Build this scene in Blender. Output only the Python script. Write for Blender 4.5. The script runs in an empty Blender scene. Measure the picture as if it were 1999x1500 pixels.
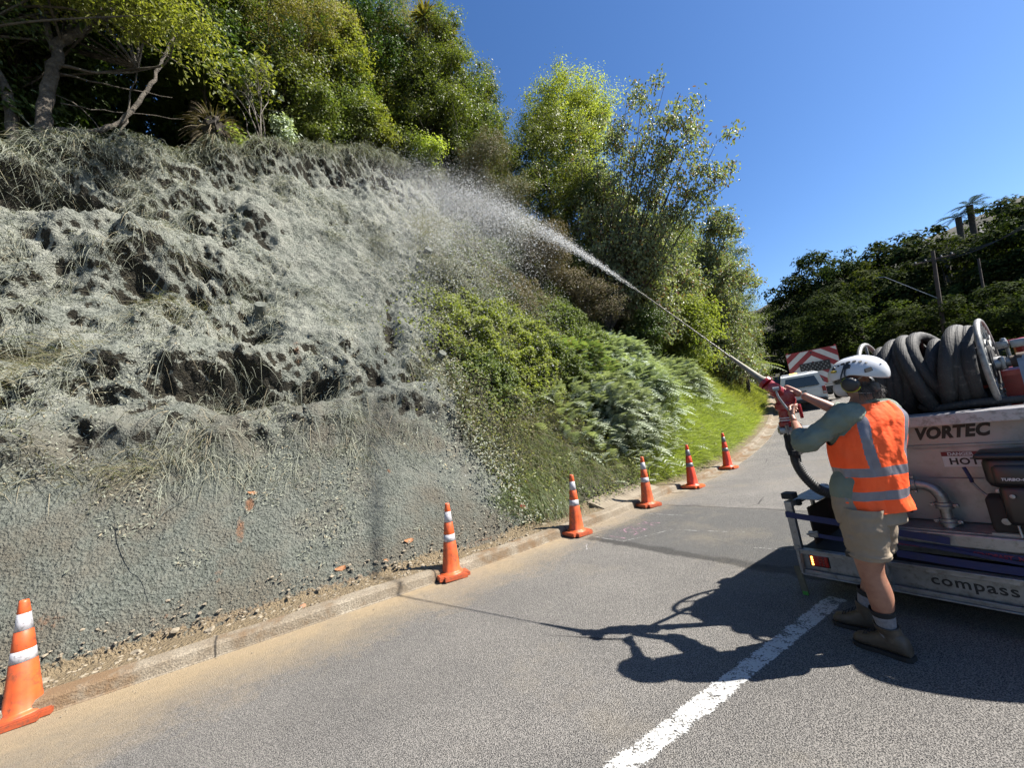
import numpy as np
from math import *
rng = np.random.RandomState(7)

# ---------------------------------------------------------------- terrain
SUN = np.array([.95, -.17, 1.0]); SUN /= np.linalg.norm(SUN)
TRUE_UP = np.array([.097, -.053, .994])      # the road climbs; trees and poles stay plumb

def road_z(x, y):
    w = np.asarray(x) * .57 + np.asarray(y) * .82
    a = np.clip(w - 9, 0, 6)
    return .5 * .07 / 6 * a * a + np.clip(w - 15, 0, 8) * .07 + np.clip(w - 23, 0, 70) * .05

_kp = np.array([(-30, -12.4), (-17.2, -4.62), (-8.68, .56), (-4.02, 3.39), (-2.9, 4.07), (-1.36, 4.98), (.23, 6.08),
                (1.7, 7.2), (3.17, 8.55), (4.77, 9.97), (6.42, 11.65), (8.55, 13.96), (11.06, 17.17), (14.73, 22.43),
                (19.5, 29.7), (26, 39.6), (36, 54.5), (44, 66), (48, 74), (48, 86), (42, 98)], float)
def _build_kerb():
    seg = np.r_[0, np.cumsum(np.linalg.norm(np.diff(_kp, axis=0), axis=1))]
    s = np.arange(0, seg[-1], .1)
    x = np.interp(s, seg, _kp[:, 0]); y = np.interp(s, seg, _kp[:, 1])
    k = np.exp(-.5 * (np.arange(-25, 26) / 10.) ** 2); k /= k.sum()
    xp = np.convolve(np.pad(x, 25, mode='edge'), k, 'valid'); yp = np.convolve(np.pad(y, 25, mode='edge'), k, 'valid')
    i0 = np.argmin((xp + 4.02) ** 2 + (yp - 3.39) ** 2)
    ss = np.r_[0, np.cumsum(np.hypot(np.diff(xp), np.diff(yp)))]
    ss -= ss[i0]
    th = np.arctan2(np.gradient(yp), np.gradient(xp))
    k2 = np.exp(-.5 * (np.arange(-40, 41) / 16.) ** 2); k2 /= k2.sum()
    th = np.convolve(np.pad(th, 40, mode='edge'), k2, 'valid')
    return ss, xp, yp, th
KS, KX, KY, KT = _build_kerb()
def kerb(s):
    """point on the kerb's road edge and its tangent angle at arc length s"""
    return np.interp(s, KS, KX), np.interp(s, KS, KY), np.interp(s, KS, KT)
def ST(s, t, z=0.):
    """arc length s, distance t inland of the kerb (negative = on the road), height above the road surface"""
    x, y, a = kerb(s); z0 = road_z(x, y)
    X = x - np.sin(a) * t; Y = y + np.cos(a) * t
    return np.stack([X, Y, np.where(t < .3, road_z(X, Y), z0) + z], -1) if np.ndim(X) else np.array([X, Y, float((road_z(X, Y) if t < .3 else z0)) + z])

_cs = [-30, -8, -5, -3, -1, 1, 3, 5, 7, 9, 11, 13, 16, 20, 30, 45, 100]
_ch = [6, 6.0, 6.8, 7.75, 8.9, 9.95, 10.75, 11.45, 11.9, 11.3, 10.2, 9.2, 8.5, 8, 8, 9, 9]
def crest(s): return np.interp(s, _cs, _ch)
def cot1(s): return np.interp(s, [12, 22], [1 / tan(radians(56)), 1 / tan(radians(45))])
def prof(s, z):
    """distance inland of the kerb for height z on the cut face"""
    c = cot1(s)
    return .5 + (np.minimum(z, 2.2) - .13) * c + np.clip(z - 2.2, 0, 2.8) * c * 1.07 + np.clip(z - 5, 0, 50) * np.interp(s, [12, 22], [.5095, .85])

# ---------------------------------------------------------------- noise
def _hash(ix, iy, iz, seed):
    n = (ix.astype(np.int64) * 374761393 + iy.astype(np.int64) * 668265263 + iz.astype(np.int64) * 2147483647 + seed * 1274126177) & 0xffffffff
    n = ((n ^ (n >> 13)) * 1274126177) & 0xffffffff
    n = ((n ^ (n >> 16)) * 2246822519) & 0xffffffff
    return ((n ^ (n >> 15)) & 0xffff) / 65535.0
def vnoise(x, y, z, seed=0):
    x, y, z = np.broadcast_arrays(x, y, z)
    ix = np.floor(x); iy = np.floor(y); iz = np.floor(z)
    fx = x - ix; fy = y - iy; fz = z - iz
    fx = fx * fx * (3 - 2 * fx); fy = fy * fy * (3 - 2 * fy); fz = fz * fz * (3 - 2 * fz)
    r = 0
    for dx in (0, 1):
        wx = fx if dx else 1 - fx
        for dy in (0, 1):
            wy = fy if dy else 1 - fy
            for dz in (0, 1):
                wz = fz if dz else 1 - fz
                r = r + wx * wy * wz * _hash(ix + dx, iy + dy, iz + dz, seed)
    return r * 2 - 1
def fbm(x, y, z, octv=4, seed=0, gain=.5):
    a = 1.; r = 0; t = 0
    for i in range(octv):
        r = r + a * vnoise(x, y, z, seed + i * 17); t += a; a *= gain
        x = x * 2.03 + 7.1; y = y * 2.03 - 3.3; z = z * 2.03 + 1.7
    return r / t
def ridge(x, y, z, octv=4, seed=0):
    a = 1.; r = 0; t = 0
    for i in range(octv):
        n = 1 - np.abs(vnoise(x, y, z, seed + i * 31)) * 1.6
        r = r + a * n; t += a; a *= .55
        x = x * 2.1 + 5.; y = y * 2.1 + 9.; z = z * 2.1 - 4.
    return r / t
def sstep(a, b, x):
    t = np.clip((x - a) / (b - a), 0, 1); return t * t * (3 - 2 * t)

def grey_edge(z):
    """arc length at which the sprayed grey skin ends, by height"""
    return np.interp(z, [0, 1, 2, 3.5, 5, 6.5, 8, 10, 12], [5.2, 4.7, 4.5, 4.9, 5.6, 6.4, 7.3, 8.6, 9.2])
def _saw(x):
    f = x - np.floor(x); return np.where(f < .86, f / .86, (1 - f) / .14)
def bank_off(s, z):
    """how far the cut face stands out from its plain profile (metres), and how rough it is there"""
    rough = sstep(1.6, 2.6, z) * (1 - .55 * sstep(0, 3, s) * sstep(3.2, 4.5, z) * (1 - sstep(9, 10.5, z)))
    rough = np.clip(rough, 0, 1) * (1 - sstep(13, 16, s) * .5)
    o = .10 * fbm(s * .5, z * .5, 0, 3, 3)
    wob = fbm(s * .9, z * .9, 4., 2, 61) * .8
    # diagonal, broken ledges
    o = o + rough * (.40 * ridge((s + wob) * .55 + z * .22, z * .95 - s * .25 + wob * .5, 1.3, 5, 11) - .22)
    o = o + rough * (.25 * fbm(s * 2.1, z * 2.6, 0, 4, 5) + .10 * ridge(s * 2.6 + z * 1.2, z * 2.4 - s * .9, 7., 3, 15))
    a_ = (s - z) * .7 + wob * .3; b_ = (s + z) * .7 + wob * .4; up_ = sstep(2.6, 4.2, z) * sstep(-1.5, 1.0, s)
    o = o + rough * (.35 + .65 * up_) * (.12 * (ridge(a_ * .9, b_ * 2.6, 2.2, 4, 51) - .45) + .13 * _saw(b_ * 1.7 + 1.1 * fbm(a_ * .8, b_ * 1.2, 3.3, 3, 52)) * (.6 + .8 * fbm(s * .8, z * .8, 6, 2, 53)) + .07 * _saw(b_ * 4.6 + 1.6 * fbm(a_ * 1.9, b_ * 2., 8.3, 3, 54)))
    o = o + (.22 + rough) * .055 * fbm(s * 6.5 + z, z * 6.5, 3.2, 3, 9) + rough * .035 * ridge(s * 9, z * 9, 3.2, 2, 10)
    o = o + .018 * fbm(s * 14, z * 14, 0, 2, 21)
    def g(s0, z0, rs, rz, a, ang=0.):
        c_, s_ = cos(ang), sin(ang); u = (s - s0) * c_ + (z - z0) * s_; v = -(s - s0) * s_ + (z - z0) * c_
        return a * np.exp(-(u / rs) ** 2 - (v / rz) ** 2)
    o = o + g(-.8, 6.2, 1.5, .55, .55) + g(.2, 3.3, 1.0, .45, .35) + g(2.6, 3.9, 1.0, .5, .3) + g(1.4, 7.6, .5, .4, .35) + g(-2.3, 8.4, 1.2, .4, .3)
    o = o + g(1.1, 2.95, 1.0, .28, -.45) + g(-.2, 5.1, 1.2, .25, -.35) + g(2.3, 2.9, .9, .22, -.35) + g(-1.6, 7.3, 1.1, .22, -.35)
    o = o + g(1.3, 4.2, .5, .3, -.35) + g(4.1, 4.4, .22, .9, -.35, -.3) + g(.6, 7.9, .6, .3, -.35) + g(3.6, 8.3, .8, .25, -.25, .5) + g(2.4, 9.2, .3, .3, .3)
    o = o + .45 * sstep(-1.1, -.05, z - crest(s)) * (1 + .5 * fbm(s * 1.6, 2, 5, 3, 8))          # sods overhang the lip
    return o * sstep(.1, .7, z), rough
def bank(s, z, lift=0.):
    """a point on the cut face, lift metres out of it"""
    o, _ = bank_off(s, z)
    t = prof(s, z) - (o + lift) * .85
    x, y, a = kerb(s)
    return np.stack([x - np.sin(a) * t, y + np.cos(a) * t, road_z(x, y) + z + (o + lift) * .5], -1)
def bank_n(s):
    _, _, a = kerb(s); th = 1 / cot1(s); k = 1 / np.sqrt(1 + th * th)
    return np.stack([np.sin(a) * th * k, -np.cos(a) * th * k, np.ones_like(a) * k], -1)
def top_ground(s, d):
    """ground d metres behind the crest"""
    H = crest(s); base = bank(s, H, 0)
    x, y, a = kerb(s)
    up = d * .36 + .5 * fbm(s * .2, d * .2, 3, 3, 77) * np.clip(d, 0, 1)
    return np.stack([base[..., 0] - np.sin(a) * d, base[..., 1] + np.cos(a) * d, base[..., 2] + up], -1)
import bpy, bmesh, random
from mathutils import Vector, Matrix
# ---------------------------------------------------------------- camera, sky, sun
sc = bpy.context.scene; COL = sc.collection
PITCH, ROLL, CAMH, FPX = radians(7.65), radians(8.42), 1.65, 751.
_F = Vector((0, cos(PITCH), sin(PITCH))); _U0 = Vector((0, -sin(PITCH), cos(PITCH))); _R0 = Vector((1, 0, 0))
_U = _U0 * cos(ROLL) + _R0 * sin(ROLL); _R = _R0 * cos(ROLL) - _U0 * sin(ROLL)
cam = bpy.data.cameras.new('camera'); co = bpy.data.objects.new('camera', cam); COL.objects.link(co)
co.matrix_world = Matrix(((_R.x, _U.x, -_F.x, 0), (_R.y, _U.y, -_F.y, 0), (_R.z, _U.z, -_F.z, CAMH), (0, 0, 0, 1)))
cam.sensor_fit = 'HORIZONTAL'; cam.sensor_width = 36; cam.lens = 36 * FPX / 1999.; cam.clip_start = .05; cam.clip_end = 3000
sc.camera = co
world = bpy.data.worlds.new('World'); sc.world = world; world.use_nodes = True
wn = world.node_tree.nodes; wl = world.node_tree.links
sky = wn.new('ShaderNodeTexSky'); sky.sky_type = 'NISHITA'; sky.sun_disc = False
sky.sun_elevation = asin(SUN[2]); sky.sun_rotation = atan2(SUN[0], SUN[1]); sky.altitude = 100; sky.air_density = 1.0; sky.dust_density = .3; sky.ozone_density = 3.0
hs = wn.new('ShaderNodeHueSaturation'); hs.inputs['Hue'].default_value = .506; hs.inputs['Saturation'].default_value = 1.2; hs.inputs['Value'].default_value = 1.34; wl.new(sky.outputs[0], hs.inputs['Color']); wl.new(hs.outputs[0], wn['Background'].inputs[0]); wn['Background'].inputs[1].default_value = .0443
sl = bpy.data.lights.new('sun', 'SUN'); so = bpy.data.objects.new('sun', sl); COL.objects.link(so)
sl.energy = 5.0; sl.angle = radians(.55); sl.color = (1, .95, .87)
so.rotation_euler = Vector(SUN).to_track_quat('Z', 'Y').to_euler(); so.location = (20, 0, 30)
sc.view_settings.view_transform = 'Standard'; sc.view_settings.look = 'None'; sc.view_settings.exposure = 1.68; sc.view_settings.gamma = 1
sc.cycles.max_bounces = 6; sc.cycles.transparent_max_bounces = 16; sc.cycles.diffuse_bounces = 3; sc.cycles.glossy_bounces = 3

# ---------------------------------------------------------------- helpers
def link(name, me, parent=None):
    o = bpy.data.objects.new(name, me); COL.objects.link(o)
    if parent is not None: o.parent = parent
    return o
def tag(o, label=None, cat=None, group=None, kind=None):
    if label: o['label'] = label
    if cat: o['category'] = cat
    if group: o['group'] = group
    if kind: o['kind'] = kind
    return o
def empty(name, loc=(0, 0, 0), label=None, cat=None, group=None, rot=None):
    o = bpy.data.objects.new(name, None); COL.objects.link(o); o.location = loc; o.empty_display_size = .2
    if rot is not None: o.rotation_euler = rot
    return tag(o, label, cat, group)
def copy_tree(o, parent=None):
    c = o.copy(); COL.objects.link(c); c.parent = parent
    for ch in list(o.children): copy_tree(ch, c)
    return c
def npmesh(name, V, Fs, mats, parent=None, smooth=False, mi=None, attrs=None):
    """V (n,3); Fs list of integer arrays (m,k); one mesh object"""
    me = bpy.data.meshes.new(name); V = np.asarray(V, np.float32)
    if isinstance(Fs, np.ndarray): Fs = [Fs]
    Fs = [np.asarray(f, np.int32) for f in Fs if len(f)]
    me.vertices.add(len(V)); me.vertices.foreach_set('co', V.ravel())
    nl = sum(f.size for f in Fs); nf = sum(len(f) for f in Fs)
    me.loops.add(nl); me.polygons.add(nf)
    me.loops.foreach_set('vertex_index', np.concatenate([f.ravel() for f in Fs]))
    tot = np.concatenate([np.full(len(f), f.shape[1], np.int32) for f in Fs])
    me.polygons.foreach_set('loop_start', np.r_[0, np.cumsum(tot)[:-1]].astype(np.int32))
    if mi is not None: me.polygons.foreach_set('material_index', np.asarray(mi, np.int32))
    me.polygons.foreach_set('use_smooth', np.full(nf, bool(smooth)))
    me.update(calc_edges=True); me.validate()
    for m in (mats if isinstance(mats, (list, tuple)) else [mats]): me.materials.append(m)
    for k, a in (attrs or {}).items():
        a = np.asarray(a, np.float32)
        if a.ndim == 1: at = me.attributes.new(k, 'FLOAT', 'POINT'); at.data.foreach_set('value', a)
        else: at = me.attributes.new(k, 'FLOAT_VECTOR', 'POINT'); at.data.foreach_set('vector', a.ravel())
    return link(name, me, parent)
def gridf(n, m, wrap=False):
    """quads of an n x m vertex grid (second index wraps if wrap)"""
    i = np.arange(n - 1)[:, None]; j = np.arange(m if wrap else m - 1)[None, :]; j2 = (j + 1) % m
    return np.stack([i * m + j, i * m + j2, (i + 1) * m + j2, (i + 1) * m + j], -1).reshape(-1, 4)

class MB:
    """collects shapes into one mesh"""
    def __init__(s): s.V = []; s.F = {3: [], 4: []}; s.n = 0; s.P = []
    def raw(s, V, F):
        V = np.asarray(V, float)
        for f in F:
            f = [i + s.n for i in f]
            if len(f) in (3, 4): s.F[len(f)].append(f)
            else: s.P.append(f)
        s.V.append(V); s.n += len(V); return s
    def box(s, c, d, rot=None, taper=1., bev=0.):
        c = np.array(c, float); hx, hy, hz = np.array(d, float) / 2
        b = min(bev, hx * .9, hy * .9, hz * .9)
        if b <= 0:
            V = np.array([(x * hx * (taper if z > 0 else 1), y * hy * (taper if z > 0 else 1), z * hz) for z in (-1, 1) for y in (-1, 1) for x in (-1, 1)])
            F = [(0, 2, 3, 1), (4, 5, 7, 6), (0, 1, 5, 4), (2, 6, 7, 3), (0, 4, 6, 2), (1, 3, 7, 5)]
        else:
            bm = bmesh.new(); bmesh.ops.create_cube(bm, size=2.)
            for v in bm.verts:
                t = taper if v.co.z > 0 else 1; v.co = Vector((v.co.x * hx * t, v.co.y * hy * t, v.co.z * hz))
            bmesh.ops.bevel(bm, geom=bm.edges[:], offset=b, segments=2, profile=.5, affect='EDGES')
            bm.verts.index_update(); V = np.array([v.co[:] for v in bm.verts]); F = [[v.index for v in f.verts] for f in bm.faces]; bm.free()
        if rot is not None: V = V @ np.array(Matrix(rot).to_3x3() if not isinstance(rot, np.ndarray) else rot).T
        return s.raw(V + c, F)
    def tube(s, pts, r, n=10, caps=True, closed=False):
        pts = np.asarray(pts, float); m = len(pts); r = np.broadcast_to(np.asarray(r, float), (m,))
        if closed: T = np.roll(pts, -1, 0) - np.roll(pts, 1, 0)
        else: T = np.gradient(pts, axis=0)
        T /= np.linalg.norm(T, axis=1)[:, None] + 1e-12
        a = np.array([0, 0, 1.]) if abs(T[0][2]) < .9 else np.array([1., 0, 0])
        u = np.cross(T[0], a); u /= np.linalg.norm(u); V = []
        ang = np.arange(n) * 2 * pi / n
        for i in range(m):
            u = u - T[i] * (u @ T[i]); u /= np.linalg.norm(u) + 1e-12; w = np.cross(T[i], u)
            V.append(pts[i] + r[i] * (np.cos(ang)[:, None] * u + np.sin(ang)[:, None] * w))
        V = np.concatenate(V); F = []
        for i in range(m if closed else m - 1):
            i2 = (i + 1) % m
            for j in range(n): F.append((i * n + j, i * n + (j + 1) % n, i2 * n + (j + 1) % n, i2 * n + j))
        if caps and not closed: F.append(list(range(n))[::-1]); F.append([(m - 1) * n + j for j in range(n)])
        return s.raw(V, F)
    def cyl(s, a, b, r, n=16, r2=None):
        a = np.array(a, float); b = np.array(b, float)
        return s.tube([a, b], [r, r if r2 is None else r2], n)
    def lathe(s, pr, c=(0, 0, 0), axis=(0, 0, 1), n=24):
        """pr: (radius, height) pairs along axis"""
        ax = np.array(axis, float); ax /= np.linalg.norm(ax)
        a = np.array([0, 0, 1.]) if abs(ax[2]) < .9 else np.array([1., 0, 0]); u = np.cross(ax, a); u /= np.linalg.norm(u); w = np.cross(ax, u)
        ang = np.arange(n) * 2 * pi / n; V = []
        for r, h in pr: V.append(np.array(c) + ax * h + r * (np.cos(ang)[:, None] * u + np.sin(ang)[:, None] * w))
        m = len(pr); F = [(i * n + j, i * n + (j + 1) % n, (i + 1) * n + (j + 1) % n, (i + 1) * n + j) for i in range(m - 1) for j in range(n)]
        if pr[0][0] > 1e-6: F.append(list(range(n))[::-1])
        if pr[-1][0] > 1e-6: F.append([(m - 1) * n + j for j in range(n)])
        return s.raw(np.concatenate(V), F)
    def build(s, name, mat, parent=None, smooth=False, M=None, bevel=0.):
        V = np.concatenate(s.V)
        if M is not None: V = V @ np.array(M)[:3, :3].T + np.array(M)[:3, 3]
        me = bpy.data.meshes.new(name); me.from_pydata([tuple(v) for v in V], [], s.F[3] + s.F[4] + s.P)
        for m in (mat if isinstance(mat, (list, tuple)) else [mat]): me.materials.append(m)
        bm = bmesh.new(); bm.from_mesh(me); bmesh.ops.recalc_face_normals(bm, faces=bm.faces[:]); bm.to_mesh(me); bm.free()
        if smooth:
            me.polygons.foreach_set('use_smooth', np.ones(len(me.polygons), bool))
            try: me.set_sharp_from_angle(angle=radians(smooth if smooth > 1 else 40))
            except Exception: pass
        return link(name, me, parent)
def smoothpts(p, k=4):
    """Catmull-Rom through the points, k steps a span"""
    p = np.asarray(p, float); q = np.vstack([2 * p[0] - p[1], p, 2 * p[-1] - p[-2]]); o = []
    for i in range(1, len(q) - 2):
        for j in range(k):
            t = j / k; a, b, c, d = q[i - 1], q[i], q[i + 1], q[i + 2]
            o.append(.5 * (2 * b + (c - a) * t + (2 * a - 5 * b + 4 * c - d) * t * t + (3 * b - a - 3 * c + d) * t ** 3))
    o.append(p[-1]); return np.array(o)

# ---------------------------------------------------------------- materials
class NT:
    """terse node building"""
    K = .44                                   # all colours below were picked bright; this brings them to real albedo
    def __init__(s, name):
        s.m = bpy.data.materials.new(name); s.m.use_nodes = True; s.t = s.m.node_tree; s.b = s.t.nodes['Principled BSDF']; s.out = s.t.nodes['Material Output']
    def n(s, typ, ins=None, **kw):
        x = s.t.nodes.new('ShaderNode' + typ)
        for k, v in kw.items(): setattr(x, k, v)
        for k, v in (ins or {}).items(): s.set(x.inputs[k], v)
        return x
    def set(s, sock, v):
        if isinstance(v, bpy.types.NodeSocket): s.t.links.new(v, sock)
        elif isinstance(v, bpy.types.Node): s.t.links.new(v.outputs[0], sock)
        elif hasattr(v, '__len__') and sock.type == 'RGBA': sock.default_value = tuple(v)[:3] + (1,)
        else: sock.default_value = v
    def noise(s, scale, detail=3, rough=.55, vec=None, **k):
        x = s.n('TexNoise', {'Scale': scale, 'Detail': detail, 'Roughness': rough}, **k)
        s.set(x.inputs['Vector'], vec if vec is not None else s.coord()); return x.outputs[0]
    def voro(s, scale, feature='F1', vec=None, out='Distance'):
        x = s.n('TexVoronoi', {'Scale': scale}, feature=feature); s.set(x.inputs['Vector'], vec if vec is not None else s.coord()); return x.outputs[out]
    def coord(s, o='Object'):
        if not hasattr(s, '_c'): s._c = s.n('TexCoord')
        return s._c.outputs[o]
    def ramp(s, f, pts):
        x = s.n('ValToRGB'); s.set(x.inputs[0], f); e = x.color_ramp.elements
        while len(e) < len(pts): e.new(.5)
        for i, (p, c) in enumerate(pts): e[i].position = p; e[i].color = (c, c, c, 1) if not hasattr(c, '__len__') else tuple(c) + (1,)
        return x.outputs[0]
    def mix(s, f, a, b, mode='MIX'):
        x = s.n('Mix', data_type='RGBA', blend_type=mode)
        s.set(x.inputs[0], f); s.set(x.inputs[6], a); s.set(x.inputs[7], b); return x.outputs[2]
    def math(s, op, a, b=0., clamp=False):
        x = s.n('Math', operation=op, use_clamp=clamp); s.set(x.inputs[0], a); s.set(x.inputs[1], b); return x.outputs[0]
    def attr(s, name, out='Fac'): return s.n('Attribute', attribute_name=name).outputs[out]
    def bump(s, h, strength=.5, dist=.02, normal=None):
        x = s.n('Bump', {'Strength': strength, 'Distance': dist}); s.set(x.inputs['Height'], h)
        if normal is not None: s.set(x.inputs['Normal'], normal)
        return x.outputs[0]
    def done(s, col=None, rough=None, metal=None, normal=None, K=None, **kw):
        K = K or s.K
        if col is not None: col = tuple(x * K for x in col) if isinstance(col, tuple) else s.mix(1., col, (K, K, K), 'MULTIPLY')
        for k, v in (('Base Color', col), ('Roughness', rough), ('Metallic', metal), ('Normal', normal)):
            if v is not None: s.set(s.b.inputs[k], v)
        for k, v in kw.items(): s.set(s.b.inputs[k.replace('_', ' ')], v)
        return s.m
def pm(name, c1, c2=None, scale=6., rough=.6, metal=0., bump=.15, bscale=60., bdist=.003, dirt=None, dirt_amt=.5, **kw):
    """plain paint/metal/cloth with soft mottling, dirt and grain"""
    t = NT(name); c2 = c2 or tuple(x * .8 for x in c1); t.K = .60 if min(c1) > .6 or metal > .4 or max(c1) > .85 else t.K
    col = t.mix(t.ramp(t.noise(scale, 4), [(.35, 0.), (.65, 1.)]), c1, c2)
    if dirt: col = t.mix(t.math('MULTIPLY', t.ramp(t.noise(scale * 2.7, 6, .7), [(.5, 0.), (.68, 1.)]), dirt_amt), col, dirt)
    r = t.math('ADD', t.math('MULTIPLY', t.noise(scale * 3, 3), .2), rough - .1, True)
    return t.done(col, r, metal, t.bump(t.noise(bscale, 3), bump, bdist), **kw)
def leafmat(name, a, b, trans=.35, rough=.45, c=None, spec=.3):
    """leaf: every leaf its own shade between a and b (c: rare third colour)"""
    t = NT(name); t.K = .78; g = t.n('NewGeometry'); rnd = g.outputs['Random Per Island']
    col = t.mix(rnd, a, b)
    if c: col = t.mix(t.ramp(rnd, [(.86, 0.), (.9, 1.)]), col, c)
    oi = t.n('ObjectInfo').outputs['Random']
    col = t.n('HueSaturation', {'Hue': t.math('ADD', t.math('MULTIPLY', oi, .03), .485), 'Saturation': 1., 'Value': t.math('ADD', t.math('MULTIPLY', oi, .3), .85), 'Color': col}).outputs[0]
    tr = t.n('BsdfTranslucent'); tc = t.mix(1., col, (.78, .84, .30), 'MULTIPLY'); t.set(tr.inputs[0], t.mix(1., tc, (1.9, 1.9, 1.9), 'MULTIPLY'))
    t.done(col, min(1, rough + .12), 0., None, Specular_IOR_Level=spec)
    ms = t.n('MixShader', {0: trans, 1: t.b.outputs[0], 2: tr.outputs[0]}); t.t.links.new(ms.outputs[0], t.out.inputs[0]); return t.m
# ================================================================ SETTING: ground, road, kerb, hillside
def m_road():
    t = NT('chipseal'); st = t.attr('st', 'Vector'); sep = t.n('SeparateXYZ', {0: st}); S, T = sep.outputs[0], sep.outputs[1]
    f1 = t.noise(120, 3, .65); v = t.voro(165)
    chip = t.math('ADD', t.math('MULTIPLY', f1, .75), t.math('MULTIPLY', v, .45))
    base = t.ramp(chip, [(.42, (.035, .034, .034)), (.54, (.17, .163, .155)), (.68, (.47, .44, .40))])
    big = t.noise(.9, 5, .6)
    base = t.mix(t.ramp(big, [(.38, 0.), (.7, .55)]), base, t.ramp(chip, [(.44, (.05, .049, .048)), (.72, (.27, .26, .25))]))
    # smooth darker patch of newer seal beside the cones
    def win(x, a, b, e): return t.math('MULTIPLY', t.n('MapRange', {0: x, 1: a, 2: a + e, 3: 0., 4: 1.}).outputs[0], t.n('MapRange', {0: x, 1: b, 2: b + e, 3: 1., 4: 0.}).outputs[0])
    wob = t.math('MULTIPLY', t.noise(3., 4), .25); S2 = t.math('ADD', S, wob); T2 = t.math('ADD', T, wob)
    patch = t.math('MULTIPLY', win(S2, 5.6, 7.6, .05), win(T2, -3.4, -.28, .05))
    base = t.mix(t.math('MULTIPLY', patch, .75), base, t.ramp(t.math('ADD', chip, t.math('MULTIPLY', big, .12)), [(.45, (.075, .077, .075)), (.8, (.20, .20, .195))]))
    edge = t.math('MULTIPLY', t.math('MULTIPLY', win(S2, 5.45, 5.62, .06), win(T2, -4.6, -.3, .1)), .75)
    edge2 = t.math('MULTIPLY', t.math('MULTIPLY', win(S2, 7.62, 7.72, .05), win(T2, -4.6, -.3, .1)), .6)
    base = t.mix(t.math('MAXIMUM', edge, edge2), base, (.05, .05, .05))
    # tan silt washed along the kerb, thickest by the slip
    n3 = t.noise(1.3, 5, .65); n4 = t.noise(14, 4, .6)
    wd = t.n('MapRange', {0: S, 1: -2., 2: 6.5, 3: -1.25, 4: -.35}).outputs[0]
    d = t.math('SUBTRACT', T, wd)                                   # >0 inside the silted strip
    d = t.math('ADD', d, t.math('MULTIPLY', t.math('SUBTRACT', n3, .5), 1.5)); d = t.math('ADD', d, t.math('MULTIPLY', t.math('SUBTRACT', n4, .5), .6))
    silt = t.ramp(t.math('ADD', t.math('MULTIPLY', d, .6), .3), [(.12, 0.), (.75, .93)])
    fade = t.n('MapRange', {0: S, 1: 8., 2: 12., 3: 1., 4: .25}).outputs[0]
    silt = t.math('MULTIPLY', silt, fade)
    base = t.mix(silt, base, t.mix(n4, (.56, .42, .24), (.72, .56, .36)))
    spots = t.ramp(t.noise(.6, 6, .7), [(.53, 0.), (.70, .45)])
    base = t.mix(spots, base, (.42, .36, .27))
    tr_ = t.noise(.35, 3, .5, vec=t.n('Mapping', {0: st, 3: (.25, 1.6, 1)})); base = t.mix(t.ramp(tr_, [(.42, 0.), (.66, .30)]), base, t.mix(1., base, (.62, .62, .62), 'MULTIPLY'))
    ck = t.n('TexVoronoi', {'Scale': 1.1}, feature='DISTANCE_TO_EDGE'); t.set(ck.inputs['Vector'], t.mix(.25, t.coord(), t.n('TexNoise', {'Scale': 3., 'Detail': 4.}).outputs[1])); crk = t.math('MULTIPLY', t.ramp(ck.outputs[0], [(.004, 1.), (.010, 0.)]), t.ramp(t.noise(.45, 2), [(.56, 0.), (.62, .8)])); base = t.mix(crk, base, (.03, .03, .03))
    h = t.math('ADD', t.math('MULTIPLY', f1, 1.), t.math('MULTIPLY', v, .6))
    return t.done(base, .85, 0., t.bump(h, .9, .011), Specular_IOR_Level=.25)
M_ROAD = m_road()
# earth under everything, to the horizon
gx = np.r_[-400, -250, np.arange(-160, 181, 5.), 260, 420]; gy = np.r_[-300, -150, np.arange(-70, 221, 5.), 300, 500]
GX, GY = np.meshgrid(gx, gy, indexing='ij')
def far_z(x, y):
    """the valley side that closes the view on the right"""
    z = road_z(x, y) - .06
    kx, ky = 31., 20.                                                  # foot of the facing hill
    u = (x - kx) * .80 + (y - ky) * -.60 ; 
    w = x * .57 + y * .82
    hill = np.clip((x * .80 - y * .42) - 9.5 - .02 * w, 0, 70)
    h2 = np.clip(w - 104, 0, 60) * .5
    z = z - np.clip(hill, 0, 3) * .12 + np.clip(hill - 3, 0, 60) * .20 * sstep(16, 40, w) + h2
    return z + 1.2 * fbm(x * .04, y * .04, 0, 3, 5) * sstep(30, 70, w)
m = NT('earth'); M_EARTH = m.done(m.mix(m.ramp(m.noise(.7, 6), [(.35, 0.), (.65, 1.)]), (.035, .045, .018), (.085, .065, .04)), .95, 0., m.bump(m.noise(6, 5), .8, .08))
gz = far_z(GX, GY) - .05
o = npmesh('ground', np.stack([GX, GY, gz], -1).reshape(-1, 3), gridf(len(gx), len(gy)), M_EARTH, smooth=True); tag(o, kind='structure')
# road
ss = np.r_[np.arange(-22, 16, .5), np.arange(16, 100, 1.5)]; tt = np.r_[0.02, -.5, -1, -2, -3, -4.2, -5.5, -7, -7.8]
P = np.stack([ST(np.full(len(tt), s), tt) for s in ss]); P[..., 2] += .0
A = np.stack([np.repeat(ss[:, None], len(tt), 1), np.repeat(tt[None], len(ss), 0), P[..., 0] * 0], -1)
o = npmesh('road', P.reshape(-1, 3), gridf(len(ss), len(tt)), M_ROAD, smooth=True, attrs={'st': A.reshape(-1, 3)}); tag(o, kind='structure')
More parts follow.
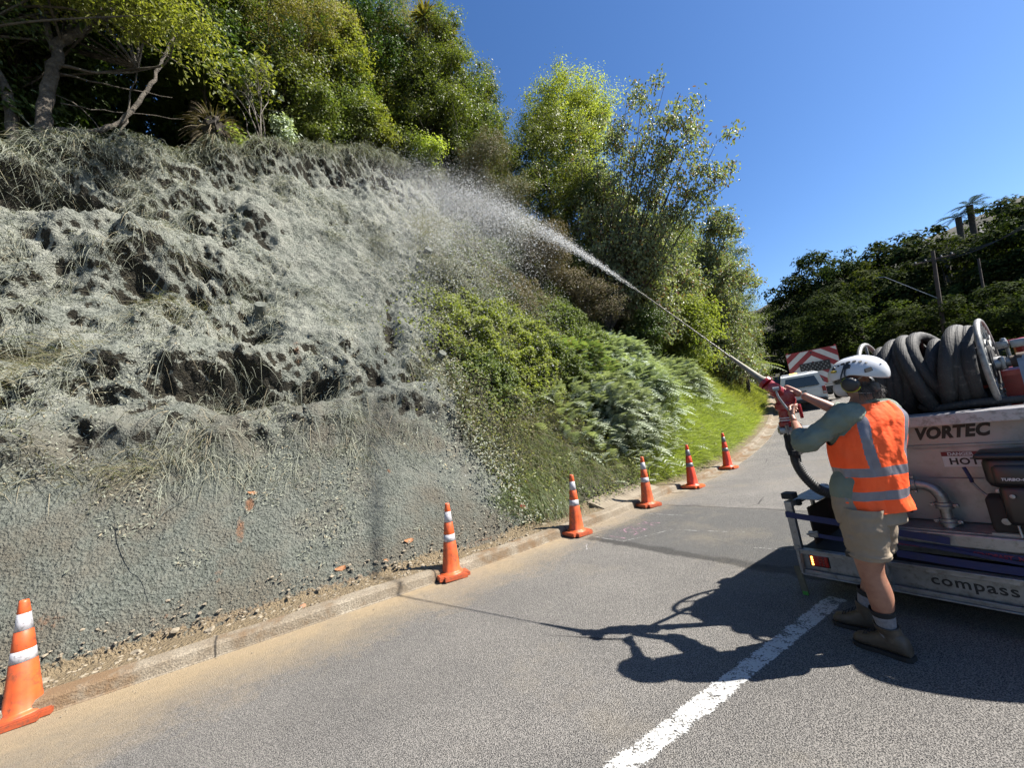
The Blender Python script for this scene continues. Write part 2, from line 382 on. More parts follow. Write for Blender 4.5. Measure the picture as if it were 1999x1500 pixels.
# verge on the far side of the road
tv = np.r_[-7.7, -8.5, -9.5, -12]; zv = np.r_[.0, .12, .2, .3]
P = np.stack([ST(np.full(len(tv), s), tv) + np.stack([tv * 0, tv * 0, zv], -1) for s in ss])
m = NT('verge'); M_VERGE = m.done(m.mix(m.ramp(m.noise(3, 6), [(.35, 0.), (.65, 1.)]), (.05, .075, .02), (.12, .10, .05)), .95, 0., m.bump(m.noise(30, 5), .9, .05))
o = npmesh('verge', P.reshape(-1, 3), gridf(len(ss), len(tv)), M_VERGE, smooth=True); tag(o, kind='structure')

# worn centre line
def m_paint(name, col, thr=(.40, .47)):
    t = NT(name); w = t.math('ADD', t.math('MULTIPLY', t.noise(75, 4, .7), .6), t.math('MULTIPLY', t.noise(9, 5, .6), .42))
    e = t.attr('edge'); w = t.math('ADD', w, t.math('MULTIPLY', e, -.22))
    f = t.ramp(w, [(thr[0], 0.), (thr[1], 1.)]); tr = t.n('BsdfTransparent')
    t.done(t.mix(t.noise(40, 3), col, tuple(c * .82 for c in col)), .7, 0., t.bump(t.noise(95, 3), .7, .008))
    ms = t.n('MixShader', {0: f, 1: tr.outputs[0], 2: t.b.outputs[0]}); t.t.links.new(ms.outputs[0], t.out.inputs[0]); return t.m
M_LINE = m_paint('worn_white_paint', (.95, .94, .90), (.44, .50))
def strip(name, s0, s1, t0, w, mat, lift=.004, n=None):
    s = np.linspace(s0, s1, n or max(3, int((s1 - s0) / .25))); off = np.array([-w / 2, -w * .3, w * .3, w / 2])
    tc = np.interp(s, *t0) if isinstance(t0, tuple) else np.full(len(s), t0)
    P = np.stack([ST(np.full(4, a), c + off, lift) for a, c in zip(s, tc)])
    return npmesh(name, P.reshape(-1, 3), gridf(len(s), 4), mat, attrs={'edge': np.tile([1., 0, 0, 1.], len(s))})
# the painted line runs straight through (0.26,2.10) and (2.21,3.26)
def line_strip():
    a = np.array([.26, 2.10]); b = np.array([2.21, 3.26]); d = (b - a) / np.linalg.norm(b - a); nrm = np.array([-d[1], d[0]]); V = []; E = []
    q = np.arange(-8, 2.5, .2)
    for u in q:
        c = a + d * u
        for k, e in ((-.085, 1), (-.05, 0), (.05, 0), (.085, 1)): p = c + nrm * (k + .0); V.append((p[0], p[1], float(road_z(*p)) + .004)); E.append(e)
    o = npmesh('centre_line', V, gridf(len(q), 4), M_LINE, attrs={'edge': np.array(E, float)}); tag(o, kind='structure')
line_strip()
# crew's spray-paint marks on the darker patch
M_PINK = m_paint('pink_marking_paint', (.62, .36, .46), (.47, .55)); M_CHALK = m_paint('white_marking_paint', (.62, .6, .58), (.46, .56))
def marks(name, segs, mat, w=.025):
    V = []; F = []
    for (s0, t0, s1, t1) in segs:
        k = 6; a = np.array([s0, t0]); b = np.array([s1, t1]); d = (b - a) / np.linalg.norm(b - a); nn = np.array([-d[1], d[0]]) * w / 2
        for i in range(k + 1):
            c = a + (b - a) * i / k + nn * .5 * sin(i * 1.7)
            for q in (c - nn, c + nn): V.append(ST(q[0], q[1], .005))
        j = len(V) - 2 * (k + 1); F += [(j + 2 * i, j + 2 * i + 1, j + 2 * i + 3, j + 2 * i + 2) for i in range(k)]
    o = npmesh(name, np.array(V), np.array(F), mat, attrs={'edge': np.zeros(len(V))}); return o
def glyph(ch, s, t, h, ax):
    g = {'1': [(0, 0, 0, 1)], '3': [(0, 1, .6, 1), (.6, 1, .2, .5), (.2, .5, .6, .3), (.6, .3, .4, 0), (.4, 0, 0, 0)], 'X': [(0, 0, .6, 1), (0, 1, .6, 0)],
         '5': [(.6, 1, 0, 1), (0, 1, 0, .55), (0, .55, .6, .4), (.6, .4, .5, 0), (.5, 0, 0, 0)], 'W': [(0, 1, .15, 0), (.15, 0, .3, .7), (.3, .7, .45, 0), (.45, 0, .6, 1)]}[ch]
    return [(s + a * h * .9, t + b * h, s + c * h * .9, t + d * h) for a, b, c, d in g]
seg = []
for i, ch in enumerate('1331X'): seg += glyph(ch, 5.62 + .17 * i, -.95, .3, 0)
tag(marks('paint_marks', seg, M_PINK), kind='structure')
seg = [(5.5, -.45, 5.5, -1.0), (5.5, -1.0, 6.2, -1.3), (6.2, -1.3, 6.4, -2.2), (6.9, -.4, 6.95, -1.1), (5.9, -2.5, 6.0, -2.9), (5.2, -.6, 5.0, -.8)]
tag(marks('chalk_marks', seg, M_CHALK, .018), kind='structure')

# kerb: swept concrete
def m_kerb():
    t = NT('old_concrete'); n = t.noise(2.2, 6, .65); f = t.noise(70, 4, .6)
    c = t.mix(t.ramp(n, [(.35, 0.), (.62, 1.)]), (.60, .52, .40), (.36, .28, .19)); c = t.mix(t.ramp(f, [(.42, .55), (.6, 0.)]), c, (.17, .145, .115))
    c = t.mix(t.ramp(t.noise(1.1, 5, .7), [(.5, 0.), (.6, .7)]), c, (.30, .18, .09))
    sep = t.n('SeparateXYZ', {0: t.attr('st', 'Vector')}); jt = t.math('PINGPONG', t.math('ADD', sep.outputs[0], 1.2), 1.1)
    c = t.mix(t.ramp(jt, [(.004, .85), (.014, 0.)]), c, (.05, .045, .04))
    # grey slurry overspray on the top at the back, patches of white paint
    wp = t.math('MULTIPLY', t.ramp(t.noise(.55, 2), [(.68, 0.), (.69, 1.)]), t.ramp(t.noise(30, 4, .7), [(.50, 0.), (.56, 1.)]))
    c = t.mix(t.math('MULTIPLY', wp, .8), c, (.7, .7, .68))
    return t.done(c, .9, 0., t.bump(f, .9, .012), Specular_IOR_Level=.2)
M_KERB = m_kerb()
ss = np.r_[np.arange(-20, 16, .12), np.arange(16, 90, 1.)]
pr = np.array([(-.27, -.03), (-.25, .006), (-.06, .002), (0.0, .012), (.012, .10), (.03, .125), (.155, .138), (.175, .125), (.19, -.05)])
def ksec(s):
    drop = 1 - .35 * float(sstep(8.6, 9.6, s))     # lower, with a wider channel, farther along
    q = pr.copy(); q[:, 1] *= drop
    if s < 8.6: q[0] = (-.012, -.03); q[1] = (-.010, .004); q[2] = (-.006, .006)
    n = fbm(np.array([s * 2.]), 0, 0, 3, 4)[0]; q[4:8, 1] += .010 * n; q[3:6, 0] += .012 * fbm(np.array([s * 3.]), 3, 0, 3, 5)[0]; return q
P = []; A = []
for s in ss:
    q = ksec(s); b = ST(s, 0.0)
    for tq, zq in q: p = ST(s, tq); P.append((p[0], p[1], p[2] + zq)); A.append((s, tq, zq))
o = npmesh('kerb', P, gridf(len(ss), len(pr)), M_KERB, attrs={'st': np.array(A)}); tag(o, kind='structure')

# ---------------- hillside
def m_bank():
    t = NT('sprayed_bank'); a = t.n('SeparateXYZ', {0: t.attr('mask', 'Vector')}); grey, green, brown = a.outputs[0], a.outputs[1], a.outputs[2]
    f = t.noise(24, 4, .62); f2 = t.noise(60, 3, .6); v = t.voro(38)
    g = t.mix(t.ramp(f, [(.38, 0.), (.6, 1.)]), (.155, .172, .142), (.385, .405, .345))
    g = t.mix(t.ramp(t.noise(2.2, 5, .6), [(.42, 0.), (.66, .6)]), g, (.58, .58, .49))
    wt_ = t.n('SeparateXYZ', {0: t.attr('wet', 'Vector')}); wet, tan_ = wt_.outputs[0], wt_.outputs[1]
    g = t.mix(t.math('MULTIPLY', wet, .52), g, (.125, .138, .112))
    g = t.mix(t.math('MULTIPLY', t.ramp(t.noise(1.1, 5, .65), [(.46, 0.), (.64, .75)]), wet), g, t.mix(f2, (.10, .085, .06), (.24, .20, .14)))
    g = t.mix(t.ramp(t.noise(42, 5, .7), [(.35, .8), (.45, 0.)]), g, (.045, .045, .036))
    soil_shade = t.mix(t.ramp(f, [(.35, 0.), (.65, 1.)]), (.022, .019, .014), (.085, .070, .048))  # bare earth; in the sprayed hollows it stands in for shade
    rust = t.mix(f2, (.42, .19, .08), (.26, .12, .06))
    veg = t.mix(t.ramp(f, [(.35, 0.), (.6, 1.)]), (.018, .026, .008), (.07, .085, .025))
    c = t.mix(green, soil_shade, veg); thr = t.math('ADD', grey, t.math('MULTIPLY', t.math('SUBTRACT', f, .5), 1.2)); c = t.mix(t.ramp(thr, [(.42, 0.), (.56, 1.)]), c, g)
    c = t.mix(t.ramp(t.math('ADD', brown, t.math('MULTIPLY', t.math('SUBTRACT', f, .5), .9)), [(.45, 0.), (.75, .85)]), c, rust)
    c = t.mix(t.ramp(t.math('ADD', tan_, t.math('MULTIPLY', t.math('SUBTRACT', f, .5), 1.1)), [(.40, 0.), (.62, 1.)]), c, t.mix(f2, (.44, .34, .20), (.27, .20, .12)))
    h = t.math('ADD', t.math('MULTIPLY', f, 1.), t.math('MULTIPLY', f2, .45)); h = t.math('SUBTRACT', h, t.math('MULTIPLY', v, .35))
    n = t.bump(h, 1., .055); rough = t.n('MapRange', {0: wet, 1: 0., 2: 1., 3: .9, 4: .62}).outputs[0]
    return t.done(c, rough, 0., n, Specular_IOR_Level=.3)
M_BANK = m_bank()
s_ax = np.r_[np.arange(-20, -4.5, .3), np.arange(-4.5, 11, .042), np.arange(11, 20, .12), np.arange(20, 92, .6)]
zf = np.r_[0., .5, np.linspace(1, 100, 290)] / 100.
Z = np.array([crest(s) for s in s_ax])[:, None] * zf[None]; S_ = np.repeat(s_ax[:, None], len(zf), 1)
Z0 = .13
Zz = Z0 + (Z - 0) * (1 - Z0 / np.array([crest(s) for s in s_ax])[:, None])
PB = bank(S_, Zz)
of, rg = bank_off(S_, Zz)
ge = grey_edge(Zz) + .5 * fbm(S_ * 1.3, Zz * 1.3, 3, 4, 41)
grey = 1 - sstep(-.25, .35, S_ - ge)
# painted shade: what faces down or sits deep takes the dark soil colour
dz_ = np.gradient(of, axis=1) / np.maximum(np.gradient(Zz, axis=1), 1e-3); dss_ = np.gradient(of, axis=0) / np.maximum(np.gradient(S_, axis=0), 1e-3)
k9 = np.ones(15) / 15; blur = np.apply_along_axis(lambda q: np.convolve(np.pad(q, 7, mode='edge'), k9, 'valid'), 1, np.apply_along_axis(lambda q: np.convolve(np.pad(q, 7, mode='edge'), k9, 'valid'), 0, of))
hollow_shade = sstep(.75, 1.6, dz_) * .9 + sstep(.035, .11, blur - of) * .9
grey *= 1 - np.clip(hollow_shade, 0, .92) * sstep(1.5, 2.4, Zz)
grey *= 1 - sstep(-.55, -.1, Zz - crest(S_)) * sstep(-1, .3, fbm(S_ * 2, Zz * 2, 0, 3, 2) + (S_ - 2) * .3)
green = np.where(S_ > ge, .55 + .5 * fbm(S_ * .8, Zz * .8, 1, 3, 19), .1)
brown = np.zeros_like(S_)
def blob(s0, z0, rs, rz, a=1.): 
    global brown
    brown = np.maximum(brown, a * np.exp(-((S_ - s0) / rs) ** 2 - ((Zz - z0) / rz) ** 2))
blob(1.25, 1.28, .06, .10, 1.1); blob(1.15, 1.0, .07, .22, .75); blob(.95, .6, .10, .25, .5); blob(-.35, .55, .22, .12, .55); blob(.5, .32, .2, .1, .5); blob(3.1, 1.4, .05, .05, .8)
blob(2.0, 3.6, .10, .35, .6); blob(-2.2, 2.2, .1, .2, .9); blob(-2.6, 6.0, .15, .4, .9)
blob(0, .17, 9, .10, .62)
wet = (1 - sstep(1.9, 3.4, Zz + .5 * fbm(S_ * .7, Zz * .7, 9, 3, 12)))
# verge strip from kerb to face
tv = np.array([.14, .2, .3, .4]); zv = np.array([.125, .128, .13, .13])
VP = np.stack([ST(np.full(4, s), tv) * 1. for s in s_ax]); 
for i, s in enumerate(s_ax):
    x, y, a = kerb(s); VP[i, :, 2] = road_z(x, y) + zv * (1 - .35 * float(sstep(8.6, 9.6, s))) + .015 * fbm(s * 5, tv * 9, 0, 2, 3) + np.array([0, .0, .01, .01])
# top ground behind the crest
dv = np.r_[.25, .6, 1, 1.6, 2.5, 4, 6, 9, 13, 18, 25, 35, 50, 70]
TP = np.stack([top_ground(np.full(len(dv), s), dv) for s in s_ax])
ALL = np.concatenate([VP, PB, TP], 1); nv = ALL.shape[1]
def padm(a, v0, v1): return np.concatenate([np.full((len(s_ax), 4), v0), a, np.full((len(s_ax), len(dv)), v1)], 1)
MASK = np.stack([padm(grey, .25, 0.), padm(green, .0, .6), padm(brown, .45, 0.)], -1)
WET = padm(wet, .5, 0.); TAN = padm((1 - sstep(.13, .34, Zz)) * .9 * (.6 + .8 * fbm(S_ * 1.2, Zz * 3, 0, 3, 44)), 1., 0.)
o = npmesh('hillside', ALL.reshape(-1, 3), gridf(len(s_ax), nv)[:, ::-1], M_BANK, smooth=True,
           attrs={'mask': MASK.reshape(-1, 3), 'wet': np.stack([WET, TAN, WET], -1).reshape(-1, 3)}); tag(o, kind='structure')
# ================================================================ VEGETATION
def unit(v): return v / (np.linalg.norm(v, axis=-1, keepdims=True) + 1e-9)
def leaves(P, Nn, L, W, r, fold=False, tip=None):
    """one leaf at each P, its face turned to Nn; L, W arrays or numbers; tip = preferred direction of the leaf's long axis"""
    n = len(P); Nn = unit(Nn); A = r.normal(size=(n, 3)) if tip is None else tip + r.normal(size=(n, 3)) * .45
    A = unit(A - Nn * (A * Nn).sum(1)[:, None]); B = np.cross(Nn, A)
    L = np.broadcast_to(L, (n,))[:, None] * r.uniform(.65, 1.3, (n, 1)); W = np.broadcast_to(W, (n,))[:, None] * r.uniform(.7, 1.2, (n, 1))
    if not fold:
        V = np.stack([P - A * L * .5, P + B * W * .5 + A * L * .05, P + A * L * .5, P - B * W * .5 + A * L * .05], 1)
        return V.reshape(-1, 3), np.arange(n * 4).reshape(n, 4)
    m0 = P - A * L * .5; m1 = P + A * L * .5 - Nn * L * .12; d = Nn * W * .18
    V = np.stack([m0, P + B * W * .5 - A * L * .12 + d, P + B * W * .42 + A * L * .2 + d, m1, P - B * W * .42 + A * L * .2 + d, P - B * W * .5 - A * L * .12 + d], 1)
    i = np.arange(n)[:, None] * 6
    return V.reshape(-1, 3), np.concatenate([i + [0, 1, 2, 3], i + [0, 3, 4, 5]])
def clumps(lobes, nc, r, inner=.45):
    """clump centres spread through the lobes, mostly towards the outside"""
    vol = np.array([l[3] * l[4] * l[5] for l in lobes]) ** (2 / 3.); k = r.choice(len(lobes), nc, p=vol / vol.sum()); lb = np.array(lobes)[k]
    d = unit(r.normal(size=(nc, 3))); d[:, 2] = np.where(d[:, 2] < -.3, -d[:, 2] * .6, d[:, 2]); rad = r.uniform(inner, 1., (nc, 1)) ** .6
    rad = rad * (1 + .18 * r.normal(size=(nc, 1)))
    return lb[:, :3] + d * rad * lb[:, 3:6], d
def crown(lobes, nc, nl, rc, L, W, r, fold=False, up=.5, flat=.7, droop=0.):
    C, D = clumps(lobes, nc, r); rcs = rc * r.uniform(.6, 1.35, nc)
    k = np.repeat(np.arange(nc), (nl * r.uniform(.5, 1.5, nc)).astype(int)); n = len(k)
    off = r.normal(size=(n, 3)) * .5; off[:, 2] *= flat; P = C[k] + off * rcs[k][:, None]
    Nn = unit(off) * .7 + D[k] * .5 + np.array([0, 0, up]) + r.normal(size=(n, 3)) * .45
    tip = unit(off) * .6 + D[k] * .5 + np.array([0, 0, -droop])
    V, F = leaves(P, Nn, L, W, r, fold, tip); return V, F, C
def limbs(mb, base, top, C, r, r0, nb, bend=.12, lean=None):
    """trunk from base to top, then nb limbs out to clump centres"""
    base = np.array(base, float); top = np.array(top, float); h = np.linalg.norm(top - base)
    pts = [base + (top - base) * f + np.r_[r.normal(size=2) * bend * h * .25 * sin(pi * f), 0] for f in np.linspace(0, 1, 6)]; pts[0] = base; pts = smoothpts(pts, 3)
    rr = r0 * (1 - .78 * np.linspace(0, 1, len(pts))); rr[0] *= 1.35; mb.tube(pts, rr, 9)
    sel = C[r.choice(len(C), min(nb, len(C)), replace=False)]
    for c in sel:
        f = r.uniform(.35, .95); i = int(f * (len(pts) - 1)); a = pts[i]; m = a * .5 + c * .5 + np.r_[r.normal(size=2) * .1 * h * .3, -.08 * h + r.normal() * .05 * h]
        q = smoothpts([a, a * .6 + m * .4 + [0, 0, .01], m, c], 3); ra = rr[i] * .5; mb.tube(q, ra * (1 - .85 * np.linspace(0, 1, len(q))), 6, caps=False)
M_BARK = pm('bark', (.13, .10, .075), (.06, .048, .036), 5, .9, bump=.9, bscale=22, bdist=.02)
M_BARKM = pm('mottled_bark', (.20, .165, .125), (.075, .06, .045), 9, .9, bump=1., bscale=30, bdist=.03, dirt=(.30, .29, .25), dirt_amt=.5)
M_BARKP = pm('pale_bark', (.34, .30, .25), (.16, .13, .10), 4, .85, bump=.8, bscale=26, bdist=.015)
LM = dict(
    dark=leafmat('leaf_dark', (.028, .052, .013), (.085, .125, .028), .25, .35),
    mid=leafmat('leaf_mid', (.055, .082, .020), (.16, .185, .05), .32, .38),
    bright=leafmat('leaf_bright', (.115, .15, .028), (.28, .30, .075), .42, .4),
    lime=leafmat('leaf_lime', (.14, .18, .03), (.36, .38, .10), .4, .45),
    olive=leafmat('leaf_olive', (.09, .085, .025), (.26, .22, .07), .3, .5, c=(.22, .15, .06)),
    grey=leafmat('leaf_grey', (.135, .165, .085), (.31, .34, .21), .28, .3, c=(.17, .10, .06)),
    gorse=leafmat('leaf_gorse', (.085, .09, .050), (.17, .165, .10), .12, .6, c=(.20, .12, .07)),
    brown=leafmat('leaf_brown', (.11, .088, .05), (.20, .16, .09), .15, .6, c=(.10, .11, .04)),
    silver=leafmat('leaf_silver', (.19, .235, .155), (.43, .48, .36), .2, .55),
    fern=leafmat('leaf_fern', (.10, .14, .055), (.21, .25, .12), .35, .45, c=(.16, .11, .06)),
    grass=leafmat('blade_green', (.14, .165, .035), (.30, .32, .095), .4, .5),
    straw=leafmat('blade_straw', (.13, .12, .075), (.27, .245, .16), .25, .7, c=(.11, .13, .05)),
    slurry=leafmat('blade_slurried', (.135, .145, .112), (.32, .33, .26), .1, .85, c=(.27, .235, .16)),
    far=leafmat('leaf_far', (.012, .021, .007), (.055, .070, .022), .2, .75, spec=.05),
    farl=leafmat('leaf_far_light', (.022, .036, .010), (.095, .115, .032), .25, .75, spec=.05))
def leafmesh(name, V, F, key, parent): return npmesh(name, V, F, LM[key], parent)
# species: leaf length, width, clump radius, leaves per clump, fold, up, flat, droop
SP = dict(dark=(.10, .05, .34, 70, 1, .5, .7, .2), mid=(.085, .045, .30, 75, 0, .5, .7, .2), bright=(.11, .05, .30, 60, 1, .5, .7, .2), lime=(.085, .05, .36, 95, 0, .7, .6, 0),
          olive=(.05, .03, .26, 95, 0, .3, .9, .3), grey=(.15, .075, .26, 26, 1, .3, .8, .5), gorse=(.075, .018, .22, 80, 0, .6, 1.1, -.6), brown=(.06, .025, .24, 80, 0, .4, 1., -.2), slurry=(.07, .03, .24, 60, 0, .4, .9, 0))
def plant(name, base, lobes, key, nc, label, cat='tree', group=None, trunk=.08, nb=14, seed=0, bark=None, rc=None, nl=None, ls=1., topz=None, stems=None):
    """lobes are relative to the base; the crown and the trunk with its limbs are its two parts"""
    r = np.random.RandomState(seed + 100); L, W, rc0, nl0, fold, up, flat, droop = SP[key]
    lean = np.array([TRUE_UP[0], TRUE_UP[1]]) / TRUE_UP[2]
    lobes = [(l[0] + lean[0] * l[2], l[1] + lean[1] * l[2], *l[2:]) for l in lobes]
    V, F, C = crown(lobes, nc, nl or nl0, (rc or rc0), L * ls, W * ls, r, bool(fold), up, flat, droop)
    root = empty(name, base, label, cat, group)
    leafmesh('crown', V, F, key, root)
    mb = MB(); tz = topz or max(l[2] for l in lobes); cx = np.mean([l[0] for l in lobes]); cy = np.mean([l[1] for l in lobes])
    for (dx, dy, k) in (stems or [(0, 0, 1.)]): limbs(mb, (dx, dy, -.35), (cx * .8 + dx * 2, cy * .8 + dy * 2, tz * .9), C, r, trunk * k, int(nb * k), .12)
    mb.build('trunk', bark or M_BARK, root, smooth=60)
    return root
def lat(az):
    """unit vectors across and along a view azimuth, to give a crown its lean"""
    return np.array([cos(az), -sin(az), 0]), np.array([sin(az), cos(az), 0])
def rl(*ls): return list(ls)

def onface(s, z): return bank(np.array([float(s)]), np.array([float(z)]))[0]
def ontop(s, d): return top_ground(np.array([float(s)]), np.array([float(d)]))[0]
def ell(h, rx, lo=.35, n=5, seed=0, squash=1.):
    """a crown of n lobes between lo*h and h"""
    r = np.random.RandomState(seed); out = []
    for i in range(n):
        f = lo + (1 - lo) * (i + .5) / n; w = rx * (.55 + .6 * sin(pi * min(1, (f - lo) / (1 - lo) * .85 + .12)))
        out.append((r.normal() * rx * .3, r.normal() * rx * .3, f * h, w * .8, w * .8, h * (1 - lo) / n * 1.05 * squash))
    return out

# ---- the wood along the top of the cut, left to right
T = [
 # s, d, height, radius, species, clumps, low, trunk, label
 (-7.5, 2.5, 8, 2.6, 'dark', 150, .25, .16, 'dark evergreen at the far left end of the wood above the cut'),
 (-5.0, 2.2, 9, 2.3, 'dark', 170, .25, .15, 'dark leafy tree behind and left of the thick trunked tree'),
 (-3.3, 4.5, 11, 2.6, 'mid', 190, .35, .15, 'tall green tree standing deeper in the wood behind the thick trunked tree'),
 (-.6, 3.8, 10, 2.2, 'dark', 210, .15, .13, 'dark dense tree filling the gap right of the thick trunks'),
 (.35, 1.3, 8.2, 1.35, 'mid', 190, .30, .06, 'slender straight stemmed tree with small green leaves, right of the root clump'),
 (1.6, 3.0, 9.5, 1.9, 'dark', 230, .12, .10, 'shaded dark tree behind the bare branched shrub with pale leaves'),
 (2.5, 1.9, 5.7, 1.35, 'olive', 230, .38, .09, 'olive brown fine leaved tree with its crown leaning over the cut'),
 (3.2, 4.0, 7.6, 1.4, 'bright', 110, .4, .08, 'light green feathery topped tree behind the olive brown one'),
 (3.5, 2.2, 7.6, 1.0, 'olive', 210, .35, .08, 'tall yellowish olive tree reaching the top of the picture'),
 (3.1, .9, 3.4, 1.0, 'mid', 100, .05, .05, 'bushy tree with shiny leaves low under the olive brown crown'),
 (4.55, 1.3, 5.6, .75, 'bright', 150, .25, .06, 'narrow bright yellow green tree lit by the sun'),
 (4.9, 3.2, 7.4, .9, 'olive', 80, .55, .06, 'thin open tree with reddish yellow leaves behind the bright narrow one'),
 (5.3, 1.2, 3.0, .9, 'mid', 90, .1, .05, 'low green tree at the foot of the bright narrow one'),
 (6.3, 2.4, 7.0, 1.5, 'dark', 260, .22, .10, 'large rounded dark green tree left of the cabbage tree'),
 (7.3, 1.6, 5.6, 1.0, 'bright', 110, .3, .07, 'mid green tree with an olive tinge right below the cabbage tree'),
 (8.5, 2.6, 9.6, 1.25, 'olive', 190, .25, .09, 'tall olive tree beside the cabbage tree reaching above the frame'),
 (9.6, 1.8, 8.6, 1.1, 'mid', 190, .1, .09, 'tall narrow green tree at the right end of the top wood'),
 (8.0, 2.4, 7.3, 1.15, 'olive', 190, .3, .08, 'olive tree under the spiky cabbage tree heads'),
 (8.6, .8, 5.0, 1.0, 'mid', 150, .2, .07, 'leafy green tree at the right end of the top wood against the sky'),
 (9.6, 2.2, 5.6, 1.2, 'mid', 150, .2, .08, 'green tree left of the yellow topped dome shaped tree'),
 (9.3, 1.0, 7.2, 1.25, 'mid', 190, .1, .09, 'tall leafy green tree at the right edge of the top wood, under the open sky'),
 (10.6, 1.6, 6.2, 1.15, 'mid', 150, .1, .08, 'green tree just behind the tall gorse bush'),
 (11.8, 2.6, 5.6, 1.5, 'dark', 190, .0, .1, 'dark green tree filling the gap between gorse bush and dome shaped tree'),
 (13.4, 1.2, 5.0, 1.5, 'mid', 190, .0, .1, 'green tree behind the rounded gorse bush'),
 (11.4, 1.6, 7.6, 1.3, 'mid', 190, .05, .09, 'green tree rising behind the rounded gorse bush, left of the dome shaped tree'),
 (13.2, 2.6, 8.0, 1.4, 'dark', 190, .05, .09, 'darker tree just left of the dome shaped tree'),
 (7.0, 4.5, 7.5, 1.9, 'dark', 200, .15, .1, 'dark tree at the back of the wood behind the olive one'),
 (.2, 8.0, 12, 3.0, 'dark', 200, .1, .16, 'dark tree deep in the wood, behind the slender straight stem'),
 (4.6, 6.5, 8.5, 2.2, 'dark', 180, .08, .14, 'dark tree deep in the wood behind the bright narrow tree'),
 (-4.5, 9, 13, 3.4, 'dark', 190, .1, .16, 'dark tree deep in the wood at the far left'),
]
for i, (s, d, h, rx, sp, nc, lo, tr, lab) in enumerate(T):
    plant('broadleaf_tree' if sp != 'olive' else 'fine_leaved_tree', ontop(s, d), ell(h, rx * 1.15, lo, 6, i), sp, int(nc * 1.75), lab, seed=i, trunk=tr, nb=22)
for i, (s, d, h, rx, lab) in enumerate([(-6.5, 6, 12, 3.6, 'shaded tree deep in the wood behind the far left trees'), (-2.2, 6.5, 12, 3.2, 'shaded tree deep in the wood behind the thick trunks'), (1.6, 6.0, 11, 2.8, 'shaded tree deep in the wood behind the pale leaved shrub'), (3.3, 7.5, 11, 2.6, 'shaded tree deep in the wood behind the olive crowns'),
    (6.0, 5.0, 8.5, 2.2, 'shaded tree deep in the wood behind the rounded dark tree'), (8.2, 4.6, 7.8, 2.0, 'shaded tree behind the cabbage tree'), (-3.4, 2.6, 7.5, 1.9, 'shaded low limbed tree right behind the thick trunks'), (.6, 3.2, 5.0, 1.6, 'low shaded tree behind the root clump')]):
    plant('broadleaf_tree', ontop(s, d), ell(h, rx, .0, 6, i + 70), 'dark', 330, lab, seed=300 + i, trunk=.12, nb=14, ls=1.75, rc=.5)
# thick trunked tree: three stems and a long curved low limb
r = np.random.RandomState(5); b = ontop(-2.05, .5); root = empty('thick_trunked_tree', b, 'old tree with three thick trunks and a long curved low limb above the cut', 'tree')
lob = [(2.0, -.5, 2.5, .9, .6, .5), (-1.5, -.6, 2.6, .9, .6, .5), (.9, -.5, 2.9, .8, .6, .4), (-2.4, -.5, 1.3, .7, .5, .5), (3.1, -.1, 1.9, .7, .6, .6), (1.6, -.6, 3.6, 1.3, .9, .7), (-1.6, -.6, 3.9, 1.3, .8, .7), (-2.4, -.3, 2.0, .8, .8, .9), (-.8, .3, 4.6, 1.8, 1.3, 1.1), (.8, .2, 4.5, 1.7, 1.2, 1.1), (2.0, -.1, 4.3, 1.2, .9, .8), (-2.4, .2, 3.6, 1.3, 1., 1.1), (.3, 1, 6, 2, 1.4, 1.2)]
V, F, C = crown(lob, 860, 50, .30, .095, .042, r, True); leafmesh('crown', V, F, 'bright', root)
mb = MB()
ax, ay = lat(radians(-35))
def LA(u, z, w=0.): return ax * u + ay * w + np.array([0, 0, z])
for pts, r0 in (([LA(-.1, -.4), LA(-.12, 1), LA(.02, 2.), LA(.1, 2.7), LA(.55, 3.4), LA(1.1, 4.4)], .19), ([LA(-.55, -.4, .1), LA(-.62, 1, .1), LA(-.9, 2.2, .1), LA(-.95, 3.4, .1), LA(-1.2, 4.8)], .15),
                ([LA(-.85, -.4, .2), LA(-1.15, .9, .2), LA(-1.25, 2.2, .3), LA(-1.9, 3.9)], .12), ([LA(0, 2.4), LA(-.15, 3.2), LA(-.5, 4.4)], .10),
                ([LA(0.05, .55), LA(.6, .72), LA(1.1, 1.25), LA(1.45, 2.1), LA(1.75, 3.1), LA(2.1, 4.2)], .085), ([LA(.15, -.3), LA(.6, .3), LA(1.05, 1.0), LA(1.15, 1.8), LA(1.3, 2.6)], .04),
                ([LA(.1, 2.1), LA(.8, 2.25), LA(1.5, 2.7)], .05), ([LA(.1, 1.9), LA(.9, 1.95), LA(1.9, 2.1)], .03), ([LA(.1, 1.2), LA(.9, 1.3), LA(2.1, 1.6)], .02), ([LA(.3, 3.1), LA(1.0, 3.9), LA(1.5, 4.6)], .07),
                ([LA(-.9, 2.9), LA(-1.7, 3.3), LA(-2.7, 3.5)], .06), ([LA(-.1, 1.5), LA(.5, 1.1), LA(.75, .6)], .018)):
    q = smoothpts(pts, 5); q[1:-1] += .018 * r.normal(size=q[1:-1].shape); mb.tube(q, r0 * .68 * (1 - .55 * np.linspace(0, 1, len(q))) * (1 + .05 * np.sin(np.arange(len(q)) * 2.1)), 12)
for c in C[r.choice(len(C), 60)]:
    a = LA(*[(.1, 2.7), (-.9, 3.0), (1.3, 2.6), (.6, 3.4), (-1.2, 2.2)][r.randint(5)]); q = smoothpts([a, (a + c) / 2 + r.normal(size=3) * .25, c], 4); mb.tube(q, .028 * (1 - .7 * np.linspace(0, 1, len(q))), 5, caps=False)
mb.build('trunk', M_BARKM, root, smooth=60)

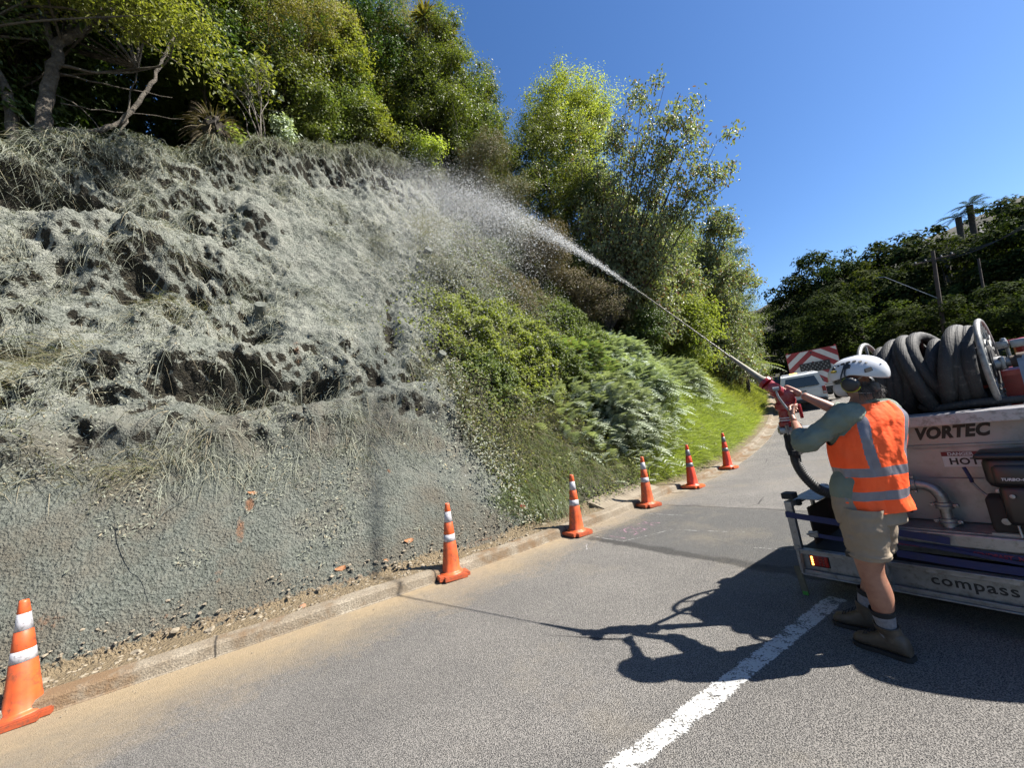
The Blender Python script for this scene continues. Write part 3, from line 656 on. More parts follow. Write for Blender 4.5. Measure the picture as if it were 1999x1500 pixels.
def twigs(n, r, h, spread, w, levels=3):
    """bare branching stems"""
    mb = MB(); tips = []
    def go(p, d, L, rad, lv):
        q = smoothpts([p, p + d * L * .5 + r.normal(size=3) * L * .05, p + d * L], 3); mb.tube(q, rad * (1 - .35 * np.linspace(0, 1, len(q))), 6 if lv == levels else 4, caps=False)
        if lv == 0: tips.append(q[-1]); return
        for k in range(r.randint(2, 4)):
            dd = unit(d + r.normal(size=3) * .42 + np.array([0, 0, .12])); go(q[-1], dd, L * r.uniform(.55, .85), rad * .6, lv - 1)
    for i in range(n):
        d = unit(np.array([r.normal() * spread, r.normal() * spread, 1.])); go(np.array([r.normal() * w, r.normal() * w, -.1]), d, h * .42, .022 * h / 2, levels)
    return mb, np.array(tips)
r = np.random.RandomState(12); b = ontop(1.75, .25); root = empty('pale_leaved_shrub', b, 'bare branched shrub with a few big pale leaves on the lip of the cut', 'shrub')
mb, tips = twigs(5, r, 2.1, .28, .1); mb.build('stem', M_BARKP, root)
sel = tips[r.choice(len(tips), 34)]; V, F = leaves(sel + r.normal(size=sel.shape) * .08, r.normal(size=sel.shape) + [0, -.5, .8], .19, .15, r, True, np.tile([0, 0, -1.], (len(sel), 1)))
leafmesh('crown_of_pale_leaves', V, F, 'silver', root)
sel = np.repeat(tips, 7, 0); V, F = leaves(sel + r.normal(size=sel.shape) * .14, r.normal(size=sel.shape) + [0, 0, 1.], .15, .045, r, True); leafmesh('crown', V, F, 'bright', root)
# shrubs along the lip
for i, (s, d, h, rx, sp, nc, lab) in enumerate([
    (5.95, .15, 1.35, .62, 'bright', 70, 'rounded bright green shrub on the lip of the cut below the big dark tree'), (5.1, .15, 1.2, .45, 'mid', 45, 'small leafy shrub just left of the rounded bright one on the lip'),
    (2.25, .05, .8, .35, 'silver', 26, 'low pale grey shrub at the foot of the bare branched shrub'), (7.0, .15, 1.0, .5, 'mid', 45, 'glossy green shrub right of the rounded bright one'),
    (7.9, .1, .9, .5, 'lime', 40, 'yellowish tufty bush hanging over the lip near the right end'), (4.0, .25, 1.5, .6, 'mid', 55, 'green shrub under the yellow green tree'), (.95, .1, .25, .14, 'bright', 8, 'tiny bright green plant on the lip beside the root clump'),
    (3.2, .05, .7, .3, 'mid', 20, 'small shrub on the lip above the broken ledges')]):
    SP['silver'] = (.09, .05, .2, 50, 0, .5, .8, .2); plant('shrub', ontop(s, d), ell(h, rx, .1, 3, i + 40), sp, nc, lab, 'shrub', seed=60 + i, trunk=.025, nb=8)
# cabbage tree: forked stems with spiky heads
r = np.random.RandomState(8); b = ontop(9.0, 1.0); root = empty('cabbage_tree', b, 'cabbage tree with two drooping spiky heads against the sky', 'tree')
heads = [LA(.1, 7.3, -.7), LA(.95, 6.9, -.7), LA(1.1, 5.9, -.6)]
mb = MB(); mb.tube(smoothpts([(0, 0, -.4), LA(0, 2.5), LA(-.1, 4.6)]), .13, 10)
for hd in heads: mb.tube(smoothpts([LA(-.1, 4.6), LA(-.1, 4.6) * .4 + hd * .6 + LA(.1, -.2), hd]), .07, 8)
mb.build('trunk', M_BARKP, root, smooth=60); Vs = []; Fs = []; k = 0
for hd in heads:
    n = 150; D_ = unit(r.normal(size=(n, 3)) + [0, 0, .1]); L = r.uniform(.55, .85, n)
    side = unit(np.cross(D_, [0, 0, 1.])); dr = np.array([0, 0, -1.]) * (L * .22)[:, None] 
    P0 = np.tile(hd, (n, 1)); P1 = P0 + D_ * L[:, None] * .55; P2 = P0 + D_ * L[:, None] + dr
    V = np.stack([P0 - side * .012, P0 + side * .012, P1 + side * .026, P2, P1 - side * .026], 1).reshape(-1, 3); i = np.arange(n)[:, None] * 5 + k
    Vs.append(V); Fs.append(i + [0, 1, 2, 4]); Fs.append(i + [4, 2, 3, 3]); k += n * 5
F4 = np.concatenate([f for f in Fs if f.shape[1] == 4 and (f[:, 2] != f[:, 3]).all()]); F3 = np.concatenate([f[:, :3] for f in Fs if (f[:, 2] == f[:, 3]).all()])
npmesh('crown', np.concatenate(Vs), [F4, F3], LM['olive'], root)

# ---- trees and shrubs on the uncut face, left to right and away from us
for i, (nm, s, z, lobes, sp, nc, tr, lab) in enumerate([
    ('gorse_bush', 10.1, 9.9, ell(3.2, 1.0, .02, 4, 1), 'gorse', 420, .05, 'tall grey brown gorse bush at the end of the lip'),
    ('gorse_bush', 12.0, 8.4, ell(2.9, 1.35, .02, 3, 2), 'gorse', 520, .05, 'rounded grey brown gorse bush beside the water jet'),
    ('dome_tree', 17.6, 8.3, [(0, 0, 9.6, 1.9, 1.9, 1.6), (-1.0, .2, 8.6, 1.5, 1.5, 1.3), (1.1, -.3, 8.4, 1.5, 1.5, 1.3), (0, 0, 6.8, 2.4, 2.4, 1.6), (0, 0, 4.6, 2.4, 2.4, 1.8)], 'lime', 720, .2, 'dome shaped tree with a yellow green sunlit top'),
    ('broadleaf_tree', 14.4, 9.0, ell(6.3, 1.8, .02, 5, 5), 'mid', 460, .12, 'broad green tree in front of the dome shaped one'),
    ('broadleaf_tree', 16.2, 7.2, ell(5.6, 1.9, .0, 5, 6), 'mid', 430, .12, 'shaded green tree behind the rounded gorse bush'),
    ('broadleaf_tree', 18.5, 5.6, ell(5.8, 1.9, .0, 4, 7), 'grey', 800, .12, 'dense tree above the middle of the water jet'),
    ('broadleaf_tree', 21.0, 4.6, ell(7.5, 2.1, .0, 5, 8), 'mid', 560, .13, 'dense small leaved tree below the open grey leaved one'),
    ('broadleaf_tree', 24.0, 3.6, ell(9.0, 2.1, .0, 6, 9), 'mid', 620, .15, 'tall full tree at the right edge of the bank, foliage to the ground'),
    ('broadleaf_tree', 22.5, 6.3, ell(7.5, 2.4, .0, 5, 10), 'dark', 430, .15, 'dark tree inside the mass behind the open grey leaved tree'),
    ('broadleaf_tree', 29.5, 3.2, ell(9.8, 1.9, .0, 6, 11), 'grey', 760, .15, 'grey green tree receding beyond the full one'),
    ('bright_bush', 19.2, 2.8, ell(2.8, 1.4, .0, 3, 12), 'bright', 230, .05, 'bright yellow green bush under the jet beside the grass'),
    ('bright_bush', 15.2, 3.4, ell(1.9, .8, .0, 3, 13), 'dark', 90, .04, 'glossy dark bush between the jet and the ferny growth'),
    ('brown_bush', 13.0, 5.2, ell(2.1, 1.1, .0, 3, 14), 'brown', 300, .04, 'brown leaved bush under the jet near the nozzle side'),
    ('brown_bush', 11.5, 6.8, ell(1.8, 1.1, .0, 3, 15), 'brown', 260, .04, 'brownish scrub in the middle of the jet'),
    ('brown_bush', 15.6, 6.2, ell(1.8, .8, .0, 3, 16), 'brown', 110, .04, 'rusty brown bush just above the jet'),
    ('broadleaf_tree', 36.0, 2.6, ell(10.0, 2.0, .0, 6, 17), 'mid', 430, .15, 'tree beyond the grey green one along the road'),
    ('broadleaf_tree', 44.0, 2.4, ell(10.0, 2.2, .0, 6, 18), 'grey', 380, .15, 'feathery grey tree farthest along the bank against the sky'),
    ('broadleaf_tree', 52.0, 2.2, ell(9.0, 2.4, .0, 6, 19), 'mid', 220, .15, 'last green tree where the road bends away'),
    ('broadleaf_tree', 28.0, 7.0, ell(8, 2.4, .0, 6, 20), 'dark', 240, .15, 'dark tree on the upper bank behind the full one'),
    ('broadleaf_tree', 38.0, 7.0, ell(8.5, 2.6, .0, 6, 21), 'dark', 240, .15, 'dark tree high on the bank past the grey green one'),
    ('brown_bush', 27.5, 1.6, ell(2.4, 1.0, .0, 3, 22), 'brown', 120, .05, 'brown bush at the back of the grass by the road bend'),
    ('broadleaf_tree', 17.0, 4.0, ell(5.6, 1.6, .0, 4, 24), 'grey', 620, .1, 'grey green tree in front of the open crowned one, just above the jet'),
    ('broadleaf_tree', 20.0, 2.8, ell(7.2, 1.6, .0, 5, 25), 'grey', 760, .12, 'grey green tree standing behind the bright yellow green bush'),
    ('broadleaf_tree', 27.0, 1.7, ell(10.0, 1.7, .0, 6, 26), 'grey', 800, .13, 'grey green tree at the outer edge of the bank, right of the open crowned one'),
    ('broadleaf_tree', 33.0, 1.3, ell(10.5, 1.9, .0, 6, 27), 'mid', 520, .13, 'green tree over the far grass, stepping down towards the road bend'),
    ('green_bush', 13.6, 6.6, ell(1.6, .7, .0, 3, 23), 'mid', 160, .03, 'small green bush right behind the brown scrub'),
]):
    plant(nm, onface(s, z), lobes, sp, nc, lab, 'bush' if 'bush' in nm else 'tree', seed=200 + i, trunk=tr, nb=16, ls=1.15 if s > 16 else 1., rc=SP[sp][2] * (1.35 if s > 16 else 1.))
# open tree with big grey green leaves leaning out to the right
r = np.random.RandomState(31); b = onface(15.0, 5.2); root = empty('open_crowned_tree', b, 'open tree with drooping grey green leaves leaning out over the road side', 'tree')
ax, ay = lat(radians(28)); mb = MB(); C = []
for (u, z, w) in [(.6, 9.3, 0), (1.1, 8.8, .4), (1.9, 8.8, 0), (2.6, 9.6, .3), (3.2, 9.0, -.2), (4.0, 9.3, .2), (4.5, 8.6, 0), (4.9, 7.6, .1), (4.9, 6.9, 0), (5.3, 6.2, .2), (4.2, 6.0, 0), (4.9, 5.2, .1), (3.6, 7.6, 0), (2.6, 7.9, .5), (1.5, 7.2, .2), (3.2, 5.7, .2), (5.2, 4.2, 0), (2.5, 6.6, -.3), (3.9, 7.0, .5), (1.0, 6.0, .5), (2.2, 5.2, .3), (3.6, 4.3, 0), (.3, 8.2, .6)]:
    u = u * 1.06 - .1; z = z * 1.0; c = LA(u, z, w); m = LA(u * .42, z * .38, w * .4) + r.normal(size=3) * .12; q = smoothpts([(0, 0, -.3), m * .5 + [0, 0, .1], m, m * .45 + c * .55 + r.normal(size=3) * .15, c], 4)
    mb.tube(q, .065 * (1 - .88 * np.linspace(0, 1, len(q))), 7, caps=False)
    for f in np.linspace(.45, 1.04, 9):
        p = q[min(len(q) - 1, int(f * (len(q) - 1)))]; e = p + r.normal(size=3) * np.array([.38, .38, .3]) * (1.1 - .3 * f); C.append(e); mb.tube([p, (p + e) / 2 + [0, 0, .05], e], [.012, .008, .005], 4, caps=False)
C = np.array(C); k = np.repeat(np.arange(len(C)), 95); P = C[k] + r.normal(size=(len(k), 3)) * [.21, .21, .17]
V, F = leaves(P, r.normal(size=P.shape) + [0, 0, .3], .14, .07, r, True, np.tile([0, 0, -1.2], (len(P), 1))); leafmesh('crown', V, F, 'grey', root); mb.build('trunk', M_BARK, root, smooth=60)

# ---- feathery fronds
def fronds(B, D_, L, K, ll, lw, r, droop=.5):
    """B bases, D_ directions, K leaflet pairs on each side of a drooping rib"""
    n = len(B); f = np.linspace(.12, 1, K)[None, :, None]; L = np.broadcast_to(L, (n,))[:, None, None]
    P = B[:, None] + D_[:, None] * L * f + np.array([0, 0, -1.]) * droop * L * f ** 2
    T = unit(D_[:, None] + np.array([0, 0, -2.]) * droop * f); side = unit(np.cross(T, np.array([0, 0, 1.]))); nrm = np.cross(side, T)
    sz = ll * np.sin(pi * (f * .85 + .1)) * L; out = []
    for sg in (-1, 1):
        d = unit(side * sg + T * .45 - nrm * .25 * 0); a = P; e = P + d * sz; w = T * lw * L
        out.append(np.stack([a - w * .5, a + w * .5, e * .6 + a * .4 + w * .6, e, ], 2))
    rib = np.stack([P[:, :-1] - side[:, :-1] * .002, P[:, :-1] + side[:, :-1] * .002, P[:, 1:] + side[:, 1:] * .002, P[:, 1:] - side[:, 1:] * .002], 2)
    V = np.concatenate([o.reshape(-1, 3) for o in out] + [rib.reshape(-1, 3)]); return V, np.arange(len(V)).reshape(-1, 4)
def tree_fern(name, b, h, L, n, lab, seed, key='fern', group=None, K=16):
    r = np.random.RandomState(seed); root = empty(name, b, lab, 'tree fern', group); top = TRUE_UP * h
    mb = MB(); mb.tube(smoothpts([(0, 0, -.5), top * .5 + [.1, 0, 0], top]), .09 + .012 * h, 9); mb.build('trunk', M_BARK, root, smooth=60)
    a = np.arange(n) * 2.4; D_ = unit(np.stack([np.cos(a), np.sin(a), r.uniform(.15, .9, n)], 1)); V, F = fronds(np.tile(top, (n, 1)), D_, L * r.uniform(.8, 1.1, n), K, .17, .045, r, .48)
    leafmesh('fronds', V, F, key, root); return root
tree_fern('tree_fern', onface(30.5, .9), 1.9, 2.3, 20, 'pale tree fern at the foot of the bank where the road bends', 3)
tree_fern('tree_fern', onface(33.5, 1.6), 3.6, 2.3, 20, 'taller tree fern in front of the feathery grey tree', 4)
tree_fern('tree_fern', ontop(-.2, 2.2), 2.5, 2.2, 18, 'shaded tree fern under the canopy right of the thick trunks', 6, 'dark')
tree_fern('tree_fern', ontop(2.7, 3.4), 6.8, 2.3, 20, 'tree fern rising behind the olive brown crown at the top', 7, 'fern')

# silvery ferny growth, straw, grass: patches on the face
def patch_pts(n, s0, z0, rs, rz, r, lift=0., edge=.0):
    s = s0 + rs * .62 * r.normal(size=n); z = z0 + rz * .62 * r.normal(size=n); z = np.where(z < .14, .14 + r.uniform(0, .35, n), z); return s, np.minimum(z, crest(s))
def feathery(name, s0, z0, rs, rz, n, L, lab, seed, key='silver', lift=.35, cat='bush'):
    r = np.random.RandomState(seed); s, z = patch_pts(n, s0, z0, rs, rz, r); dome = np.exp(-((s - s0) / rs) ** 2 - ((z - z0) / rz) ** 2) * (1 + .9 * fbm(s * 1.7, z * 1.7, seed, 2, 4))
    P = bank(s, z, 0) + bank_n(s) * (lift * np.clip(dome, 0, 1.4)[:, None] * r.uniform(.5, 1., (n, 1))); D_ = unit(bank_n(s) * .9 + r.normal(size=(n, 3)) * .75 + [0, 0, .45])
    V, F = fronds(P, D_, L * 1.15 * r.uniform(.6, 1.3, n), 9, .27, .060, r, .42); o = npmesh(name, V, F, LM[key]); tag(o, lab, cat); return o
feathery('feathery_bush', 9.3, 1.75, 1.4, .9, 1500, .42, 'silvery green feathery bush low on the bank behind the third cone', 1, lift=.7)
feathery('feathery_bush', 11.8, 2.3, 1.2, .8, 900, .42, 'silvery feathery bush beside the bright grass', 2, lift=.7)
feathery('feathery_bush', 12.6, 3.4, 1.5, .9, 1500, .42, 'pale ferny growth higher up beside the dark bush', 3, lift=.5)
feathery('feathery_bush', 16.5, 2.4, 1.8, .8, 1400, .5, 'pale ferny growth trailing down towards the grass', 4, lift=.5)
feathery('feathery_bush', 9.8, 3.3, .9, .7, 700, .35, 'yellowish green ferny bush above the silvery one', 5, 'fern', .5)
def creeper(name, s0, z0, rs, rz, n, key, L, W, lab, seed, lift=.4, grow=None):
    r = np.random.RandomState(seed); s, z = patch_pts(n, s0, z0, rs, rz, r); nn = fbm(s * 2.2, z * 2.2, seed, 3, seed); k = nn + r.uniform(-.25, .25, n) > -.22; s = s[k]; z = z[k]; nn = nn[k]; m = len(s)
    dome = np.exp(-((s - s0) / rs) ** 2 * .8 - ((z - z0) / rz) ** 2 * .8)
    P = bank(s, z, 0) + bank_n(s) * (lift * dome * (.35 + 1.1 * np.clip(nn + .3, 0, 1)) + r.normal(size=m) * .04)[:, None]
    V, F = leaves(P, bank_n(s) + r.normal(size=(m, 3)) * .55 + [0, 0, .3], L, W, r, True); o = npmesh(name, V, F, LM[key]); tag(o, lab, 'bush'); return o
creeper('leafy_bush', 7.3, 4.1, 1.75, 1.45, 21000, 'bright', .07, .045, 'sunlit leafy green bush at the edge of the grey sprayed face', 11, .55)
creeper('leafy_bush', 6.4, 3.2, .9, .9, 5000, 'mid', .07, .045, 'darker leafy bush against the grey edge', 12, .4)
creeper('leafy_bush', 8.6, 3.2, 1.0, 1.3, 9000, 'mid', .07, .045, 'mid green leafy scrub between the sunlit bush and the ferny growth', 13, .45)
creeper('leafy_bush', 7.0, 6.2, 1.3, .9, 9000, 'slurry', .055, .03, 'dull greyish scrub on the slope under the falling spray', 14, .35)
creeper('leafy_bush', 9.6, 6.2, 1.4, 1.2, 8000, 'brown', .05, .03, 'dark brown scrub in the shade below the jet', 15, .4)
creeper('leafy_bush', 11.2, 4.6, 1.4, 1.2, 11000, 'mid', .07, .045, 'green scrub below the brown leaved bush', 16, .5)
creeper('leafy_bush', 13.8, 2.0, 1.3, .9, 3500, 'bright', .06, .035, 'small bright bush at the top edge of the grass', 17, .35)

def strands(P, D_, L, w, r, droop=.5, segs=3, nrm=None):
    n = len(P); L = np.broadcast_to(L, (n,))[:, None]; side = unit(np.cross(D_, r.normal(size=(n, 3)))); pts = []
    for k in range(segs + 1):
        f = k / segs; c = P + D_ * L * f + np.array([0, 0, -1.]) * droop * L * f * f; ww = w * (1 - .75 * f); pts.append(np.stack([c - side * ww / 2, c + side * ww / 2], 1))
    V = np.stack(pts, 1).reshape(-1, 3); i = np.arange(n)[:, None, None] * (segs + 1) * 2 + np.arange(segs)[None, :, None] * 2
    return V, (i + np.array([0, 1, 3, 2])[None, None]).reshape(-1, 4)
def straw_patch(name, spots, key, Lr, w, lab, cat, seed, droop=.6, up=.25, dens=1., spread=.5, out=.55):
    r = np.random.RandomState(seed); Vs = []; Fs = []; k = 0
    for (s0, z0, rs, rz, n) in spots:
        n = int(n * dens); s, z = patch_pts(n, s0, z0, rs, rz, r); P = bank(s, z, -.01); lean = r.normal() * .5
        D_ = unit(bank_n(s) * out + r.normal(size=(n, 3)) * spread + np.array([.5 * lean, .3 * lean, up])); V, F = strands(P, D_, r.uniform(*Lr, n), w, r, droop)
        Vs.append(V); Fs.append(F + k); k += len(V)
    o = npmesh(name, np.concatenate(Vs), np.concatenate(Fs), LM[key]); tag(o, lab, cat, kind='stuff'); return o
# everything rooted in the grey face: dead stalks and roots matted with slurry
r = np.random.RandomState(77); sp_ = []
for i in range(430):
    s = r.uniform(-4.2, 7.5); z = r.uniform(1.5, crest(s) + .0)
    if s > grey_edge(z) + .6: continue
    if fbm(np.array([s * .9]), np.array([z * 1.1]), 2, 3, 91)[0] < -.12 + .25 * (z > 4 and s > 1.5): continue
    sp_.append((s, z, r.uniform(.12, .5), r.uniform(.08, .3), r.randint(60, 170)))
straw_patch('matted_dead_grass', sp_, 'slurry', (.10, .38), .008, 'dead grass and roots matted with grey slurry over the sprayed face', 'dead grass', 21, .9, -.1, spread=.42, out=.22)
sp_ = [(s, crest(s) - r.uniform(0, .25), .45, .12, 80) for s in np.arange(-4.5, 12, .16)]
straw_patch('hanging_roots', sp_, 'slurry', (.2, .6), .010, 'roots and dry grass hanging over the lip of the cut', 'roots', 22, 1.0, .15)
straw_patch('dry_straw', [(-1.1, 3.6, .6, .5, 420), (-2.2, 3.2, .7, .5, 420), (-1.6, 2.4, .7, .35, 300), (.2, 4.7, .6, .35, 260), (-.2, 2.0, .9, .25, 200), (5.0, 2.2, .3, .8, 500), (4.6, 3.2, .25, .7, 300), (6.7, 8.6, .5, .5, 420), (7.5, 9.2, .6, .6, 420), (6.3, 7.4, .35, .7, 300), (5.9, 1.6, .5, .5, 500), (.1, 1.9, .25, .15, 90), (7.2, 2.0, .6, .5, 500), (5.6, 4.6, .3, .8, 300)],
            'straw', (.2, .6), .008, 'tangled dry straw stalks on the face', 'dry grass', 23, .6, .3)
straw_patch('green_grass_tufts', [(5.5, .75, .5, .35, 1000), (6.2, .9, .7, .4, 1100), (7.2, .95, .8, .45, 1300), (8.0, .8, .7, .4, 900), (6.5, 1.5, .8, .4, 1000), (8.7, .6, .6, .3, 700), (5.0, .6, .4, .2, 500)], 'fern', (.18, .42), .009, 'long green grass at the foot of the bank behind the cones', 'grass', 24, .75, .35)
straw_patch('flattened_grass_clump', [(5.75, .5, .42, .22, 1500)], 'fern', (.25, .5), .009, 'thick clump of pulled green grass lying behind the second cone', 'grass', 25, 1.0, .5)
bpy.data.objects['flattened_grass_clump']['kind'] = 'stuff'
sp_ = [(s, z, .8, .5, 900) for s in np.arange(9.4, 20, .7) for z in (.35, .9, 1.5, 2.1, 2.7) if z < .5 + (s - 9.2) * .48]
straw_patch('bright_grass', sp_, 'grass', (.25, .62), .012, 'bright green grass on the lower bank towards the road bend', 'grass', 26, .4, .6)
sp_ = [(s, z, 1.6, .7, 420) for s in np.arange(20, 52, 1.6) for z in (.4, 1.4, 2.4, 3.4)]
straw_patch('long_bank_grass', sp_, 'grass', (.3, .6), .03, 'tall grass covering the bank along the far stretch of road', 'grass', 27, .3, .6)
sp_ = [(s, z, .5, .5, 340) for s in np.arange(6., 20, .6) for z in np.arange(1., 5, .9) if s > grey_edge(z) + .3 and z < crest(s) - .2]
straw_patch('undergrowth', sp_, 'straw', (.15, .5), .010, 'dry tangled undergrowth between the bushes on the bank', 'undergrowth', 28, .6, .2)

# ground cover between the bushes, and grey-coated leaves along the edge of the sprayed skin
def cover(name, n, key, L, W, s_rng, z_rng, test, lab, cat, seed, lift=.12):
    r = np.random.RandomState(seed); s = r.uniform(*s_rng, n); z = .14 + (z_rng[1] - .14) * r.uniform(0, 1, n); k = test(s, z, r) & (z < crest(s)); s = s[k]; z = z[k]; nn = fbm(s * 1.9, z * 1.9, seed * .3, 3, seed)
    P = bank(s, z, 0) + bank_n(s) * (lift * (.3 + 1.6 * np.clip(nn + .3, 0, 1)) * r.uniform(.2, 1.1, len(s)))[:, None]; V, F = leaves(P, bank_n(s) + r.normal(size=(len(s), 3)) * .7 + [0, 0, .3], L, W, r); o = npmesh(name, V, F, LM[key]); tag(o, lab, cat, kind='stuff')
nz = lambda s, z, k, sd: fbm(s * k, z * k, sd * 1.7, 3, sd)
cover('weeds', 42000, 'mid', .06, .035, (4.6, 20), (.14, 9), lambda s, z, r: (s > grey_edge(z) + .1) & (nz(s, z, .9, 5) > -.05), 'low green weeds and creepers covering the uncut bank', 'weeds', 31, .22)
cover('yellow_weeds', 30000, 'bright', .05, .028, (4.6, 20), (.14, 7), lambda s, z, r: (s > grey_edge(z) + .1) & (nz(s, z, 1.1, 8) > .08), 'patches of yellow green weeds on the uncut bank', 'weeds', 32, .25)
cover('dead_scrub', 30000, 'brown', .05, .02, (4.6, 22), (.14, 9), lambda s, z, r: (s > grey_edge(z)) & (nz(s, z, 1., 12) > .02), 'dry brown scrub and dead leaves between the green growth', 'scrub', 33, .22)
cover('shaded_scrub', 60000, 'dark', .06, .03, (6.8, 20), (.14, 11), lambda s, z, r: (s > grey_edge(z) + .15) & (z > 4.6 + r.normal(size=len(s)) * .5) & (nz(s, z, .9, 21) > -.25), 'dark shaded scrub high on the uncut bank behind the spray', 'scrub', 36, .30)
cover('coated_foliage', 60000, 'slurry', .055, .025, (3.4, 11), (.3, 12), lambda s, z, r: np.abs(s - grey_edge(z) - .15) < .9 * np.abs(r.normal(size=len(s))) * (.45 + .5 * sstep(2, 8, z)), 'foliage coated grey by the spray along the edge of the treated face', 'coated foliage', 34, .28)
cover('coated_tufts', 52000, 'slurry', .05, .016, (-4.5, 6), (1.7, 11), lambda s, z, r: (s < grey_edge(z)) & (nz(s, z, 1.3, 15) > .1), 'small grey coated sprigs and clods on the sprayed face', 'coated sprigs', 35, .07)
# ================================================================ THINGS
def text_obj(name, s, size, mat, parent, M, shear=0., bold=.0, extrude=.001, spacing=1., sx=1., fn=None):
    cu = bpy.data.curves.new(name, 'FONT'); cu.body = s; cu.size = size; cu.shear = shear; cu.offset = bold; cu.extrude = extrude; cu.space_character = spacing; cu.align_x = 'LEFT'; cu.resolution_u = 3
    tmp = bpy.data.objects.new('tmp', cu); COL.objects.link(tmp); dg = bpy.context.evaluated_depsgraph_get(); me = bpy.data.meshes.new_from_object(tmp.evaluated_get(dg)); me.name = name
    bpy.data.objects.remove(tmp); bpy.data.curves.remove(cu); M = Matrix(M)
    for v in me.vertices:
        c = M @ Vector((v.co.x * sx, v.co.y, v.co.z)); v.co = fn(c) if fn else c
    me.materials.clear(); me.materials.append(mat); return link(name, me, parent)
def frame(o, x, y, z):
    return Matrix(((x[0], y[0], z[0], o[0]), (x[1], y[1], z[1], o[1]), (x[2], y[2], z[2], o[2]), (0, 0, 0, 1)))
# ---------------- cones
M_ORANGE = pm('cone_orange', (.88, .15, .03), (.66, .10, .025), 6, .5, dirt=(.16, .07, .035), dirt_amt=.9, bump=.1)
M_ORANGE2 = pm('cone_base_orange', (.72, .13, .035), (.55, .10, .03), 12, .6, dirt=(.16, .08, .05), dirt_amt=.8, bump=.3, bscale=90)
M_RED_OR = pm('cone_bright_orange', (.92, .075, .02), (.80, .06, .015), 9, .45, dirt=(.25, .06, .03), dirt_amt=.4)
M_REFL = pm('reflective_sleeve', (.66, .65, .68), (.50, .49, .52), 14, .4, dirt=(.20, .18, .17), dirt_amt=.9)
M_REFLG = pm('grey_reflective_sleeve', (.30, .30, .31), (.24, .24, .25), 14, .35, dirt=(.2, .18, .17), dirt_amt=.5)
M_BLACK = pm('black_ink', (.012, .012, .013), (.02, .02, .02), 9, .6, bump=0)
def cone_r(z): return .118 - (z - .05) / .85 * .088
def make_cone(new=False):
    root = empty('traffic_cone'); ob, rf = (M_RED_OR, M_REFLG) if new else (M_ORANGE, M_REFL)
    bm = bmesh.new(); bmesh.ops.create_cube(bm, size=1.)
    for v in bm.verts: v.co = Vector((v.co.x * .40, v.co.y * .40, .004 + (v.co.z + .5) * .046))
    es = [e for e in bm.edges if abs(e.verts[0].co.z - e.verts[1].co.z) > .02]; bmesh.ops.bevel(bm, geom=es, offset=.055, segments=4, affect='EDGES')
    es = [e for e in bm.edges if min(v.co.z for v in e.verts) > .04]; bmesh.ops.bevel(bm, geom=es, offset=.010, segments=2, affect='EDGES')
    me = bpy.data.meshes.new('base'); bm.to_mesh(me); bm.free(); me.materials.append(ob if new else M_ORANGE2)
    if not new: me.materials[0] = M_ORANGE2
    b = link('base', me, root); pass
    # body: slightly eight sided, stepped at the sleeves
    def ring(pr, n=48):
        V = []
        for rr, z in pr:
            for j in range(n):
                a = 2 * pi * j / n; flat = .96 + .04 * abs(cos(4 * a)) if z < .42 else 1.; V.append((rr * flat * cos(a), rr * flat * sin(a), z))
        return np.array(V), gridf(len(pr), n, True)
    pr = [(.150, .050), (.140, .062), (.122, .068)] + [(cone_r(z), z) for z in (.08, .2, .3, .42)] + [(cone_r(.43) - .003, .43), (cone_r(.52) - .003, .52), (cone_r(.525), .525), (cone_r(.66), .66), (cone_r(.665) - .003, .665), (cone_r(.80) - .003, .80), (cone_r(.805), .805), (.030, .885), (.026, .90), (.020, .90), (.017, .86)]
    V, F = ring(pr); npmesh('body', V, F, ob, root, smooth=True)
    for z0, z1 in ((.432, .518), (.667, .798)):
        V, F = ring([(cone_r(z0) - .004, z0), (cone_r(z0) - .0005, z0 + .001), (cone_r(z1) - .0005, z1 - .001), (cone_r(z1) - .004, z1)]); npmesh('reflective_band', V, F, rf, root, smooth=True)
    def wrap(ang0, z0, k=1.):
        def fn(c):
            z = z0 + c.y; rr = cone_r(z) * .995 + .0012 + c.z; a = ang0 + c.x / cone_r(z); return Vector((rr * cos(a), rr * sin(a), z))
        return fn
    return root, wrap
old, wrap = make_cone(); newc, wrapn = make_cone(True)
# seen from the camera side; text turned a little to the left
text_obj('stencil_mark', 'EZ', .07, M_BLACK, old, Matrix(), bold=.004, fn=wrap(radians(-112), .20)); text_obj('stencil_mark', 'EX', .045, M_BLACK, old, Matrix(), bold=.003, fn=wrap(radians(-112), .155))
text_obj('stencil_mark', 'EZ', .08, M_BLACK, newc, Matrix(), bold=.005, fn=wrapn(radians(-118), .20))
def pose_cone(o, x, y, rz, tx, ty, z=.0):
    o.location = (x, y, float(road_z(x, y)) + z); q = Vector((tx, ty, 1)).normalized().to_track_quat('Z', 'Y').to_matrix().to_4x4(); o.rotation_euler = (q @ Matrix.Rotation(rz, 4, 'Z')).to_euler()
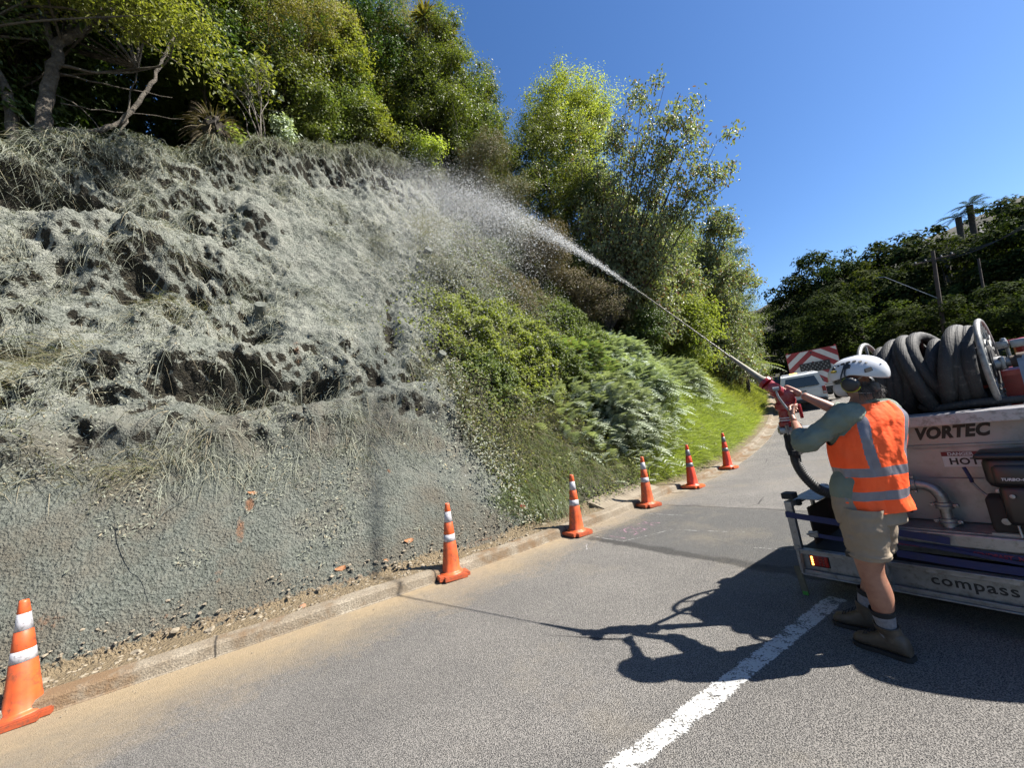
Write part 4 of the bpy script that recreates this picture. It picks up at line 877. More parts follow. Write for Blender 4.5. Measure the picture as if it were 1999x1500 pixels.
# x, y, turn, tip lean x / y, which, label
for i, (x, y, rz, tx, ty, k, lab) in enumerate([(-4.28, 3.34, .55, -.012, .0, 0, 'nearest orange traffic cone, cut by the left edge, with two white bands'), (-1.12, 5.18, .50, .055, .0, 0, 'orange traffic cone by the kerb in front of the grey sprayed bank'),
    (.66, 6.28, .62, .07, .0, 0, 'orange cone stencilled in black, beside the painted road marks'), (2.18, 7.46, .45, .055, .0, 0, 'orange cone with two white bands in front of the ribbed concrete slab'),
    (3.52, 8.55, .55, .05, .01, 1, 'reddish orange cone with two grey bands, nearer of the two grey banded ones'), (5.16, 10.15, .5, .05, .01, 1, 'farthest and smallest cone, reddish with two grey bands')]):
    src = newc if k else old; first = i == 0 or i == 4; o = src if first else copy_tree(src); pose_cone(o, x, y, rz, tx, ty, .012 if i else .0); tag(o, lab, 'traffic cone', 'traffic cones along the kerb')
for ch in newc.children:
    if ch.name.startswith('base'): ch.data.materials[0] = M_ORANGE

# ---------------- stones, slab and litter by the kerb
M_STONE = pm('weathered_stone', (.50, .42, .30), (.34, .28, .20), 9, .9, bump=.8, bscale=30, bdist=.01)
M_STONE2 = pm('rusty_stone', (.55, .26, .14), (.40, .22, .13), 9, .9, bump=.8, bscale=30, bdist=.01)
def rockmesh(r, sz, flat=.55):
    bm = bmesh.new(); bmesh.ops.create_icosphere(bm, subdivisions=2, radius=1.); V = np.array([v.co[:] for v in bm.verts]); F = np.array([[v.index for v in f.verts] for f in bm.faces]); bm.free()
    for _ in range(7):
        d = unit(r.normal(size=3)); k = V @ d; m = k > .55; V[m] -= np.outer(k[m] - .55, d)
    V *= (1 + .10 * r.normal(size=(len(V), 1))); V *= np.array([1, r.uniform(.6, .9), flat]) * sz; return V @ np.array(Matrix.Rotation(r.uniform(0, 6), 3, 'Z')), F
r = np.random.RandomState(3); protos = [rockmesh(r, 1.) for _ in range(6)]; Vs = []; Fs = []; k = 0
def scat(n, s0, s1, t0, t1, a, b, zf):
    global k
    for i in range(n):
        s = r.uniform(s0, s1); t = t0 + (t1 - t0) * r.beta(1.3, 1.8); sz = a * (b / a) ** (r.uniform() ** 2.2); V, F = protos[r.randint(6)]; A = r.uniform(0, 6); c, s_ = cos(A), sin(A)
        p = ST(s, t); p[2] = road_z(p[0], p[1]) + zf(s, t) + sz * .2; Vs.append(V * sz @ np.array([[c, s_, 0], [-s_, c, 0], [0, 0, 1]]) + p); Fs.append(F + k); k += len(V)
vg = lambda s, t: .128 if t < .45 else .13 + (t - .45) * 1.3
scat(3400, -3, 8, .17, .75, .006, .035, vg); scat(500, 5.2, 13, .18, .9, .008, .04, lambda s, t: vg(s, t) * .85); scat(110, -2, 8, -.35, .0, .004, .012, lambda s, t: .006)
o = npmesh('rubble', np.concatenate(Vs), np.concatenate(Fs), M_STONE); tag(o, 'loose stones and grit fallen along the back of the kerb', 'gravel', kind='stuff')
names = ['largest pale stone resting behind the kerb, between the two nearest cones', 'flat pale stone behind the kerb just left of the largest', 'small tan stone near the leftmost cone behind the kerb', 'rusty red stone on the verge behind the kerb', 'pale stone embedded in the wet slurry above the kerb', 'angular stone at the foot of the sprayed bank by the second cone',
         'grey stone in the middle of the verge', 'tan stone lying behind the third cone', 'boulder beside the ribbed slab at the foot of the grass', 'dark flat stone at the back of the ribbed slab', 'stone at the base of the bright grass', 'stone by the farthest cone']
for i, (s, t, sz, m) in enumerate([(.92, .36, .075, 0), (.35, .40, .055, 0), (-.25, .42, .05, 0), (1.75, .26, .045, 1), (.62, .50, .05, 0), (3.6, .38, .04, 0), (1.35, .30, .04, 0), (5.3, .42, .06, 0), (8.35, 1.5, .09, 0), (7.85, 1.42, .07, 0), (10.2, .5, .07, 0), (11.8, .45, .07, 0)]):
    V, F = rockmesh(r, sz, .6); p = ST(s, t); p[2] = road_z(p[0], p[1]) + vg(s, t) + sz * .2
    if t > 1: p = onface(s, .62)
    o = npmesh('stone', V, F, M_STONE2 if m else M_STONE); o.location = p; tag(o, names[i], 'stone', 'single stones behind the kerb')
for i, (s, z, lab, sz) in enumerate([(2.2, .33, 'orange brown dead leaf low on the sprayed bank', .07), (3.1, .42, 'orange brown dead leaf farther right on the sprayed bank', .07), (1.28, 1.42, 'curled rusty leaf stuck on the rust streak', .06), (2.75, .28, 'small brown leaf just above the kerb', .045)]):
    a = np.linspace(0, 2 * pi, 10)[:-1]; mb = MB(); P_ = [(sz * cos(q), sz * .45 * sin(q) * (1 + .3 * cos(q)), .012 * cos(2 * q)) for q in a]; mb.raw(P_ + [(x, y, z_ - .003) for x, y, z_ in P_], [list(range(9)), list(range(9, 18))[::-1]] + [(j, (j + 1) % 9, 9 + (j + 1) % 9, 9 + j) for j in range(9)])
    o = mb.build('dead_leaf', pm('dead_leaf_brown_%d' % i, (.55, .24, .08), (.35, .14, .05), 30, .7)); o.location = bank(np.array([s]), np.array([z]), .015)[0]; o.rotation_euler = (radians(50), .1 * i, radians(30 + 9 * i)); tag(o, lab, 'leaf')
# bits of branch lying on the sprayed bank and grey-coated logs sticking out
M_COATED = pm('slurry_coated_wood', (.24, .26, .225), (.14, .15, .12), 9, .9, bump=.9, bscale=40, bdist=.012)
r = np.random.RandomState(9)
for i, (s, z, L, ang, rad, lab) in enumerate([(-.05, 1.35, 1.2, -1.1, .0045, 'thin dark twig running down the lower sprayed bank at left'), (.35, 1.2, 1.0, .9, .006, 'thin branchlet above the leftmost cone'), (-.9, 1.9, .7, .6, .010, 'dead branch at the left edge on the grey slope'), (3.4, 9.6, 1.3, .25, .012, 'long pale stick lying under the lip of the cut'), (2.0, 2.6, .6, -1.3, .016, 'stick poking out of the dark hollow'), (5.0, 2.9, 1.2, 1.25, .013, 'pale bare stick at the right edge of the sprayed face'),
        (-2.9, 9.3, 1.8, -.5, .018, 'long branch across the lip at the upper left'), (3.0, 11.3, 1.2, .3, .03, 'pale fallen log on the lip of the cut'), (.3, 10.35, .9, .15, .02, 'reddish stick lying beside the root clump')]):
    n = 8; f = np.linspace(0, 1, n); ss_ = s + L * f * cos(ang) * .8; zz_ = z + L * f * sin(ang) * .8 + .05 * np.sin(f * 9); P = bank(ss_, np.maximum(zz_, .15), .05); P += r.normal(size=P.shape) * .012
    mb = MB(); mb.tube(smoothpts(P, 3), rad * (1 - .6 * np.linspace(0, 1, (n - 1) * 3 + 1)), 6)
    for q in range(6): a = P[r.randint(1, n)]; mb.tube([a, a + r.normal(size=3) * .06, a + r.normal(size=3) * .14], [rad * .5, rad * .35, rad * .2], 4, caps=False)
    o = mb.build('fallen_branch', M_COATED if i not in (3, 7) else M_BARKP, smooth=60); tag(o, lab, 'branch')
for i, (s, z, R_, lab) in enumerate([(1.45, 4.75, .10, 'cut log end sticking out of the grey slope near its middle'), (6.15, 7.15, .12, 'round grey log end at the right of the sprayed slope'), (4.95, 3.55, .09, 'grey flat slab of stone at the right edge of the sprayed face')]):
    p = bank(np.array([s]), np.array([z]), -.12)[0]; nn = bank_n(np.array(s)); mb = MB(); mb.lathe([(0, .34), (R_ * .95, .34), (R_, .32), (R_ * .97, .2), (R_ * 1.05, .05), (R_ * 1.1, 0)], (0, 0, 0), nn + np.array([.1 * i, 0, .1]), 14); o = mb.build('coated_log', M_COATED, smooth=40); o.location = p; tag(o, lab, 'log')
# torn root clump on the lip
r = np.random.RandomState(14); p = ontop(.62, .1); root = empty('root_clump', p, 'dark torn out root clump standing on the lip of the cut', 'root clump')
V, F = rockmesh(r, .42, .95); V = V * (1 + .12 * r.normal(size=(len(V), 1))); npmesh('soil_ball', V + [0, 0, .32], F, pm('dark_soil', (.07, .052, .035), (.03, .024, .018), 8, .95, bump=1., bscale=20, bdist=.03), root)
n = 420; D_ = unit(r.normal(size=(n, 3)) + [0, 0, .2]); V, F = strands(D_ * .36 + [0, 0, .32], D_, r.uniform(.08, .45, n), .014, r, .6); leafmesh('roots', V, F, 'brown', root)
# ribbed concrete slab let into the foot of the bank
M_CONC = pm('tan_concrete', (.44, .37, .27), (.33, .27, .19), 4, .9, bump=.8, bscale=60, bdist=.008, dirt=(.2, .15, .10))
V = []; sa = np.linspace(6.55, 8.5, 97); ta = np.linspace(.18, 1.45, 16)
for s in sa:
    for t in ta:
        p = ST(s, t); rib = .022 * (abs(((s - 6.55) / .085) % 1 - .5) * 2) if (.28 < t < 1.38 and 6.75 < s < 8.1) else 0.; V.append((p[0], p[1], road_z(p[0], p[1]) + .135 + (t - .18) * .30 + rib))
V = np.array(V); nV = len(V); F = gridf(len(sa), len(ta)); nt = len(ta); ns = len(sa)
bd = [i * nt for i in range(ns)] + [(ns - 1) * nt + j for j in range(1, nt)] + [i * nt + nt - 1 for i in range(ns - 2, -1, -1)] + [j for j in range(nt - 2, 0, -1)]
B2 = V[bd] - [0, 0, .14]; m_ = len(bd); F2 = np.array([(bd[i], bd[(i + 1) % m_], nV + (i + 1) % m_, nV + i) for i in range(m_)]); o = npmesh('ribbed_slab', np.vstack([V, B2]), [F, F2], M_CONC); tag(o, 'ribbed tan concrete slab sloping up behind the kerb between the cones', 'slab')
# red tag on the verge
mb = MB(); mb.box((0, 0, .03), (.09, .004, .05), bev=.001); mb.box((.03, .0, .01), (.004, .004, .06)); o = mb.build('red_tag', pm('red_plastic', (.65, .04, .05), (.5, .03, .04), 9, .4)); o.location = bank(np.array([5.05]), np.array([.42]), .06)[0]; o.rotation_euler = (.3, .5, .6); tag(o, 'small red plastic tag lying by the clump of pulled grass', 'tag')

# ---------------- the jet of slurry
r = np.random.RandomState(55); P0 = np.array([1.886, 3.282, 2.05]); G = np.array([0, 0, -9.8])
aim = bank(np.array([6.8]), np.array([11.0]))[0]; tau = .76; V0 = (aim - P0) / tau - .5 * G * tau
m = NT('wet_slurry'); m.K = 1.; m.done((.74, .74, .72), .25, 0., Specular_IOR_Level=.6); tr_ = m.n('BsdfTransparent'); ms_ = m.n('MixShader', {0: .29, 1: tr_.outputs[0], 2: m.b.outputs[0]}); m.t.links.new(ms_.outputs[0], m.out.inputs[0]); M_DROP = m.m
m = NT('slurry_stream'); M_STREAM = m.done(m.mix(m.noise(30, 3), (.30, .26, .17), (.46, .42, .32)), .3, 0., m.bump(m.noise(60, 3), .6, .01))
root = empty('slurry_jet', P0, 'jet of wet slurry arching from the nozzle and bursting into spray over the bank', 'water jet')
t_ = np.linspace(0, .085, 26); Q = V0 * t_[:, None] + .5 * G * t_[:, None] ** 2; mb = MB(); mb.tube(Q, .0062 + .002 * t_ / .085 + .0025 * np.sin(t_ * 900) * (t_ / .085), 8); mb.build('solid_stream', M_STREAM, root, smooth=60)
n = 190000; f = r.uniform(0, 1, n) ** .60; tt_ = .055 + f * .82; kk = 1 - np.abs(r.normal(size=n)) * .17 * np.clip(f * 2.4, .05, 1.); kk = np.clip(kk, .4, 1.02)
side = np.cross(V0, [0, 0, 1.]); side /= np.linalg.norm(side); upv = np.cross(side, V0); upv /= np.linalg.norm(upv); sp0 = np.linalg.norm(V0)
pulse = .5 + .5 * np.sin(tt_ * 60 + 2 * np.sin(tt_ * 23))
spr = (.009 + .070 * np.clip(f * 1.7, 0, 1)) * sp0
Vd = V0 * kk[:, None] + side * (r.normal(size=n) * spr)[:, None] + upv * (r.normal(size=n) * spr * .42)[:, None]
fall = (1 - kk) * 1.2
P = Vd * tt_[:, None] + .5 * G * (tt_ ** 2 * (1 + fall * 2.2))[:, None]; keep = (r.uniform(size=n) < .35 + .65 * pulse) | (f > .35)
# stop at the bank
Wp = P + P0; sx = np.interp(np.arange(0, 15, .5), np.arange(0, 15, .5), np.arange(0, 15, .5)); gs = np.repeat(np.arange(2, 16, .4)[:, None], 40, 1); gz2 = np.repeat(np.linspace(.5, 12, 40)[None], 35, 0); GB = bank(gs, gz2, .1).reshape(-1, 3); NB = bank_n(gs.ravel())
idx = np.empty(n, int)
for a0 in range(0, n, 4000): idx[a0:a0 + 4000] = np.argmin(((Wp[a0:a0 + 4000, None] - GB[None]) ** 2).sum(-1), 1)
keep &= ((Wp - GB[idx]) * NB[idx]).sum(1) > .05
P = P[keep]; Vd = unit(Vd[keep]); f = f[keep]; n = len(P); sz = np.exp(r.normal(size=n) * .55) * np.interp(f, [0, .25, 1], [.0011, .0022, .0040]); L = sz * np.interp(f, [0, .4, 1], [6., 3., 1.6])
sd = unit(np.cross(Vd, r.normal(size=(n, 3)))); s2 = np.cross(Vd, sd)
V = np.stack([P - Vd * L[:, None], P + sd * sz[:, None], P + s2 * sz[:, None], P - sd * sz[:, None], P - s2 * sz[:, None], P + Vd * L[:, None]], 1).reshape(-1, 3)
i = np.arange(n)[:, None] * 6; F = np.concatenate([i + [0, 1, 2], i + [0, 2, 3], i + [0, 3, 4], i + [0, 4, 1], i + [5, 2, 1], i + [5, 3, 2], i + [5, 4, 3], i + [5, 1, 4]])
o = npmesh('spray_droplets', V, F, M_DROP, root, smooth=True); o['kind'] = 'stuff'

# ---------------- the facing hillside: trees beyond the trailer
def far_plant_mesh(seed, key, lobes, nc, nl, L, W, trunk, topz):
    r = np.random.RandomState(seed); V, F, C = crown(lobes, int(nc * 1.7), int(nl * .62), .92, L, W, r, False, .6, .6); root = empty('hill_tree'); leafmesh('crown', V, F, key, root)
    mb = MB(); limbs(mb, (0, 0, -2.5), (0, 0, topz), C, r, trunk, 12, .15); mb.build('trunk', M_BARK, root, smooth=60); return root
protos_t = [far_plant_mesh(1, 'far', ell(14, 4.2, .15, 6, 1), 95, 90, .42, .26, .35, 11), far_plant_mesh(2, 'farl', ell(12, 3.6, .1, 6, 2), 85, 90, .38, .24, .3, 9), far_plant_mesh(3, 'far', [(0, 0, 11, 4.6, 4.6, 2.6), (2.8, 1, 8.5, 3, 3, 2), (-3, 0, 8, 3, 3, 2.4), (0, 0, 5, 4.2, 4.2, 3.5)], 110, 90, .42, .26, .4, 10)]
used_t = [False] * 3
FARS = []
def far_xyz(px, d, zoff=0.):
    az = atan2((px - 999.5), 751.) ; x = d * sin(az) / 1.; y = d * cos(az); return x, y, float(far_z(np.array([x]), np.array([y]))[0]) + zoff
HT = [ # azimuth given as the tangent times 751 + 999.5, ground distance, scale, proto, label
 (1478, 84, 1.05, 1), (1520, 92, 1.25, 0), (1552, 88, 1.15, 1), (1585, 84, 1.25, 0), (1625, 80, 1.35, 2), (1668, 78, 1.45, 2), (1712, 80, 1.4, 0), (1752, 82, 1.45, 2), (1800, 80, 1.25, 0), (1850, 84, 1.3, 2), (1905, 84, 1.15, 1), (1965, 80, 1.2, 0), (2030, 82, 1.2, 1), (2100, 78, 1.2, 0), (2190, 78, 1.2, 2),
 (1565, 70, .80, 0), (1600, 64, .85, 1), (1645, 60, .95, 0), (1695, 58, .95, 2), (1745, 60, 1.0, 1), (1800, 58, .95, 0), (1860, 58, .9, 2), (1925, 56, .9, 1), (1995, 56, .85, 0), (2080, 54, .85, 2), (2180, 52, .8, 1),
 (1640, 45, .62, 2), (1700, 43, .6, 0), (1760, 41, .62, 1), (1830, 39, .55, 0), (1905, 37, .52, 2), (1990, 35, .5, 1), (2080, 33, .48, 0), (2180, 32, .45, 1), (1590, 52, .6, 0)]
words = ['first', 'second', 'third', 'fourth', 'fifth', 'sixth', 'seventh', 'eighth', 'ninth', 'tenth', 'eleventh', 'twelfth', 'thirteenth', 'fourteenth', 'fifteenth']
rows = [(0, 15, 'along the far hill skyline'), (15, 26, 'in the far hill middle row'), (26, 35, 'in the lowest row behind the trailer')]
r = np.random.RandomState(4)
for lo_, hi_, txt in rows:
    for n_, i in enumerate(sorted(range(lo_, hi_), key=lambda q: HT[q][0])):
        px, d, s_, pt = HT[i]; src = protos_t[pt]; o = src if not used_t[pt] else copy_tree(src); used_t[pt] = True
        o.location = far_xyz(px, d, -.3); s2_ = s_ * .86; o.scale = (s2_ * r.uniform(.9, 1.15), s2_, s2_ * r.uniform(.78, 1.15)); o.rotation_euler = (-.05, .095, r.uniform(0, 6)); tag(o, '%s tree, %s from left %s' % (['dark rounded', 'lighter green', 'flat topped'][pt], words[n_], txt), 'tree', 'trees on the far hill')
for i, (px, d, h, L, lab, sc_) in enumerate([(1908, 62, 13.5, 2.0, 'tall tree fern standing clear against the sky on the far hill', 1), (1935, 63, 14.3, 2.0, 'second tall tree fern just right of and behind the clear one', 1), (1872, 64, 11.5, 1.9, 'lower tree fern left of the tall pair on the far hill', 1), (1990, 62, 9.5, 2.6, 'tree fern in front of the house roof at the upper right', 1), (2010, 46, 3.2, 2.2, 'tree fern low at the right edge behind the hose reel', 1), (1985, 54, 5.5, 2.4, 'tree fern on the slope below the house roof', 1)]):
    x, y, z = far_xyz(px, d); tree_fern('tree_fern', (x, y, z), h, L, 17, lab, 70 + i, 'far' if i < 4 else 'fern', K=14)
# utility pole with crossarm and wires
M_POLE = pm('weathered_pole', (.16, .11, .085), (.09, .065, .05), 3, .85, bump=.5, bscale=30); M_WIRE = pm('wire_black', (.03, .03, .03), (.04, .04, .04), 3, .6); M_STEEL = pm('galvanised', (.46, .47, .49), (.34, .35, .37), 14, .42, .75, bump=.15, bscale=90, dirt=(.20, .18, .16), dirt_amt=.6)
x, y, z = far_xyz(1838, 36); root = empty('utility_pole', (x, y, z), 'weathered timber utility pole with a short crossarm behind the hose reel', 'utility pole'); H_ = 8.2; up = TRUE_UP * H_
mb = MB(); mb.tube([(0, 0, -1), up * .5, up], [.12, .105, .09], 12); mb.build('pole', M_POLE, root, smooth=40)
ca = np.array([.80, -.60, 0]); mb = MB(); mb.tube([up * .93 - ca * .9, up * .93 + ca * .9], [.06, .06], 6); mb.build('crossarm', M_POLE, root)
for q in (-.8, -.35, .35, .8): mb = MB(); mb.lathe([(.03, 0), (.05, .03), (.03, .07), (.05, .11), (0, .15)], up * .93 + ca * q + [0, 0, .06], (0, 0, 1), 10); mb.build('insulator', M_STEEL, root)
pb = np.array([x, y, z]); xe, ye, ze = far_xyz(2350, 30)
for q, lab in ((-.8, 'lowest'), (-.35, 'second'), (.35, 'third'), (.8, 'top')):
    a = pb + up * .93 + ca * q + [0, 0, .2]; e = np.array([xe, ye, ze + 9.5]) + ca * q + [0, 0, q * .7]; f = np.linspace(0, 1, 16)[:, None]; mb = MB(); mb.tube(a + (e - a) * f - np.array([0, 0, 1.3]) * 4 * f * (1 - f), .016, 5); o = mb.build('overhead_wire', M_WIRE); tag(o, 'black overhead wire, %s of the four running right from the utility pole' % lab, 'wire', 'overhead wires')
a = pb + up * .62; x2, y2, z2 = far_xyz(1770, 34); mb = MB(); mb.tube([a, (x2, y2, z2 + 6.9), (x2 - .3, y2 + .2, z2 + 7.0)], .022, 5); tag(mb.build('pole_stay', M_STEEL), 'pale stay running down left to right into the utility pole', 'stay')
x, y, z = far_xyz(1930, 48); mb = MB(); mb.tube([(0, 0, -1), TRUE_UP * 8.], [.1, .07], 10); o = mb.build('thin_post', M_POLE, smooth=40); o.location = (x, y, z); tag(o, 'thin grey post right of the utility pole among the trees', 'post')
# house on the ridge, mostly behind the trees
x, y, z = far_xyz(2010, 88); root = empty('hillside_house', (x, y, z - 7.5), 'house on the ridge at the upper right, only its grey roof slope shows', 'house', rot=(0, 0, radians(-40))); M_WALLH = pm('weatherboard', (.55, .53, .48), (.45, .43, .4), 3, .8); M_ROOF = pm('grey_roof', (.16, .15, .15), (.12, .115, .11), 3, .7)
mb = MB(); mb.box((0, 0, 9), (14, 9, 18)); mb.build('wall', M_WALLH, root)
mb = MB(); mb.raw([(-8, -5.4, 17.6), (8, -5.4, 17.6), (8, 5.4, 17.6), (-8, 5.4, 17.6), (-8, 0, 21.5), (8, 0, 21.5)], [(0, 1, 5, 4), (2, 3, 4, 5), (0, 4, 3), (1, 2, 5), (0, 3, 2, 1)]); mb.build('roof', M_ROOF, root)
for q in (-4.5, -1.5, 1.5, 4.5): mb = MB(); mb.box((q, -4.56, 14.5), (1.5, .12, 1.5)); w_ = mb.build('window', pm('white_frame', (.7, .7, .68)), root); mb = MB(); mb.box((q, -4.63, 14.5), (1.25, .04, 1.25)); mb.build('pane', pm('dark_glass', (.03, .04, .05), rough=.1), w_)
# ================================================================ TRAILER, HYDROSEEDER, HOSE REEL
TA = np.array([2.198, 3.45, 0.]); TE = np.array([.556, -.831, 0.]); TD = np.array([.831, .556, 0.])
TM = frame(TA, TE, TD, (0, 0, 1)); TROT = (0, 0, atan2(TE[1], TE[0]))
def L2W(u, v, z): return TA + TE * u + TD * v + np.array([0, 0, z])
M_GALV = pm('galvanised_steel', (.44, .445, .45), (.33, .335, .34), 9, .45, .7, bump=.25, bscale=50, bdist=.003, dirt=(.17, .15, .13), dirt_amt=.7)
M_ALU = pm('aluminium_plate', (.46, .465, .47), (.37, .375, .38), 2.2, .48, .55, bump=.08, bscale=18, dirt=(.22, .205, .19), dirt_amt=.5)
M_ALUP = pm('painted_rim', (.56, .55, .57), (.45, .44, .46), 7, .45, .5, dirt=(.10, .09, .08), dirt_amt=.75)
M_REDP = pm('red_tank_paint', (.62, .035, .02), (.52, .028, .016), 4, .35, dirt=(.25, .03, .02), dirt_amt=.4)
M_RUB = pm('black_rubber', (.020, .020, .021), (.032, .031, .030), 8, .55, bump=.3); M_DARK = pm('dark_void_steel', (.018, .018, .02), (.03, .03, .03), 5, .8)
M_PLAS = pm('black_engine_plastic', (.016, .017, .020), (.024, .025, .028), 6, .38); M_PLY = pm('brown_ply', (.10, .065, .045), (.07, .045, .03), 6, .8)
m = NT('worn_hose_rubber'); c = m.mix(m.ramp(m.noise(3.5, 5, .6), [(.35, 0.), (.7, 1.)]), (.020, .020, .020), (.052, .050, .048)); scr = m.ramp(m.noise(24, 6, .75), [(.56, 0.), (.66, .8)]); c = m.mix(scr, c, (.16, .15, .135)); wv = m.n('TexWave', {'Scale': 26., 'Distortion': 1.5, 'Detail': 2.}, bands_direction='X'); m.set(wv.inputs['Vector'], m.coord())
M_HOSE = m.done(c, .75, 0., m.bump(m.math('ADD', m.noise(60, 4, .7), m.math('MULTIPLY', wv.outputs[0], .25)), .5, .006))
M_STRAP = pm('blue_webbing', (.012, .025, .16), (.02, .03, .12), 20, .7, bump=.5, bscale=200); M_REDL = pm('red_print', (.42, .05, .10), (.35, .04, .08), 20, .7); M_WHITE = pm('white_print', (.75, .75, .76), (.68, .68, .7), 9, .5)
tr = empty('flatbed_trailer', TA, 'low galvanised flatbed trailer carrying the hydroseeder, rear end towards the camera', 'trailer', rot=TROT)
def TB(): return MB()
b = TB(); W_ = 2.1; LEN = 4.2   # rear beam (a channel) and its lips
b.box((W_ / 2, .012, .275), (W_, .012, .20)); b.box((W_ / 2, -.018, .372), (W_, .055, .012), bev=.003); b.box((W_ / 2, -.018, .176), (W_, .055, .012), bev=.003); b.box((W_ / 2, -.030, .352), (W_, .010, .030), bev=.003); b.box((W_ / 2, -.026, .196), (W_, .010, .030), bev=.003)
for u in (.002, .555, 1.40, 2.098): b.box((u, -.02, .275), (.016, .056, .19))
b.build('rear_beam', M_GALV, tr)
text_obj('lettering', 'compass', .093, M_BLACK, tr, frame((.755, .0045, .255), (1, 0, 0), (0, 0, 1), (0, -1, 0)), bold=.0015, spacing=1.12, sx=1.06)
b = TB(); b.box((W_ / 2, LEN / 2 + .03, .355), (W_ - .02, LEN, .02)); b.build('deck', M_DARK, tr)
for u in (.03, W_ - .03): b = TB(); b.box((u, LEN / 2 + .03, .25), (.05, LEN, .15), bev=.006); b.build('side_beam', M_GALV, tr)
b = TB(); b.box((.0, -.005, .56), (.055, .045, .40), bev=.004); b.box((.0, -.03, .30), (.03, .012, .20)); b.build('corner_post', M_GALV, tr)
b = TB(); b.box((.0, .40, .735), (.045, .78, .05), bev=.005); b.box((.10, .42, .755), (.17, .62, .008), bev=.002); b.box((.0, .80, .55), (.045, .045, .40), bev=.004); b.box((.03, .38, .60), (.02, .05, .28), bev=.003); b.build('side_rail', M_GALV, tr)
b = TB(); b.box((.0, .04, .80), (.09, .10, .05), bev=.006); b.box((.03, .11, .73), (.03, .05, .05)); b.build('rail_bracket', M_DARK, tr)
b = TB(); b.box((.06, .45, .52), (.012, .55, .30)); b.build('side_panel', M_PLY, tr)
b = TB(); b.box((-.03, -.02, .10), (.045, .018, .25), rot=Matrix.Rotation(radians(-6), 3, 'Y')); st_ = b.build('hanging_batten', pm('old_batten', (.24, .21, .14), (.16, .14, .09), 9, .85), tr)
b = TB(); b.box((-.019, -.032, .005), (.038, .006, .045)); b.build('green_label', pm('green_label', (.10, .50, .06), (.08, .42, .05)), st_)
b = TB(); b.box((.122, -.002, .288), (.125, .02, .085), bev=.008); tl = b.build('tail_light', pm('red_lens', (.62, .03, .02), (.5, .02, .015), 30, .2), tr)
b = TB(); b.box((.122, .006, .288), (.14, .012, .10), bev=.005); b.build('housing', M_DARK, tl)
m = NT('lit_amber_led'); M_AMB = m.done((.9, .35, .05), .3, 0., Emission_Color=(1, .45, .08, 1), Emission_Strength=2.2); b = TB(); bb = TB()
for i in range(4): b.lathe([(.0085, 0), (.007, .004), (0, .006)], (.079, -.012, .258 + i * .0185), (0, -1, 0), 10)
b.build('amber_led', M_AMB, tl)
for i in range(4):
    for j in range(2): bb.lathe([(.0085, 0), (.007, .004), (0, .006)], (.13 + .026 * j, -.012, .258 + i * .0185), (0, -1, 0), 10)
bb.build('red_led', pm('red_led', (.22, .012, .012), (.3, .02, .02), 30, .15), tl)
for v in (2.0, 2.75):
    for u in (.22, W_ - .22):
        w_ = TB(); w_.lathe([(.16, -.10), (.28, -.11), (.31, -.08), (.315, 0), (.31, .08), (.28, .11), (.16, .10)], (u, v, .315), (1, 0, 0), 28); wh = w_.build('wheel', M_RUB, tr, smooth=40); w_ = TB(); w_.lathe([(0, -.075), (.06, -.08), (.13, -.06), (.165, -.09)], (u, v, .315), (1, 0, 0), 20); w_.build('rim', M_GALV, wh, smooth=40)
b = TB(); b.box((.62, .7, .20), (.35, .4, .12), bev=.02); b.box((1.05, 2.2, .22), (2.0, .08, .08)); b.build('axle_gear', M_DARK, tr)
b = TB(); b.box((1.05, LEN + .5, .30), (.12, 1.1, .10)); b.build('drawbar', M_GALV, tr)
# hydroseeder
hy = empty('hydroseeder', L2W(.04, -.14, .365), 'hydroseeder unit with aluminium tank, red hopper and black engine on the trailer', 'hydroseeder', rot=TROT); HZ = -.365
def B(): 
    return MB()
def bo(mb, name, mat, par=hy, **k): return mb.build(name, mat, par, M=Matrix.Translation((0, 0, HZ)), **k)
b = B(); b.box((1.12, .215, .545), (1.56, .05, .09), bev=.01); b.box((1.12, .37, .593), (1.56, .30, .012), bev=.003); b.box((.52, .32, .65), (.16, .12, .11), bev=.015); b.box((1.12, .42, .46), (1.5, .04, .17)); b.box((1.46, .28, .63), (.12, .10, .07), bev=.006); b.box((.42, .9, .46), (.06, 1.7, .18)); b.box((1.86, .9, .46), (.06, 1.7, .18)); bo(b, 'skid_frame', M_GALV)
b = B(); b.box((1.02, .49, .95), (1.48, .02, .70)); b.box((1.02, .476, 1.135), (1.48, .022, .018), bev=.005); b.box((1.02, .4755, 1.112), (1.48, .010, .006)); b.box((.29, .95, .95), (.02, .92, .70)); b.box((1.75, .95, .95), (.02, .92, .70)); bo(b, 'tank', M_ALU)
b = B(); b.box((.86, .465, .755), (.56, .014, .30), bev=.003)
bo(b, 'access_plate', M_ALU); b = B()
for u, z in ((.64, .66), (1.08, .66), (.64, .90)): b.lathe([(.012, 0), (.012, .003), (0, .004)], (u, .458, z), (0, -1, 0), 12)
bo(b, 'plate_hole', M_DARK)
b = B(); b.box((1.02, .26, 1.335), (1.52, .012, .065)); b.box((1.02, .40, 1.366), (1.52, .285, .010), bev=.003); b.box((1.02, .37, 1.302), (1.52, .21, .008)); b.box((.27, .93, 1.335), (.012, 1.02, .065)); b.box((.34, .93, 1.366), (.14, 1.0, .010)); b.box((1.77, .93, 1.335), (.012, 1.02, .065)); bo(b, 'tank_rim', M_ALUP)  # front overhang is added, to fill in the shadow on the road
b = B(); b.box((1.12, 1.62, 1.05), (1.5, 1.36, 1.12), bev=.05); b.box((1.12, .93, 1.10), (1.40, .04, .62)); bo(b, 'red_hopper', M_REDP, bevel=.0)
